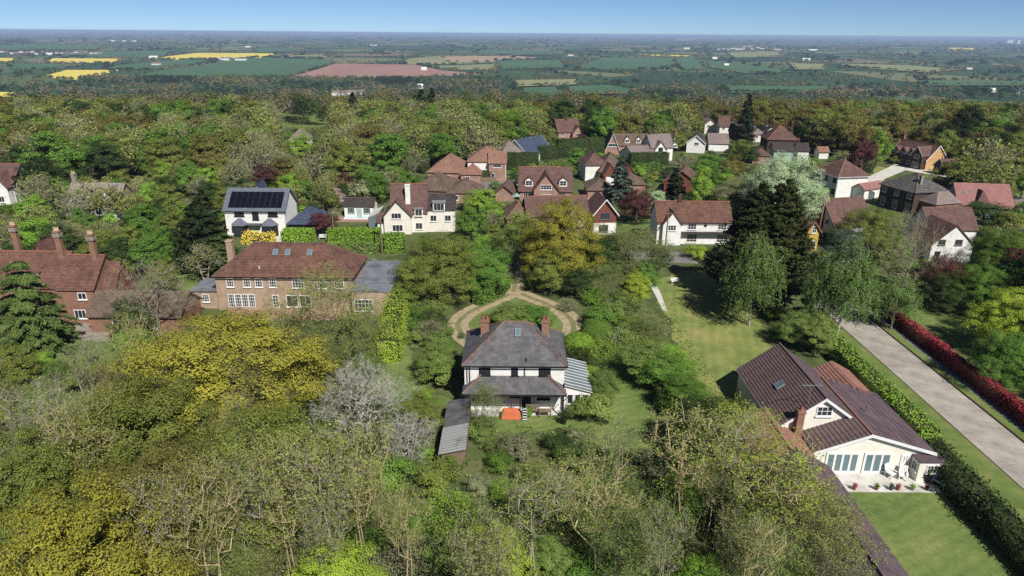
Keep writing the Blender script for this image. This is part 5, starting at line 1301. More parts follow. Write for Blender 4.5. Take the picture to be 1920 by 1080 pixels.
proto('birchA', weeping(13, 7.5, 1.0, 260, 6, 19, 0.085, 1.15), 13, 7.5, True, 'bark_birch')
proto('cypressA', conifer(17, 9, 520, 80, 0.2, 0.85, 0.05, 0.75), 17, 9, True, 'bark_dark')
proto('cedarA', conifer(14, 15, 150, 300, 0.22, 0.75, 0.16, 0.0, 1.0, layers=9, flatn=True, spread=0.85), 14, 15, True, 'bark_dark')
proto('pineA', conifer(11, 9, 240, 90, 0.24, 0.45, 0.05, 0.2, 1.0), 11, 9, True, 'bark_dark')
proto('shrubA', leafy(3, 3.6, 0.15, 60, 140, 0.062, 0.42, 0.014, nl=8), 3, 3.6, True, 'bark')
proto('shrubB', leafy(3.2, 3.2, 0.2, 52, 140, 0.064, 0.42, 0.014, nl=6), 3.2, 3.2, True, 'bark')
proto('shrubD', bare(3.0, 3.4, 0.2, 90, 4, 0.4, r_tip=0.01, tr=0.007, leaves=4200, leaf=0.06, multi=4, up=1.5, seg=0.5, rmax=0.05), 3.0, 3.4, True, 'bark')
proto('shrubC', shrub(2.4, 3.4, 8000, 0.065, clipped=True), 2.4, 3.4, True, 'bark')
# middle-distance prototypes (coarser)
for i in range(3): proto('mtree%d' % i, leafy(11, 9.5, 1.2, 120, 115, 0.15, 0.9, 0.05, nl=11), 11, 9.5, False, 'bark')
for i in range(3): proto('mbare%d' % i, bare(11, 9, 2.0, 170, 5, 1.1, 0.03, tr=0.022, leaves=900, leaf=0.2, multi=2), 11, 9, False, 'bark_grey')
for i in range(2): proto('mbud%d' % i, bare(11, 10, 2.0, 150, 5, 1.1, 0.03, tr=0.022, leaves=3400, leaf=0.22, multi=2), 11, 10, False, 'bark')
proto('mcon', conifer(14, 8, 150, 34, 0.5, 0.7, 0.15, 0.2), 14, 8, False, 'bark_dark')
proto('mpine', leafy(14, 10, 2.5, 120, 110, 0.17, 0.9, 0.06, nl=11), 14, 10, False, 'bark_dark')
proto('mshrub', leafy(3, 3.6, 0.15, 34, 60, 0.11, 0.5, 0.02, nl=7), 3, 3.6, False, 'bark')
proto('mweep', weeping(9, 8, 2, 90, 4, 10, 0.24), 9, 8, False, 'bark_birch')

TREES = []   # [object, description, world x, y, category, feature label]
def plant(pname, x, y, h, w, leaf, desc, cat="tree", label=None, name="tree", z=None, bark=None, rz=None):
    me, tk, ph, pw = PROTO[pname]; z = zt(x, y) if z is None else z
    sc = (w / pw, w / pw * random.uniform(0.93, 1.07), h / ph); rz = random.uniform(0, 6.28) if rz is None else rz
    if tk is None:
        o = bpy.data.objects.new(name, me); COL.objects.link(o)
        o.material_slots[0].link = 'OBJECT'; o.material_slots[0].material = M[leaf]
        if bark: o.material_slots[1].link = 'OBJECT'; o.material_slots[1].material = M[bark]
        o.location = (x, y, z); o.rotation_euler = (0, 0, rz); o.scale = sc
    else:
        o = empty(name, (x, y, z), rz); o.scale = sc
        c = bpy.data.objects.new("crown", me); COL.objects.link(c); c.parent = o
        c.material_slots[0].link = 'OBJECT'; c.material_slots[0].material = M[leaf]
        t = bpy.data.objects.new("trunk" if cat == "tree" else "stems", tk); COL.objects.link(t); t.parent = o
        if bark: t.material_slots[0].link = 'OBJECT'; t.material_slots[0].material = M[bark]
    o["hw"] = (h, w); o["lf"] = leaf
    TREES.append([o, desc, x, y, cat, label])
    return o
def top(pname, px, py, h, w, leaf, desc, cat="tree", label=None, name="tree", **k):
    """plant so that the crown's top lies on the sight line through (px, py)"""
    p = G(px, py, h)
    return plant(pname, p.x, p.y, h, w, leaf, desc, cat, label, name, **k)

def hedge(label, pts, w, h, leaf, dens=45, ls=0.13, name="hedge", rough=0.1, z=0.0):
    """clipped hedge along a line of world points"""
    g = Geo(); P = [Vector((p[0], p[1])) for p in pts]
    for a, b in zip(P[:-1], P[1:]):
        d = (b - a); ln = d.length; d.normalize(); n = Vector((-d.y, d.x))
        area = ln * (w + 2 * h); k = int(area * dens); t = rng.random(k) * ln; s = rng.random(k) * (w + 2 * h)
        side = np.where(s < h, -1, np.where(s > h + w, 1, 0)); u = np.where(side == 0, s - h - w / 2, side * w / 2); zz = np.where(side == 0, h, np.where(side < 0, s, s - h - w))
        wob = 0.12 * np.sin(t * 1.3) + 0.09 * np.sin(t * 2.9 + 1); wob *= rough * 6
        zz = np.where(side == 0, zz + wob * 0.7, zz * (1 + wob * 0.2 / max(.5, h))); u = u * (1 + 0.5 * wob * (side != 0))
        c = np.stack([a.x + d.x * t + n.x * u, a.y + d.y * t + n.y * u, zz + z], 1) + rng.normal(size=(k, 3)) * rough * 0.7
        c[:, 2] = np.maximum(0.02 + z, c[:, 2])
        nr = np.stack([n.x * side, n.y * side, (side == 0) * 1.0 + 0.25], 1) + rng.normal(size=(k, 3)) * 0.45
        g.add(quads(c, nr, ls * rng.uniform(0.6, 1.3, k)), 0)
        e = 0.1; ww = w / 2 - e; A = a - d * 0; B = b
        q = [(A + n * -ww), (B + n * -ww), (B + n * ww), (A + n * ww)]
        v = np.array([(p.x, p.y, z) for p in q] + [(p.x, p.y, h - e + z) for p in q])
        g.add((v, np.array([(0, 1, 5, 4), (1, 2, 6, 5), (2, 3, 7, 6), (3, 0, 4, 7), (4, 5, 6, 7)])), 1)
    for e_, f_ in ((P[0], P[1]), (P[-1], P[-2])):       # leafy ends
        d = (e_ - f_).normalized(); n = Vector((-d.y, d.x)); k = int(w * h * dens * 1.3); u = rng.uniform(-w / 2, w / 2, k); zz = rng.uniform(0, h, k); o_ = rng.uniform(0, .22, k)
        c = np.stack([e_.x + n.x * u + d.x * o_, e_.y + n.y * u + d.y * o_, zz + z], 1)
        g.add(quads(c, np.tile([d.x, d.y, .25], (k, 1)) + rng.normal(size=(k, 3)) * .45, ls * rng.uniform(.7, 1.4, k)), 0)
    v, q, m = g.arr(); me = np_mesh("hedge", v, q, [M[leaf], M['hedge_core']], m)
    o = bpy.data.objects.new(name, me); COL.objects.link(o); tag(o, label, "hedge")
    for a, b in zip(P[:-1], P[1:]):
        c = (a + b) / 2; FOOT.append((c.x, c.y, 1, max(w / 2, abs(b.x - a.x) / 2), max(w / 2, abs(b.y - a.y) / 2), 0))
    return o
M['hedge_core'] = pmat("hedge_inside", [C(40, 46, 22), C(58, 60, 30)], 3.0)
# ------------------------------------------------------------------ vegetation: planting
# keep-open picture areas: lawns, drives, roads
PROTECT += [(610, 690, 760, 800, 58), (915, 543, 1045, 578, 97), (530, 432, 592, 462, 121), (612, 428, 760, 476, 121), (660, 480, 748, 560, 100), (1745, 425, 1815, 470, 118), (455, 432, 515, 458, 124), (1240, 508, 1400, 640, 113), (1330, 590, 1440, 700, 84), (745, 580, 775, 735, 90), (850, 545, 925, 620, 95), (1030, 560, 1092, 615, 92), (940, 500, 985, 550, 105),
            (1150, 700, 1245, 825, 75), (1610, 620, 1920, 1080, 75), (1660, 590, 1920, 790, 80), (960, 745, 1100, 800, 68), (1700, 640, 1930, 1080, 60),
            (430, 440, 545, 470, 140), (640, 380, 712, 416, 138), (860, 340, 975, 356, 172), (1600, 300, 1720, 350, 215), (1140, 390, 1240, 412, 150), (530, 205, 612, 235, 300),
            (1270, 470, 1370, 500, 122), (400, 515, 660, 590, 95), (105, 475, 200, 600, 92), (0, 585, 200, 640, 88)]
def blocked(x, y, h, w, frac=0.35):
    z = zt(x, y)
    for f in FOOT:
        dx, dy = x - f[0], y - f[1]; c, s = math.cos(-f[5]), math.sin(-f[5]); lx, ly = dx * c - dy * s, dx * s + dy * c
        if abs(lx) < f[3] + 0.3 * w and abs(ly) < f[4] + 0.3 * w: return True
    tx, ty = W(x, y, z + h); bx_, by_ = W(x, y, z); l, _ = W(x - w * .42, y, z + h * .6); r, _ = W(x + w * .42, y, z + h * .6)
    for (a, b, c, d, yy) in PROTECT:
        if y < yy and r > a and l < c and by_ > b and ty < d: return True
    return False

O, T_, B_ = "oak in young mustard leaf", "green broadleaf tree", "bare branched tree"
near = [
    # proto, px, py(top), height, width, leaf, label
    ('oakA', 395, 590, 13.5, 21, 'lf_mustard', "huge spreading oak in mustard-yellow young leaf below the tan brick house"),
    ('oakB', 250, 700, 13, 14, 'lf_olive', "olive-brown oak left of centre, next to the huge mustard oak"),
    ('oakA', 470, 765, 12.5, 14, 'lf_olive', "olive oak behind the row of pale bare trees"),
    ('oakB', 105, 905, 14, 12, 'lf_mustard', "golden-brown oak filling the bottom left corner"),
    ('oakA', 300, 830, 12, 13, 'lf_bronze', "bronze-leaved oak behind the leftmost bare trunks"),
    ('oakB', 20, 800, 12, 10, 'lf_olive', "olive oak cut by the left edge above the golden corner oak"),
    ('bareC', 55, 690, 12, 13, 'lf_buds', "grey bare tree at the left edge below the cedar"),
    ('bareA', 130, 745, 13, 7, 'lf_buds', "lichen-pale bare tree right of the grey one at the left edge"),
    ('bareB', 285, 890, 13, 5, 'lf_buds', "pale bare tree, leftmost of the bottom row"),
    ('bareA', 365, 865, 13.5, 6, 'lf_buds', "pale bare tree, second from left in the bottom row"),
    ('bareB', 440, 850, 13, 5, 'lf_buds', "slim bare tree, third from left in the bottom row"),
    ('bareA', 520, 815, 14, 6, 'lf_buds', "tall bare tree with yellow lichen, fourth in the bottom row"),
    ('bareB', 590, 805, 14, 5.5, 'lf_buds', "tall bare tree, fifth in the bottom row"),
    ('bareA', 665, 800, 13, 6, 'lf_buds', "bare tree at the right end of the bottom row"),
    ('silverA', 676, 676, 8.5, 11, 'lf_grey', "dense silvery-grey twiggy tree left of the lean-to shed"),
    ('silverA', 765, 770, 5.5, 6.5, 'lf_grey', "lower silvery twiggy bush beside the lean-to shed"),
    ('budA', 600, 498, 12, 13, 'lf_buds', "half-bare olive tree in front of the tan brick house"),
    ('budA', 665, 575, 7.5, 8, 'lf_buds', "half-bare bushy tree at the right corner of the tan brick house"),
    ('budA', 590, 620, 8, 11, 'lf_mid', "greenish half-bare tree right of the huge mustard oak"),
    ('bareC', 270, 478, 11.3, 11.5, 'lf_buds', "wide bare tree in front of the low brown barn"),
    ('pineA', 368, 378, 12, 10, 'lf_conifer', "dark green pine left of the tan brick house chimney"),
    ('pineA', 410, 440, 7, 8, 'lf_dark', "dark evergreen bush tree at the tan brick house chimney"),
    ('cedarA', 25, 480, 12.5, 12, 'lf_cedar', "layered green cedar in front of the old red brick house"),
    ('treeA', 235, 560, 6, 6, 'lf_dark', "dark bushy tree beside the patio of the old red brick house"),
    ('bareB', 150, 640, 8, 5, 'lf_grey', "dead pale stem tree below the stone patio"),
    ('oakB', 830, 432, 11, 13.5, 'lf_olive', "broad olive oak left of the drive entrance"),
    ('treeB', 905, 450, 9, 9, 'lf_green', "dark green tree at the left side of the drive entrance"),
    ('treeA', 775, 480, 8, 7, 'lf_olive', "olive tree beside the flat-roofed wing"),
    ('treeA', 820, 510, 5, 5.5, 'lf_purple', "purple-brown bush in front of the broad olive oak"),
    ('oakB', 1055, 362, 14.8, 14, 'lf_mustard', "tall golden oak right of the drive entrance"),
    ('treeB', 1035, 470, 7, 7, 'lf_olive', "olive tree at the foot of the tall golden oak"),
    ('treeB', 985, 400, 9, 9, 'lf_mid', "green tree left of the tall golden oak"),
    ('budA', 1180, 418, 9, 15, 'lf_mid', "round wide half-leafed tree in front of the tile-hung house"),
    ('budA', 1140, 490, 6.5, 7, 'lf_mid', "grey-green half-bare tree right of the gravel loop"),
    ('treeB', 1195, 505, 5.5, 5, 'lf_lime', "yellow-green bushy tree beside the pale path"),
    ('treeB', 1088, 497, 5.5, 4.5, 'lf_dark', "dark shrubby tree on the right bank of the drive"),
    ('cypressA', 1430, 342, 18, 14, 'lf_cypress', "left of the two dark brown-green cypresses"),
    ('cypressA', 1478, 333, 19, 14.5, 'lf_cypress', "right of the two dark brown-green cypresses"),
    ('birchA', 1430, 428, 14, 8.6, 'lf_birch', "weeping birch with white trunk at the lawn edge"),
    ('birchA', 1605, 440, 14.5, 9.2, 'lf_birch', "large weeping birch overhanging the concrete road"),
    ('birchA', 1553, 470, 12, 6.4, 'lf_birch', "weeping birch between the other two above the parked car"),
    ('birchA', 1693, 515, 8, 6.5, 'lf_birch', "small weeping birch at the end of the red hedge"),
    ('treeA', 1540, 590, 5.5, 5, 'lf_mid', "pale green rounded tree behind the bungalow ridge"),
    ('treeB', 1500, 580, 5, 6, 'lf_mid', "light green bush tree beside the birch trunk"),
    ('bareC', 1882, 660, 4.0, 3.6, 'lf_grey', "small bare round tree on the shaded lawn"),
    ('treeB', 1775, 475, 7, 8, 'lf_purple', "dark purple tree in front of the white gabled cottage"),
    ('bareC', 1725, 380, 15, 10, 'lf_buds', "tall half-bare tree left of the white gabled cottage"),
    ('oakB', 1640, 385, 9, 13, 'lf_olive', "olive bushy tree behind the large birch"),
    ('oakB', 1590, 425, 8, 8, 'lf_blue', "blue-grey conifer behind the large birch"),
    ('bareB', 1395, 770, 11, 6, 'lf_buds', "bare lichen-yellow tree left of the bungalow wing"),
    ('bareA', 1300, 770, 11, 8, 'lf_buds', "bare pale tree left of the yellow-leaved tree"),
    ('budA', 1400, 745, 8, 8, 'lf_lime', "yellow-green tree touching the left of the bungalow"),
    ('bareA', 1470, 830, 11, 9, 'lf_lime', "yellowish half-leafed tree in front of the bungalow wing"),
    ('budA', 1560, 900, 8, 7, 'lf_buds', "half-bare tree in front of the long bungalow wing"),
    ('bareA', 1120, 860, 11, 8, 'lf_buds', "wide bare tan tree at bottom centre right"),
    ('bareB', 1010, 880, 11, 5.5, 'lf_buds', "slim bare tree left of the wide tan one"),
    ('bareB', 1155, 790, 7, 5, 'lf_buds', "small bare tree at the lawn corner right of the white slate-roofed house"),
    ('budA', 1450, 990, 8, 8, 'lf_mid', "green half-bare tree at bottom right"),
    ('budA', 1600, 1040, 7, 6, 'lf_grey', "grey twiggy tree at the bottom right lawn corner"),
    ('budA', 910, 706, 6.8, 3.6, 'lf_mid', "grey-green tree standing in front of the veranda"),
    ('treeB', 930, 975, 7, 5, 'lf_lime', "bright lime-green sapling at bottom centre"),
    ('treeB', 620, 1020, 7, 7, 'lf_lime', "bright lime bush tree at the bottom left of centre"),
    ('treeB', 1135, 688, 4.6, 4, 'lf_mid', "grey-green bush tree right of the glazed lean-to"),
    ('treeB', 1255, 655, 5, 7, 'lf_green', "dark evergreen bush mass right of the white slate-roofed house"),
    ('treeA', 1285, 700, 4.8, 5.5, 'lf_green', "dark bushy tree left of the bungalow roof"),
    ('treeA', 1215, 640, 5, 7, 'lf_mid', "grey-green shrubby tree above the dark evergreen mass"),
    ('budA', 1212, 585, 4.6, 6, 'lf_mid', "low half-bare thicket beside the striped lawn"),
    ('treeA', 1330, 740, 7, 7, 'lf_dark', "dark tree beside the grass strip and bungalow"),
    ('treeB', 816, 640, 4.6, 5.2, 'lf_mid', "large grey-green bush left of the white slate-roofed house"),
    ('treeA', 790, 735, 5, 4.4, 'lf_olive', "brownish young tree beside the lean-to shed"),
]
for (p, px, py, hh, ww, lf, lab) in near:
    nm = {'o': 'oak_tree', 'b': 'bare_tree', 't': 'leafy_tree', 's': 'twiggy_tree', 'c': 'conifer_tree', 'p': 'pine_tree'}[p[0]]
    if p.startswith('birch'): nm = 'birch_tree'
    if p.startswith('bud'): nm = 'budding_tree'
    if p.startswith('cedar'): nm = 'cedar_tree'
    top(p, px, py, hh, ww, lf, nm, "tree", lab, nm)

mid = [('oakB', 1480, 278, 17, 17, 'lf_silver', "big silvery white-green tree right of centre"), ('treeB', 1440, 315, 11, 10, 'lf_silver', "lower silvery tree left of the big one"),
       ('mtree2', 1530, 345, 9, 9, 'lf_fresh', "fresh green tree right of the big silvery tree"), ('mtree1', 1322, 308, 11, 6, 'lf_fresh', "narrow bright green tree right of the turned red brick house"),
       ('treeB', 1388, 330, 9, 12, 'lf_grey', "pale grey-green round tree left of the cypresses"), ('treeB', 1198, 350, 8, 9, 'lf_purple', "round copper beech left of the white cottage"),
       ('mtree1', 1232, 355, 6.5, 7, 'lf_silver', "pale blossoming tree right of the copper beech"), ('mtree2', 1300, 372, 7, 8, 'lf_green', "green tree behind the white cottage roof"),
       ('mtree0', 1627, 250, 12, 8, 'lf_purple', "dark copper tree beside the pale sweeping drive"), ('mtree1', 1655, 240, 12, 8, 'lf_fresh', "fresh green tree behind the dark copper tree"),
       ('mpine', 1830, 193, 18, 16, 'lf_conifer', "big black-green pine on the right skyline"), ('mpine', 1780, 225, 13, 11, 'lf_conifer', "lower dark pine left of the big black-green one"), ('mpine', 1905, 228, 14, 13, 'lf_conifer', "dark pine at the right edge"),
       ('mcon', 1405, 175, 18, 8, 'lf_conifer', "tall dark pine standing above the far lane houses"), ('mtree2', 690, 225, 14, 15, 'lf_bronze', "large bronze oak above the pool house"),
       ('mtree1', 640, 260, 12, 12, 'lf_olive', "olive oak left of the bronze oak"), ('mcon', 790, 168, 17, 9, 'lf_conifer', "dark conifer on the skyline left of centre"), ('mcon', 808, 163, 17, 8, 'lf_conifer', "second dark conifer on the skyline left of centre"),
       ('mcon', 660, 172, 15, 8, 'lf_conifer', "dark conifer below the ploughed field"), ('mtree0', 945, 200, 15, 13, 'lf_fresh', "bright green oak behind the pink-roofed house"), ('mweep', 815, 248, 8, 10, 'lf_fresh', "yellow-green willow behind the orange bungalow"),
       ('mweep', 897, 256, 6, 6, 'lf_fresh', "small yellow-green willow behind the pink-roofed house"), ('mbare0', 870, 200, 14, 14, 'lf_buds', "grey bare trees' leader behind the willows"), ('mbare1', 585, 280, 10, 11, 'lf_buds', "round bare tree right of the wood edge lawn"),
       ('mbare2', 440, 290, 10, 9, 'lf_buds', "silvery bare tree above the solar-panelled house"), ('mbare0', 490, 235, 13, 9, 'lf_buds', "brownish bare tree above the solar-panelled house"), ('mbare1', 130, 215, 14, 13, 'lf_buds', "big bare tree in the left wood"),
       ('mtree2', 80, 245, 12, 14, 'lf_dark', "dark evergreen oak in the left wood"), ('mtree1', 70, 290, 11, 11, 'lf_conifer', "dark yew beside the left edge house"), ('mbare1', 170, 335, 8, 12, 'lf_buds', "bare tree spread over the old stone house roof"), ('mbare0', 140, 350, 7, 9, 'lf_buds', "twiggy tree in front of the old stone house, left"), ('mbud1', 205, 352, 7, 9, 'lf_buds', "twiggy budding tree in front of the old stone house, right"), ('mbare2', 70, 318, 10, 9, 'lf_buds', "grey bare tree left of the old stone house"),
       ('mshrub', 678, 336, 5.5, 9, 'lf_grey', "round grey-green holm oak behind the pool house"), ('mtree0', 622, 350, 5, 6, 'lf_pink', "pink blossoming cherry left of the pool house"), ('mtree1', 640, 320, 6, 6, 'lf_purple', "dark plum tree behind the pink cherry"),
       ('mtree2', 600, 395, 5, 6, 'lf_purple', "purple bush beside the slate outbuilding"), ('mtree1', 1090, 250, 6, 9, 'lf_purple', "purple plum row above the tall hedge"), ('mcon', 1165, 300, 10, 8, 'lf_blue', "blue-grey conifer in front of the rambling house"), ('mcon', 1270, 318, 9, 7, 'lf_conifer', "dark fir in front of the turned red brick house"),
       ('mtree2', 1340, 285, 8, 9, 'lf_green', "green tree below the far lane houses"), ('mtree0', 1400, 270, 8, 9, 'lf_dark', "dark tree left of the plain red roof"), ('mtree1', 1580, 195, 14, 14, 'lf_olive', "golden olive oak on the right skyline"), ('mbare0', 1590, 208, 11, 9, 'lf_buds', "white-grey bare tree in the right wood"),
       ('mtree0', 1810, 290, 10, 13, 'lf_olive', "olive tree right of the dark gabled garage"), ('mbud0', 1860, 300, 11, 12, 'lf_buds', "half-bare tree at the lane on the right"), ('mtree2', 1850, 375, 6, 12, 'lf_dark', "dark laurel clump in front of the pink-roofed chalet"),
       ('mtree1', 1905, 395, 8, 9, 'lf_olive', "olive tree at the right edge below the lane"), ('mtree0', 560, 245, 10, 9, 'lf_fresh', "fresh green tree hiding the pink roof in the wood"), ('mtree2', 900, 350, 6, 8, 'lf_fresh', "bright green bush tree left of the gabled garage"), ('mtree0', 925, 380, 5, 7, 'lf_fresh', "round lime bush behind the climbing frame")]
for (p, px, py, hh, ww, lf, lab) in mid: top(p, px, py, hh, ww, lf, "tree", "tree", lab, "conifer_tree" if 'con' in p or 'pine' in p else "bare_tree" if 'bare' in p or 'bud' in p else "leafy_tree")

# clipped hedges
hedge("bright green clipped hedge along the verge left of the concrete road", [(40.9, 90), (41.1, 78), (41.2, 66), (41.2, 58)], 2.2, 1.9, 'lf_fresh', 40, 0.12)
hedge("dark shrubby hedge between the bungalow lawn and the verge", [(40.0, 56), (39.7, 48), (39.8, 40), (40.0, 34)], 2.2, 2.0, 'lf_dark', 55, 0.14, rough=0.3)
hedge("long crimson red hedge along the right side of the road", [(54.3, 95), (54.2, 80), (54.0, 66), (53.8, 50)], 1.05, 1.65, 'lf_red', 95, 0.11, rough=0.16)
hedge("yellow-green hedge along the flat-roofed wing", [G(752, 560), G(742, 610), G(728, 680)], 2.4, 3.0, 'lf_lime', 70, 0.10, rough=0.5)
hedge("rounded bright green hedge in front of the slate outbuilding", [G(535, 462), G(588, 462)], 3.0, 3.2, 'lf_hedge', 40, 0.17)
hedge("long bright green hedge in front of the pool house", [G(618, 462), G(712, 460)], 2.6, 3.2, 'lf_hedge', 40, 0.17)
hedge("bright hedge right of the telegraph pole", [G(722, 472), G(758, 470)], 2.6, 3.2, 'lf_hedge', 40, 0.17, rough=0.2)
hedge("brown clipped hedge in front of the long bright hedge", [G(612, 474), G(704, 474)], 1.4, 1.7, 'lf_mid', 40, 0.15)
hedge("yellow flowering hedge in front of the solar-panelled house", [G(462, 455), G(512, 458)], 2.2, 1.9, 'lf_yellow', 40, 0.17, rough=0.3)
hedge("dark hedge on the left bank of the gravel drive", [G(895, 572), G(930, 556), G(948, 540)], 1.6, 1.8, 'lf_green', 50, 0.14, rough=0.2)
DH = [("tall dark hedge wall behind the orange bungalow", (745, 300), (885, 300), 4.5), ("dark hedge left of the orange bungalow", (745, 322), (805, 322), 4.0), ("tall hedge right of the pink-roofed house", (950, 318), (1008, 318), 5.0),
      ("curved dark hedge in front of the pink-roofed house", (845, 340), (935, 337), 2.6), ("big dark hedge above the rambling house", (1045, 296), (1130, 292), 6.0), ("dark hedge right of the rambling house", (1180, 312), (1250, 310), 4.0),
      ("light topped hedge left of the turned red brick house", (1188, 322), (1240, 322), 2.4), ("dark hedge in front of the brick wood-edge house", (1010, 300), (1045, 300), 4.5), ("dark hedge below the copper tree", (1590, 318), (1632, 326), 2.2),
      ("tall dark hedge at the left of the holm oak", (700, 366), (740, 366), 3.6), ("dark hedge behind the pool house", (705, 345), (745, 345), 3.2), ("bright hedge line above the willow", (760, 280), (940, 280), 3.5), ("square hedge beside the white car", (1085, 312), (1110, 312), 3.6), ("low hedge in front of the hipped garage", (1095, 336), (1130, 336), 1.5)]
for lab, a, b, hh in DH: hedge(lab, [G(*a), G(*b)], 2.2, hh, 'lf_dark' if 'dark' in lab or 'tall' in lab else 'lf_green', 14, 0.24, rough=0.12)

# shrubs one can pick out
shr = [('shrubA', 960, 565, 2.8, 6.5, 'lf_mid', "large bush on the round lawn island, left part"), ('shrubB', 1005, 572, 2.6, 5, 'lf_green', "bush on the round lawn island, right part"), ('shrubA', 932, 584, 1.8, 3, 'lf_dark', "dark bush at the left of the round lawn island"),
       ('shrubC', 1120, 600, 3.0, 4.4, 'lf_green', "clipped round bush right of the gravel loop"), ('shrubC', 1085, 625, 2.8, 4.2, 'lf_fresh', "clipped round bush beside the right chimney"), ('shrubA', 1138, 580, 2.6, 4, 'lf_green', "dark glossy bush above the clipped round bushes"),
       ('shrubC', 989, 763, 1.1, 1.1, 'lf_green', "small clipped ball bush in front of the veranda"), ('shrubB', 1085, 748, 2.4, 2.6, 'lf_mid', "bush at the corner of the glazed lean-to"), ('shrubB', 1120, 735, 3.2, 4.4, 'lf_mid', "large bush right of the glazed lean-to"),
       ('shrubA', 900, 775, 2.6, 3.6, 'lf_mid', "wide bush at the foot of the veranda tree"), ('shrubA', 790, 570, 2.2, 5, 'lf_green', "low spreading bush at the left of the gravel loop"), ('shrubA', 810, 568, 2.0, 3.5, 'lf_lime', "lime-yellow low bush at the left of the gravel loop"), ('shrubB', 818, 668, 3.6, 4.6, 'lf_mid', "broad bush between narrow lawn and white slate-roofed house"),
       ('shrubA', 1160, 610, 2.6, 3.8, 'lf_silver', "pale flowering bush right of the clipped round bushes"), ('shrubB', 1210, 585, 2.6, 4, 'lf_grey', "grey bush beside the striped lawn"), ('shrubD', 1236, 602, 2.2, 3.2, 'lf_grey', "second grey bush beside the striped lawn"), ('shrubA', 1268, 650, 2.4, 4, 'lf_lime', "light yellow-green bush at the striped lawn edge"), ('shrubA', 1575, 640, 2.4, 3.5, 'lf_mid', "grey-green bush above the bungalow annex"),
       ('shrubB', 1460, 575, 2.2, 3.4, 'lf_lime', "pale yellow-green bush beside the birch trunk"), ('shrubA', 1310, 455, 3.0, 5.0, 'lf_lime', "yellow-green bush in front of the white cottage"), ('shrubA', 1345, 462, 3.0, 4.4, 'lf_dark', "dark bush in front of the white cottage"), ('shrubA', 846, 842, 1.9, 3.2, 'lf_green', "green bush at the near end of the lean-to shed"), ('shrubA', 800, 588, 2.2, 5, 'lf_green', "spreading green bush left of the gravel loop, upper"), ('shrubB', 832, 604, 1.8, 3.2, 'lf_mid', "small bush at the left rim of the gravel loop"), ('shrubA', 786, 612, 2.3, 4.4, 'lf_mid', "grey-green bush left of the gravel loop, middle"), ('shrubA', 826, 630, 2.2, 4, 'lf_green', "green bush left of the gravel loop, lower"),
       ('shrubA', 1150, 560, 2.6, 5, 'lf_mid', "wide grey-green bush right of the gravel loop"), ('shrubB', 1188, 592, 2.6, 4.5, 'lf_green', "green bush between the pale flowering bush and the lawn"), ('shrubA', 1228, 640, 2.4, 4, 'lf_green', "green bush below the two grey bushes"), ('shrubD', 1182, 545, 3, 5, 'lf_mid', "twiggy bush left of the pale path"), ('shrubA', 1214, 615, 2, 4, 'lf_olive', "olive bush beside the grey bushes"), ('shrubB', 320, 640, 2.4, 4, 'lf_mid', "bush on the lawn below the low barn")]
for (p, px, py, hh, ww, lf, lab) in shr: top(p, px, py, hh, ww, lf, "shrub", "shrub", lab, "shrub")

for px_, py_, hh, ww, lf, lab in ((1895, 425, 9, 12, 'lf_green', "dark green tree at the right edge beside the white gabled cottage"), (1850, 492, 8, 9, 'lf_green', "green tree behind the shaded lawn"), (1918, 535, 9.5, 10, 'lf_lime', "yellow-green oak at the right edge above the shaded lawn"), (1905, 615, 7.5, 8, 'lf_green', "lower green tree at the right edge beside the shaded lawn"), (1790, 510, 6, 8, 'lf_dark', "dark tree at the top of the shaded lawn")):
    top('oakB', px_, py_, hh, ww, lf, "oak_tree", "tree", lab, "oak_tree")
plant('budA', 21.0, 37.5, 9, 9, 'lf_buds', "budding_tree", "tree", "half-bare tree leaning over the long bungalow wing near the bottom", "budding_tree")
plant('budA', 20.3, 43.0, 9, 8, 'lf_mid', "budding_tree", "tree", "greenish half-bare tree beside the middle of the long bungalow wing", "budding_tree")
# out-of-frame trees on the right that shade the lawn behind the red hedge
for x, y, hh, ww in ((68, 50, 17, 13), (68, 60, 18, 13), (69, 68, 18, 13), (72, 75.5, 18, 14), (77, 83, 18, 14), (82, 91, 18, 14), (84, 75, 19, 14)):
    plant('oakB', x, y, hh, ww, 'lf_green', "green oak at the right edge beside the shaded lawn", name="oak_tree")

# ---- filling: woodland in the foreground, gardens in the middle, wood behind
def region_mix(px, py, d):
    r = random.random()
    if d > 175: r = (0.5 + 0.28 * math.sin(px * .021 + d * .043) + 0.22 * math.sin(px * .0087 - d * .061 + 1.3) + random.uniform(-.45, .45)) % 1.0
    if d > 175:      # wood
        if px > 1330: tab = [('O', .30), ('Z', .32), ('B', .14), ('G', .08), ('D', .05), ('N', .11)]
        elif px > 700: tab = [('O', .24), ('B', .16), ('G', .28), ('Z', .05), ('D', .10), ('N', .17)]
        else: tab = [('O', .16), ('G', .14), ('B', .27), ('Z', .10), ('D', .12), ('N', .21)]
    elif d > 95: tab = [('O', .16), ('B', .12), ('G', .26), ('D', .18), ('F', .14), ('N', .10), ('P', .04)]
    else: tab = [('N', .3), ('G', .3), ('D', .2), ('O', .2)]
    for k, v in tab:
        r -= v
        if r <= 0: return k
    return 'G'
KIND = {'O': ('mtree', 'lf_olive', "olive-leaved oak", "oak_tree"), 'Z': ('mtree', 'lf_bronze', "bronze-brown oak", "oak_tree"), 'B': ('mbare', 'lf_buds', "bare grey tree", "bare_tree"), 'G': ('mtree', 'lf_green', "green leafy tree", "leafy_tree"),
        'D': ('mpine', 'lf_dark', "dark evergreen tree", "evergreen_tree"), 'N': ('mbud', 'lf_buds', "half-bare budding tree", "budding_tree"), 'F': ('mtree', 'lf_fresh', "fresh green tree", "leafy_tree"), 'P': ('mtree', 'lf_purple', "purple-leaved tree", "leafy_tree")}
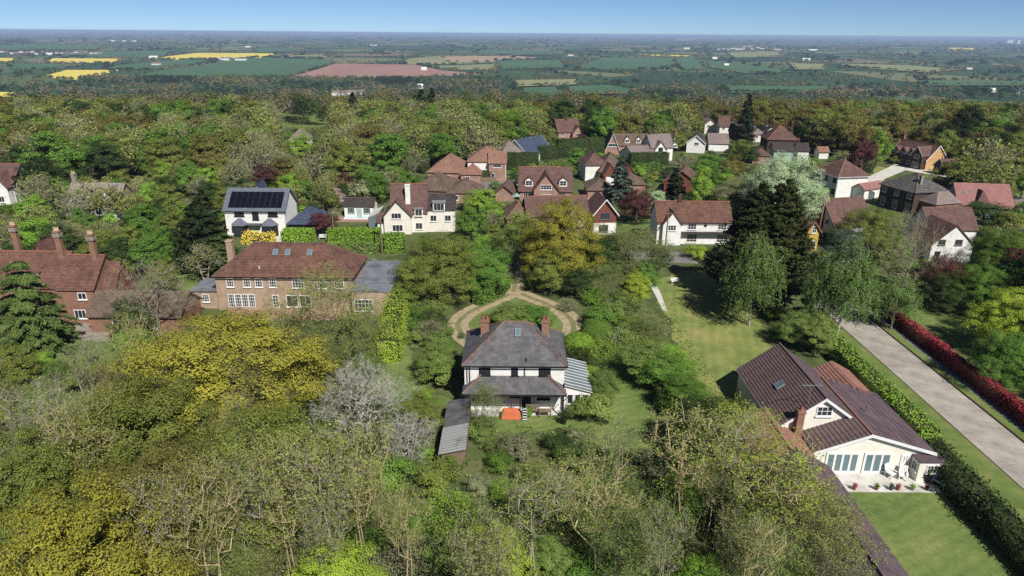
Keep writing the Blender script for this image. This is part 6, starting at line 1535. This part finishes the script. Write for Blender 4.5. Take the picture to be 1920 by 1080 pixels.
def in_lawn(x, y):
    return False
cells = []
y = 96.0
while y < 415:
    sp = 6.0 if y < 170 else 7.2 if y < 300 else 8.5
    x = -0.82 * y - 12
    while x < 0.82 * y + 14:
        cells.append((x + random.uniform(-.45, .45) * sp, y + random.uniform(-.45, .45) * sp)); x += sp
    y += sp * (0.92 if y < 300 else 1.15)
feat = [(t[2], t[3]) for t in TREES]
nfill = 0; RES0 = []
for (x, y) in cells:
    px, py = W(x, y, zt(x, y))
    if not (-120 < px < 2040): continue
    if min((x - a) ** 2 + (y - b) ** 2 for a, b in feat) < 9: continue
    k = region_mix(px, py, y); base, lf, ds, nm = KIND[k]
    hh = random.uniform(9.5, 15) if y > 175 else random.uniform(4, 8)
    if y > 290: hh = random.uniform(6.5, 13)
    far_fill = y > 300
    ww = hh * random.uniform(0.75, 1.05)
    ok = not blocked(x, y, hh, ww)
    if not ok:
        for hh in (hh * 0.55, random.uniform(2.2, 3.6), random.uniform(1.2, 2.0)):
            ww = hh * random.uniform(0.9, 1.3)
            if not blocked(x, y, hh, ww): ok = True; break
    if not ok: continue
    if hh < 4.0:
        plant('mshrub', x, y, hh, ww * 1.15, random.choice(['lf_green', 'lf_mid', 'lf_dark', 'lf_fresh', 'lf_olive', 'lf_mid', 'lf_grey']), "rounded garden shrub", "shrub", None, "shrub")
    else:
        if far_fill: RES0.append((x, y, zt(x, y), hh, ww, lf)); continue
        n = {'mtree': 3, 'mbare': 3, 'mbud': 2}.get(base); pn = base + (str(random.randrange(n)) if n else '')
        plant(pn, x, y, hh, ww, lf, ds, "tree", None, nm)
    nfill += 1
# foreground thicket: bushes and young trees under the bare trees
fy = 30.0
while fy < 96:
    sp = 3.4 if fy < 62 else 4.2; x = -0.86 * fy - 8
    while x < 0.86 * fy + 8:
        xx, yy = x + random.uniform(-.4, .4) * sp, fy + random.uniform(-.4, .4) * sp; x += sp
        if xx > 21 or (xx > 8.2 and yy > 76 and xx > 14): 
            if not (xx < 24 and yy < 54): continue
        px, py = W(xx, yy)
        if -60 < xx < -18 and 88 < yy: continue
        hh = random.uniform(1.8, 3.8); ww = hh * random.uniform(1.1, 1.6)
        if blocked(xx, yy, hh, ww):
            hh = random.uniform(0.7, 1.3); ww = hh * 1.5
            if blocked(xx, yy, hh, ww): continue
        lf = random.choice(['lf_mid', 'lf_green', 'lf_green', 'lf_mid', 'lf_fresh', 'lf_dark', 'lf_olive', 'lf_grey'] if px > 560 or py < 700 else ['lf_mid', 'lf_olive', 'lf_olive', 'lf_mustard', 'lf_grey', 'lf_green', 'lf_bronze'])
        plant(random.choice(['shrubA', 'shrubB', 'shrubD', 'shrubD']), xx, yy, hh, ww, lf, "bush in the foreground thicket", "shrub", None, "shrub")
    fy += sp * 0.95
# extra bare and budding trees across the foreground wood
for i in range(80):
    xx = random.uniform(-46, 20); yy = random.uniform(33, 62)
    if abs(xx) > 0.8 * yy: continue
    if -9 < xx < 9 and yy > 47: continue
    k = random.random(); hh = random.uniform(7, 12.5); ww = hh * random.uniform(0.36, 0.5)
    if blocked(xx, yy, hh, ww): continue
    if k < .6: plant(random.choice(['bareA', 'bareB']), xx, yy, hh, ww, 'lf_buds', "thin bare tree in the foreground wood", "tree", None, "bare_tree", bark=random.choice(['bark_tan', 'bark_grey', 'bark']))
    elif k < .82: plant('budA', xx, yy, hh * .75, ww * 1.4, random.choice(['lf_buds', 'lf_mid', 'lf_olive']), "half-bare budding tree in the foreground wood", "tree", None, "budding_tree")
    else: plant('treeB', xx, yy, hh * .5, ww, random.choice(['lf_green', 'lf_fresh', 'lf_olive', 'lf_mid']), "young leafy tree in the foreground wood", "tree", None, "leafy_tree")

# ---- leave out what the picture shows nothing of; keep at most about 280 of a kind as single things
RES = list(RES0)
def cull():
    gw, gh, k = 640, 360, 1 / 3.0
    occ = np.zeros((gh, gw), bool); yy, xx = np.mgrid[0:gh, 0:gw]
    for (a, b, c, d, yd) in PROTECT[:0]: pass
    order = sorted(range(len(TREES)), key=lambda i: TREES[i][3] ** 2 + TREES[i][2] ** 2)
    vis = {}
    for i in order:
        o, ds, x, y, cat, lab = TREES[i]; z = o.location.z; hgt, wid = o["hw"]
        tx, ty = W(x, y, z + hgt); bx_, by_ = W(x, y, z + hgt * (0.12 if cat == "tree" else 0)); lx, _ = W(x - wid / 2, y, z + hgt * .5); rx_, _ = W(x + wid / 2, y, z + hgt * .5)
        cx, cy, rx, ry = (lx + rx_) / 2 * k, (ty + by_) / 2 * k, max(1, (rx_ - lx) / 2 * k), max(1, (by_ - ty) / 2 * k)
        x0, x1, y0, y1 = int(max(0, cx - rx)), int(min(gw, cx + rx + 1)), int(max(0, cy - ry)), int(min(gh, cy + ry + 1))
        if x1 <= x0 or y1 <= y0: vis[i] = 0; continue
        e = ((xx[y0:y1, x0:x1] - cx) / rx) ** 2 + ((yy[y0:y1, x0:x1] - cy) / ry) ** 2
        vis[i] = int(((e < 1) & ~occ[y0:y1, x0:x1]).sum())
        if not o.name.startswith(("bare", "budding")): occ[y0:y1, x0:x1] |= e < 0.72
    kinds = {}
    for i in order: kinds.setdefault(TREES[i][0].name.split(".")[0], []).append(i)
    drop = set()
    for kname, ids in kinds.items():
        ids.sort(key=lambda i: (-1e6 if TREES[i][5] else 0) - vis[i])
        for r, i in enumerate(ids):
            if TREES[i][5] or TREES[i][1].startswith("green oak at"): continue
            if vis[i] < 9: drop.add(i)
            elif r >= 285:
                drop.add(i); o = TREES[i][0]; RES.append((TREES[i][2], TREES[i][3], o.location.z, o["hw"][0], o["hw"][1], o["lf"]))
    keep = []
    for i, t in enumerate(TREES):
        if i in drop:
            for c in list(t[0].children): bpy.data.objects.remove(c)
            bpy.data.objects.remove(t[0])
        else:
            del t[0]["hw"]; del t[0]["lf"]; keep.append(t)
    TREES[:] = keep
cull()

# ---- labels that say which one
def ordinal(i, n):
    if i == 0: return "leftmost"
    if i == n - 1: return "rightmost"
    return ["", "second", "third", "fourth", "fifth", "sixth", "seventh", "eighth", "ninth", "tenth"][i] + " from left"
import re as _re
cuts = {}
for t in TREES:
    if t[5]:
        s_ = _re.split(r",| in front of| left of| right of| below| beside| at the| behind| above| between| filling| cut by| next to| standing| touching| overhanging| with | on the | spread| hiding| along| around", t[5])[0]
        cuts.setdefault(s_, []).append(t)
for s_, ts in cuts.items():
    if len(ts) == 1 and 2 <= len(s_.split()) <= 7 and s_ not in ("left", "right"): LAND.append((s_, ts[0][2], ts[0][3]))
LAND[:] = [l for l in LAND if l[0] != "far lane houses"] + [("far lane houses", 95, 290)]
sets = {}
for t in TREES:
    o, ds, x, y, cat, lab = t
    if lab: tag(o, lab, cat); continue
    l = min(LAND, key=lambda q: (q[1] - x) ** 2 + (q[2] - y) ** 2)
    rel = ("behind" if y > l[2] else "in front of") if abs(y - l[2]) > abs(x - l[1]) else ("left of" if x < l[1] else "right of")
    ds = {"bush in the foreground thicket": "thicket bush", "thin bare tree in the foreground wood": "thin bare tree", "half-bare budding tree in the foreground wood": "half-bare budding tree", "young leafy tree in the foreground wood": "young leafy tree", "green oak at the right edge beside the shaded lawn": "tall green oak"}.get(ds, ds)
    sets.setdefault((ds, rel + " the " + l[0], cat), []).append(t)
for (ds, zone, cat), ts in sets.items():
    ts.sort(key=lambda t: t[3]); nb = max(1, math.ceil(len(ts) / 9)); bands = [ts[i * len(ts) // nb:(i + 1) * len(ts) // nb] for i in range(nb)]
    for bi, bs in enumerate(bands):
        bn = "" if nb == 1 else ["nearer", "farther"][bi] if nb == 2 else ["nearest", "middle", "farthest"][bi] if nb == 3 else ["nearest", "second", "third", "fourth", "farthest"][min(bi, 4)] + " row"
        bs.sort(key=lambda t: W(t[2], t[3])[0])
        for i, t in enumerate(bs):
            lb = (bn + " " + ds + " " + zone).strip()
            if len(bs) > 1: lb = ordinal(i, len(bs)) + " " + lb
            tag(t[0], " ".join(lb.split()[:16]), cat, (ds + "s " + zone) if len(ts) > 1 else None)
# ------------------------------------------------------------------ small things
def pole(px, py, hh, label, lean=0.0):
    p = G(px, py); r = empty("utility_pole", p); tag(r, label, "pole")
    mb = MB(); mb.tube((0, 0, 0), (lean, 0, hh), 0.15, 0.1, 8); mb.build("post", M['wood'], r)
    mb = MB(); mb.box(lean - .7, lean + .7, -.05, .05, hh - .6, hh - .48)
    for x in (-.6, 0, .6): mb.tube((lean + x, 0, hh - .48), (lean + x, 0, hh - .3), 0.04)
    mb.build("crossarm", M['wood'], r)
pole(717, 476, 8.0, "wooden utility pole at the end of the bright hedge")
pole(628, 462, 7.0, "wooden utility pole in the long bright hedge")
pole(1246, 480, 8.5, "thin utility pole in front of the white cottage gable")
pole(1758, 336, 8.0, "dark pole beside the turning area")
pole(1893, 372, 7.5, "dark lamp pole beside the lane at the right edge")
pole(1602, 330, 8.0, "pole left of the dark copper tree")

def car(px, py, rz, paint, label):
    p = G(px, py); r = empty("car", (p.x, p.y, 0.03), rz); tag(r, label, "car")
    prof = [(-2.1, .35), (-2.12, .75), (-1.95, .92), (-1.35, 1.0), (-.75, 1.45), (.75, 1.47), (1.45, 1.05), (2.05, .9), (2.12, .6), (2.08, .35)]
    mb = MB(); mb.prism([(x, -.85, z) for x, z in prof], (0, 1.7, 0)); mb.build("body", paint, r)
    mb = MB(); 
    for s in (-1, 1): mb.prism([(-1.15, s * .855, 1.0), (-.7, s * .855, 1.38), (.7, s * .855, 1.4), (1.25, s * .855, 1.02)], (0, s * .012, 0))
    mb.build("side_window", M['glass'], r)
    mb = MB(); mb.poly([(1.4, -.75, 1.1), (1.4, .75, 1.1), (.8, .72, 1.475), (.8, -.72, 1.475)]); mb.build("windscreen", M['glass'], r)
    mb = MB(); mb.poly([(-1.33, .75, 1.06), (-1.33, -.75, 1.06), (-.8, -.72, 1.46), (-.8, .72, 1.46)]); mb.build("rear_window", M['glass'], r)
    for x in (-1.3, 1.3):
        for s in (-1, 1):
            mb = MB(); mb.tube((x, s * .68, .32), (x, s * .88, .32), .32, .32, 14); w_ = mb.build("wheel", M['black'], r)
            mb = MB(); mb.tube((x, s * .881, .32), (x, s * .895, .32), .18, .18, 10); mb.build("rim", M['lead'], w_)
    for s in (-1, 1):
        mb = MB(); mb.box(2.06, 2.13, s * .6 - .15, s * .6 + .15, .62, .78); mb.build("headlight", M['white'], r)
silver = pmat("silver_paint", [C(150, 158, 164), C(190, 196, 200)], 1.0, rough=0.3, spec=0.5)
navy = pmat("dark_blue_paint", [C(24, 30, 44), C(36, 44, 60)], 1.0, rough=0.25, spec=0.5)
wcar = pmat("white_car_paint", [C(220, 222, 224), C(236, 238, 240)], 1.0, rough=0.25, spec=0.5)
car(1528, 572, 1.45, silver, "silver car parked under the birches at the road end")
car(968, 318, 0.1, navy, "dark blue car beside the tall hedge")
car(1091, 330, 0.05, wcar, "white car beside the two-dormer house")

# veranda things
def cover():
    r = empty("garden_cover", (-1.0, 62.2, 0.0)); tag(r, "bright orange tarpaulin covered stack under the veranda", "tarpaulin")
    mb = MB(); pr = [(0, 0), (2.0, 0), (2.02, .55), (1.9, .85), (1.6, .95), (.3, .95), (.06, .8)]
    mb.prism([(x, 0, z) for x, z in pr], (0, .9, 0)); mb.build("sheet", pmat("orange_tarpaulin", [C(220, 104, 52), C(240, 124, 66)], 2.0, rough=0.5), r)
    mb = MB(); mb.box(-.02, 2.04, -.03, .93, 0.02, .1); mb.build("base_board", M['wood'], r)
cover()
def bench(x, y, w, mat, label, rz=0.0, name="bench"):
    r = empty(name, (x, y, 0.02), rz); tag(r, label, "bench")
    for i in range(3):
        mb = MB(); mb.box(-w / 2, w / 2, -.25 + i * .17, -.1 + i * .17, .42, .46); mb.build("seat_slat", M[mat], r)
    for i in range(3):
        mb = MB(); mb.box(-w / 2, w / 2, .27, .31, .52 + i * .15, .63 + i * .15); mb.build("back_slat", M[mat], r)
    for s in (-1, 1):
        for yy in (-.22, .26):
            mb = MB(); mb.box(s * (w / 2 - .05) - .03, s * (w / 2 - .05) + .03, yy - .03, yy + .03, 0, .42 if yy < 0 else .98); mb.build("leg", M[mat], r)
        mb = MB(); mb.box(s * (w / 2 - .05) - .04, s * (w / 2 - .05) + .04, -.28, .26, .62, .67); mb.build("armrest", M[mat], r)
bench(2.3, 63.6, 1.5, 'wood', "brown wooden bench against the veranda wall")
bench(38.6, 51.8, 1.7, 'white', "white garden bench at the right edge of the patio", -1.2)
bench(26.5, 104.5, 1.4, 'white', "small white bench beside the pale path", 0.3)
bench(-37.0, 128.3, 1.5, 'white', "white garden seat beside the pale drive", 0.1)
def chair(x, y, rz, label):
    r = empty("garden_chair", (x, y, 0.025), rz); tag(r, label, "chair")
    mb = MB(); mb.box(-.35, .35, -.35, .35, .38, .45); mb.build("seat", M['white'], r)
    for i in range(5):
        mb = MB(); a = -.34 + i * .14
        mb.hexa([(a, .30, .45), (a + .12, .30, .45), (a + .12, .34, .45), (a, .34, .45), (a, .5, 1.15), (a + .12, .5, 1.15), (a + .12, .54, 1.15), (a, .54, 1.15)]); mb.build("back_slat", M['white'], r)
    for sx in (-.32, .32):
        for sy in (-.32, .32):
            mb = MB(); mb.box(sx - .04, sx + .04, sy - .04, sy + .04, 0, .4); mb.build("leg", M['white'], r)
        mb = MB(); mb.box(sx - .06, sx + .06, -.38, .36, .62, .67); mb.build("armrest", M['white'], r)
chair(34.9, 52.9, 0.5, "white slatted armchair on the patio by the folding doors")
chair(35.9, 52.6, -0.4, "second white armchair near the patio door")
def table(x, y, w, d, mat, label):
    r = empty("table", (x, y, 0.02)); tag(r, label, "table")
    mb = MB(); mb.box(-w / 2, w / 2, -d / 2, d / 2, .7, .75); mb.build("tabletop", M[mat], r)
    for sx in (-1, 1):
        for sy in (-1, 1):
            mb = MB(); mb.box(sx * (w / 2 - .08) - .04, sx * (w / 2 - .08) + .04, sy * (d / 2 - .08) - .04, sy * (d / 2 - .08) + .04, 0, .7); mb.build("leg", M[mat], r)
table(3.6, 63.0, 1.3, .7, 'wood', "dark wooden table on the veranda")
def pot(x, y, s, col, leaf, label):
    r = empty("flower_pot", (x, y, 0.022)); tag(r, label, "pot")
    mb = MB(); mb.tube((0, 0, 0), (0, 0, .32 * s), .13 * s, .2 * s, 12); mb.tube((0, 0, .3 * s), (0, 0, .36 * s), .22 * s, .22 * s, 12); mb.build("pot", M[col], r)
    n = 160; c = rng.normal(size=(n, 3)) * .12 * s + np.array([0, 0, .52 * s]); v, q = quads(c, rng.normal(size=(n, 3)) + np.array([0, 0, 1]), .06 * s * rng.uniform(.6, 1.3, n))
    o = bpy.data.objects.new("plant", np_mesh("plant", v, q, [M[leaf]])); COL.objects.link(o); o.parent = r; o["kind"] = "stuff"
for i, (x, col, lf, lab) in enumerate([(30.7, 'terracotta', 'lf_red', "red flower pot, leftmost on the patio edge"), (32.7, 'terracotta', 'lf_green', "green potted plant, second on the patio edge"), (34.0, 'slate_blue', 'lf_blue', "blue pot, third on the patio edge"), (34.6, 'terracotta', 'lf_red', "red potted flowers, fourth on the patio edge"), (35.9, 'stone', 'lf_fresh', "green potted plant, fifth on the patio edge"), (37.2, 'black', 'lf_purple', "dark pot, rightmost on the patio edge")]): pot(x, 50.95, .9, col, lf, lab)
pot(37.9, 52.3, 2.0, 'black', 'lf_dark', "large dark planter at the right of the patio")
pot(5.45, 61.6, 1.9, 'black', 'lf_dark', "black water butt pot at the right veranda post")
r = empty("ladder", (1.45, 62.3, 0.0)); tag(r, "small pale step ladder beside the orange tarpaulin", "ladder")
for x in (-.22, .22):
    mb = MB(); mb.hexa([(x - .03, -.3, 0), (x + .03, -.3, 0), (x + .03, -.24, 0), (x - .03, -.24, 0), (x - .03, .1, 1.4), (x + .03, .1, 1.4), (x + .03, .16, 1.4), (x - .03, .16, 1.4)]); mb.build("rail", M['lead'], r)
for i in range(5):
    mb = MB(); f = (i + .6) / 5.2; mb.box(-.19, .19, -.3 + .4 * f, -.18 + .4 * f, 1.4 * f - .02, 1.4 * f + .02); mb.build("rung", M['white'], r)
# climbing frame, fences, greenhouse
p = G(962, 392); r = empty("climbing_frame", (p.x, p.y, 0)); tag(r, "grey and green wooden climbing frame with slide", "play frame")
for sx in (0, 1.4):
    for sy in (0, 1.4):
        mb = MB(); mb.box(sx - .06, sx + .06, sy - .06, sy + .06, 0, 2.9); mb.build("post", M['wood'], r)
mb = MB(); mb.box(-.1, 1.5, -.1, 1.5, 1.3, 1.4); mb.build("platform", M['wood'], r)
mb = MB(); mb.prism([(-.2, -.2, 2.9), (1.6, -.2, 2.9), (.7, -.2, 3.5)], (0, 1.8, 0)); mb.build("canopy", M['chalk_blue'], r)
mb = MB(); mb.hexa([(.3, -.1, 1.4), (1.0, -.1, 1.4), (1.0, -2.4, .1), (.3, -2.4, .1), (.3, -.1, 1.5), (1.0, -.1, 1.5), (1.0, -2.4, .2), (.3, -2.4, .2)]); mb.build("slide", pmat("green_slide", [C(40, 130, 90), C(60, 150, 106)], 2.0, rough=.4), r)
mb = MB(); mb.tube((1.4, .7, 2.7), (4.2, .7, 2.7), .07); mb.tube((4.2, .7, 2.7), (4.2, -.4, 0), .06); mb.tube((4.2, .7, 2.7), (4.2, 1.8, 0), .06); mb.build("swing_beam", M['wood'], r)
def fence(a, b, hh, mat, label):
    a, b = G(*a), G(*b); ln = (b - a).length; r = empty("fence", a, math.atan2(b.y - a.y, b.x - a.x)); tag(r, label, "fence")
    n = max(1, int(ln / 1.8)); w = ln / n
    for i in range(n):
        mb = MB()
        for k in range(9): mb.box(i * w + .06 + k * (w - .12) / 9, i * w + .06 + (k + .94) * (w - .12) / 9, -.02 + .012 * (k % 2), .01 + .012 * (k % 2), .05, hh)
        mb.build("fence_panel", M[mat], r)
    for i in range(n + 1):
        mb = MB(); mb.box(i * w - .05, i * w + .05, -.05, .05, 0, hh + .1); mb.build("post", M[mat], r)
fence((645, 344), (690, 344), 1.6, 'wood', "grey wooden fence behind the holm oak")
fence((880, 342), (930, 341), 1.3, 'wood', "pale fence beside the grey yard")
fence((330, 600), (360, 582), 1.7, 'tilehung', "reddish fence between the low barn and the tan brick house")
fence((1848, 392), (1915, 388), 1.4, 'wood', "wooden fence beside the lane at the right edge")
p = G(1612, 372); r = empty("greenhouse", (p.x, p.y, 0), -0.3); tag(r, "pale glazed greenhouse in front of the pink-roofed garage", "greenhouse")
mb = MB(); mb.prism([(0, 0, 0), (3.2, 0, 0), (3.2, 0, 1.7), (1.6, 0, 2.6), (0, 0, 1.7)], (0, 5, 0)); mb.build("glazing", M['conservatory'], r)
for i in range(6):
    mb = MB(); y = i * 1.0
    for a, b in (((0, y, 0), (0, y, 1.7)), ((0, y, 1.7), (1.6, y, 2.6)), ((1.6, y, 2.6), (3.2, y, 1.7)), ((3.2, y, 1.7), (3.2, y, 0))): mb.tube(a, b, .05, n=4)
    mb.build("frame_rib", M['white'], r)
p = G(705, 428); r = empty("greenhouse", (p.x - 1.5, p.y, 0), 0); tag(r, "grey-blue glazed lean-to left of the white chimney house", "greenhouse")
mb = MB(); mb.prism([(0, 0, 0), (2.2, 0, 0), (2.2, 0, 3.2), (0, 0, 2.3)], (0, 6, 0)); mb.build("glazing", M['conservatory'], r)
for i in range(7):
    mb = MB(); mb.tube((0, i, 2.32), (2.2, i, 3.22), .05, n=4); mb.build("frame_rib", M['white'], r)

# ------------------------------------------------------------------ far woods and hedgerows of the valley: a mass nobody could count
FP = [pix for k, pix, lab in FIELDS]
def inpoly(x, y, poly):
    c = False; j = len(poly) - 1
    for i in range(len(poly)):
        xi, yi = poly[i]; xj, yj = poly[j]
        if (yi > y) != (yj > y) and x < (xj - xi) * (y - yi) / (yj - yi) + xi: c = not c
        j = i
    return c
def far_mass(name, pts, label, leaf):
    """pts: list of (x, y, z, height, width, faces)"""
    g = Geo()
    for (x, y, z, hh, ww, n) in pts:
        d = unit(rng.normal(size=(n, 3))); d[:, 2] = np.abs(d[:, 2]); r = rng.uniform(.55, 1.05, (n, 1))
        c = d * r * np.array([ww / 2, ww / 2, hh * .62]) + np.array([x, y, z + hh * .36])
        s = (ww / 2 * 0.9) / math.sqrt(n) * 2.0
        g.add(quads(c, d + rng.normal(size=(n, 3)) * .35 + np.array([0, -.1, .2]), s * rng.uniform(.6, 1.25, n), .75), 0)
    v, q, m = g.arr(); o = bpy.data.objects.new(name, np_mesh(name, v, q, [M[leaf]], m)); COL.objects.link(o)
    tag(o, label, kind="stuff")
lists = {k: [] for k in ('lf_far_green', 'lf_far_grey', 'lf_far_olive', 'lf_far_dark')}
L('lf_far_green', C(50, 72, 34, 1.0), C(84, 104, 52, 1.0)); L('lf_far_grey', C(84, 80, 62, 1.0), C(118, 112, 88, 1.0)); L('lf_far_olive', C(80, 80, 30, 1.0), C(118, 112, 48, 1.0)); L('lf_far_dark', C(34, 46, 28, 1.0), C(58, 70, 40, 1.0))
def lk(px, py):
    t = math.sin(px * .013 + py * .21) + math.sin(px * .031 - py * .13 + 2) + random.uniform(-1.1, 1.1)
    return 'lf_far_dark' if t < -.9 else 'lf_far_green' if t < .25 else 'lf_far_grey' if t < 1.2 else 'lf_far_olive'
def far_tree(px, py, sz=1.0):
    p = Gt(px, py)
    d = p.length; mpp = d / FPX
    hh = random.uniform(8, 13) * sz
    ww = max(hh * random.uniform(.8, 1.2), mpp * random.uniform(5, 11))
    n = 46 if d < 1800 else 26 if d < 4000 else 12
    lists[lk(px, py)].append((p.x, p.y, p.z - .5, hh, ww, n))
for i in range(5600):
    px = random.uniform(-160, 2080); u = random.random(); py = 66.5 + 114 * u ** 1.15 + (px - 960) * 0.0078
    if any(inpoly(px, py, f) for f in FP) or any(inpoly(px, py - 3, f) for f in FP): continue
    if py > 110 and random.random() < .22: continue
    if math.sin(px * .019 + py * .31) + math.sin(px * .041 - py * .17 + 1) + .7 * math.sin(px * .007 + py * .6) < -.55 and py > 80: continue
    far_tree(px, py)
# hedgerow trees along the field edges
for f in FP:
    for (a, b) in zip(f, f[1:] + f[:1]):
        n = int(math.hypot(b[0] - a[0], (b[1] - a[1]) * 4) / 5.5)
        for k in range(n):
            t = random.random()
            if random.random() < .62: far_tree(a[0] + (b[0] - a[0]) * t, a[1] + (b[1] - a[1]) * t + .3, .62)
# plantation strip in front of the crop field and woods on the slope below the plateau
for i in range(900):
    px = random.uniform(150, 930); py = random.uniform(149, 158) + (px - 500) * .004; far_tree(px, py, 1.0)
for i in range(1100):
    px = random.uniform(-150, 2070); py = random.uniform(166, 182) + (px - 960) * .004
    if any(inpoly(px, py, f) or inpoly(px, py - 4, f) for f in FP): continue
    far_tree(px, py, 1.0)
for k, v in lists.items():
    far_mass("far_woodland", v, {"lf_far_green": "distant green woods and hedgerows of the plain", "lf_far_grey": "distant grey-brown leafless woods of the plain", "lf_far_olive": "distant olive woods of the plain", "lf_far_dark": "distant dark woods of the plain"}[k], k)
rs = {}
for (x, y, z, hh, ww, lf) in RES:
    lf = {"lf_olive": "lf_far_olive", "lf_bronze": "lf_far_olive", "lf_buds": "lf_far_grey", "lf_green": "lf_far_green", "lf_dark": "lf_far_dark"}.get(lf, "lf_far_green")
    rs.setdefault(lf, []).append((x, y, z, hh, ww, 520))
for lf, v in rs.items(): far_mass("background_woodland", v, "further %s trees of the wood behind the houses" % {"lf_far_olive": "olive", "lf_far_grey": "half-bare grey", "lf_far_green": "green", "lf_far_dark": "dark"}[lf], lf)
# rough grass and low plants between the bushes of the foreground
g = Geo(); n = 26000
xy = np.stack([rng.uniform(-62, 24, n), rng.uniform(28, 95, n)], 1)
c = np.concatenate([xy, rng.uniform(.04, .5, (n, 1)) ** 1.5], 1)
keep = np.ones(n, bool)
for f in FOOT: keep &= ~((np.abs(c[:, 0] - f[0]) < f[3] + .3) & (np.abs(c[:, 1] - f[1]) < f[4] + .3))
def box_out(x0, x1, y0, y1):
    global keep
    keep &= ~((c[:, 0] > x0) & (c[:, 0] < x1) & (c[:, 1] > y0) & (c[:, 1] < y1))
box_out(-15.5, -10, 66, 95); box_out(-11, 12, 61, 95); box_out(9, 16, 56, 80); box_out(-62, -20, 84, 95)
c = c[keep]; n = len(c)
v, q = quads(c, rng.normal(size=(n, 3)) * .6 + np.array([0, 0, .7]), .14 * rng.uniform(.6, 1.4, n))
o = bpy.data.objects.new("ground_cover", np_mesh("ground_cover", v, q, [M['lf_mid']])); COL.objects.link(o)
tag(o, "low brambles and weeds covering the foreground wood floor", kind="stuff")

# ------------------------------------------------------------------ air
mb = MB(); mb.box(-70000, 70000, -400, 70000, VALLEY - 1.5, 42.0)
hz = mb.build("haze", None); hz.data.materials.clear()
m = bpy.data.materials.new("haze"); m.use_nodes = True; nt = m.node_tree; nt.nodes.clear()
out = nt.nodes.new("ShaderNodeOutputMaterial"); vol = nt.nodes.new("ShaderNodeVolumePrincipled")
vol.inputs["Color"].default_value = (0.5, 0.67, 0.98, 1); vol.inputs["Density"].default_value = HAZE; vol.inputs["Anisotropy"].default_value = 0.0
nt.links.new(vol.outputs[0], out.inputs["Volume"]); hz.data.materials.append(m)
tag(hz, "thin blue air haze over the plain", kind="stuff")
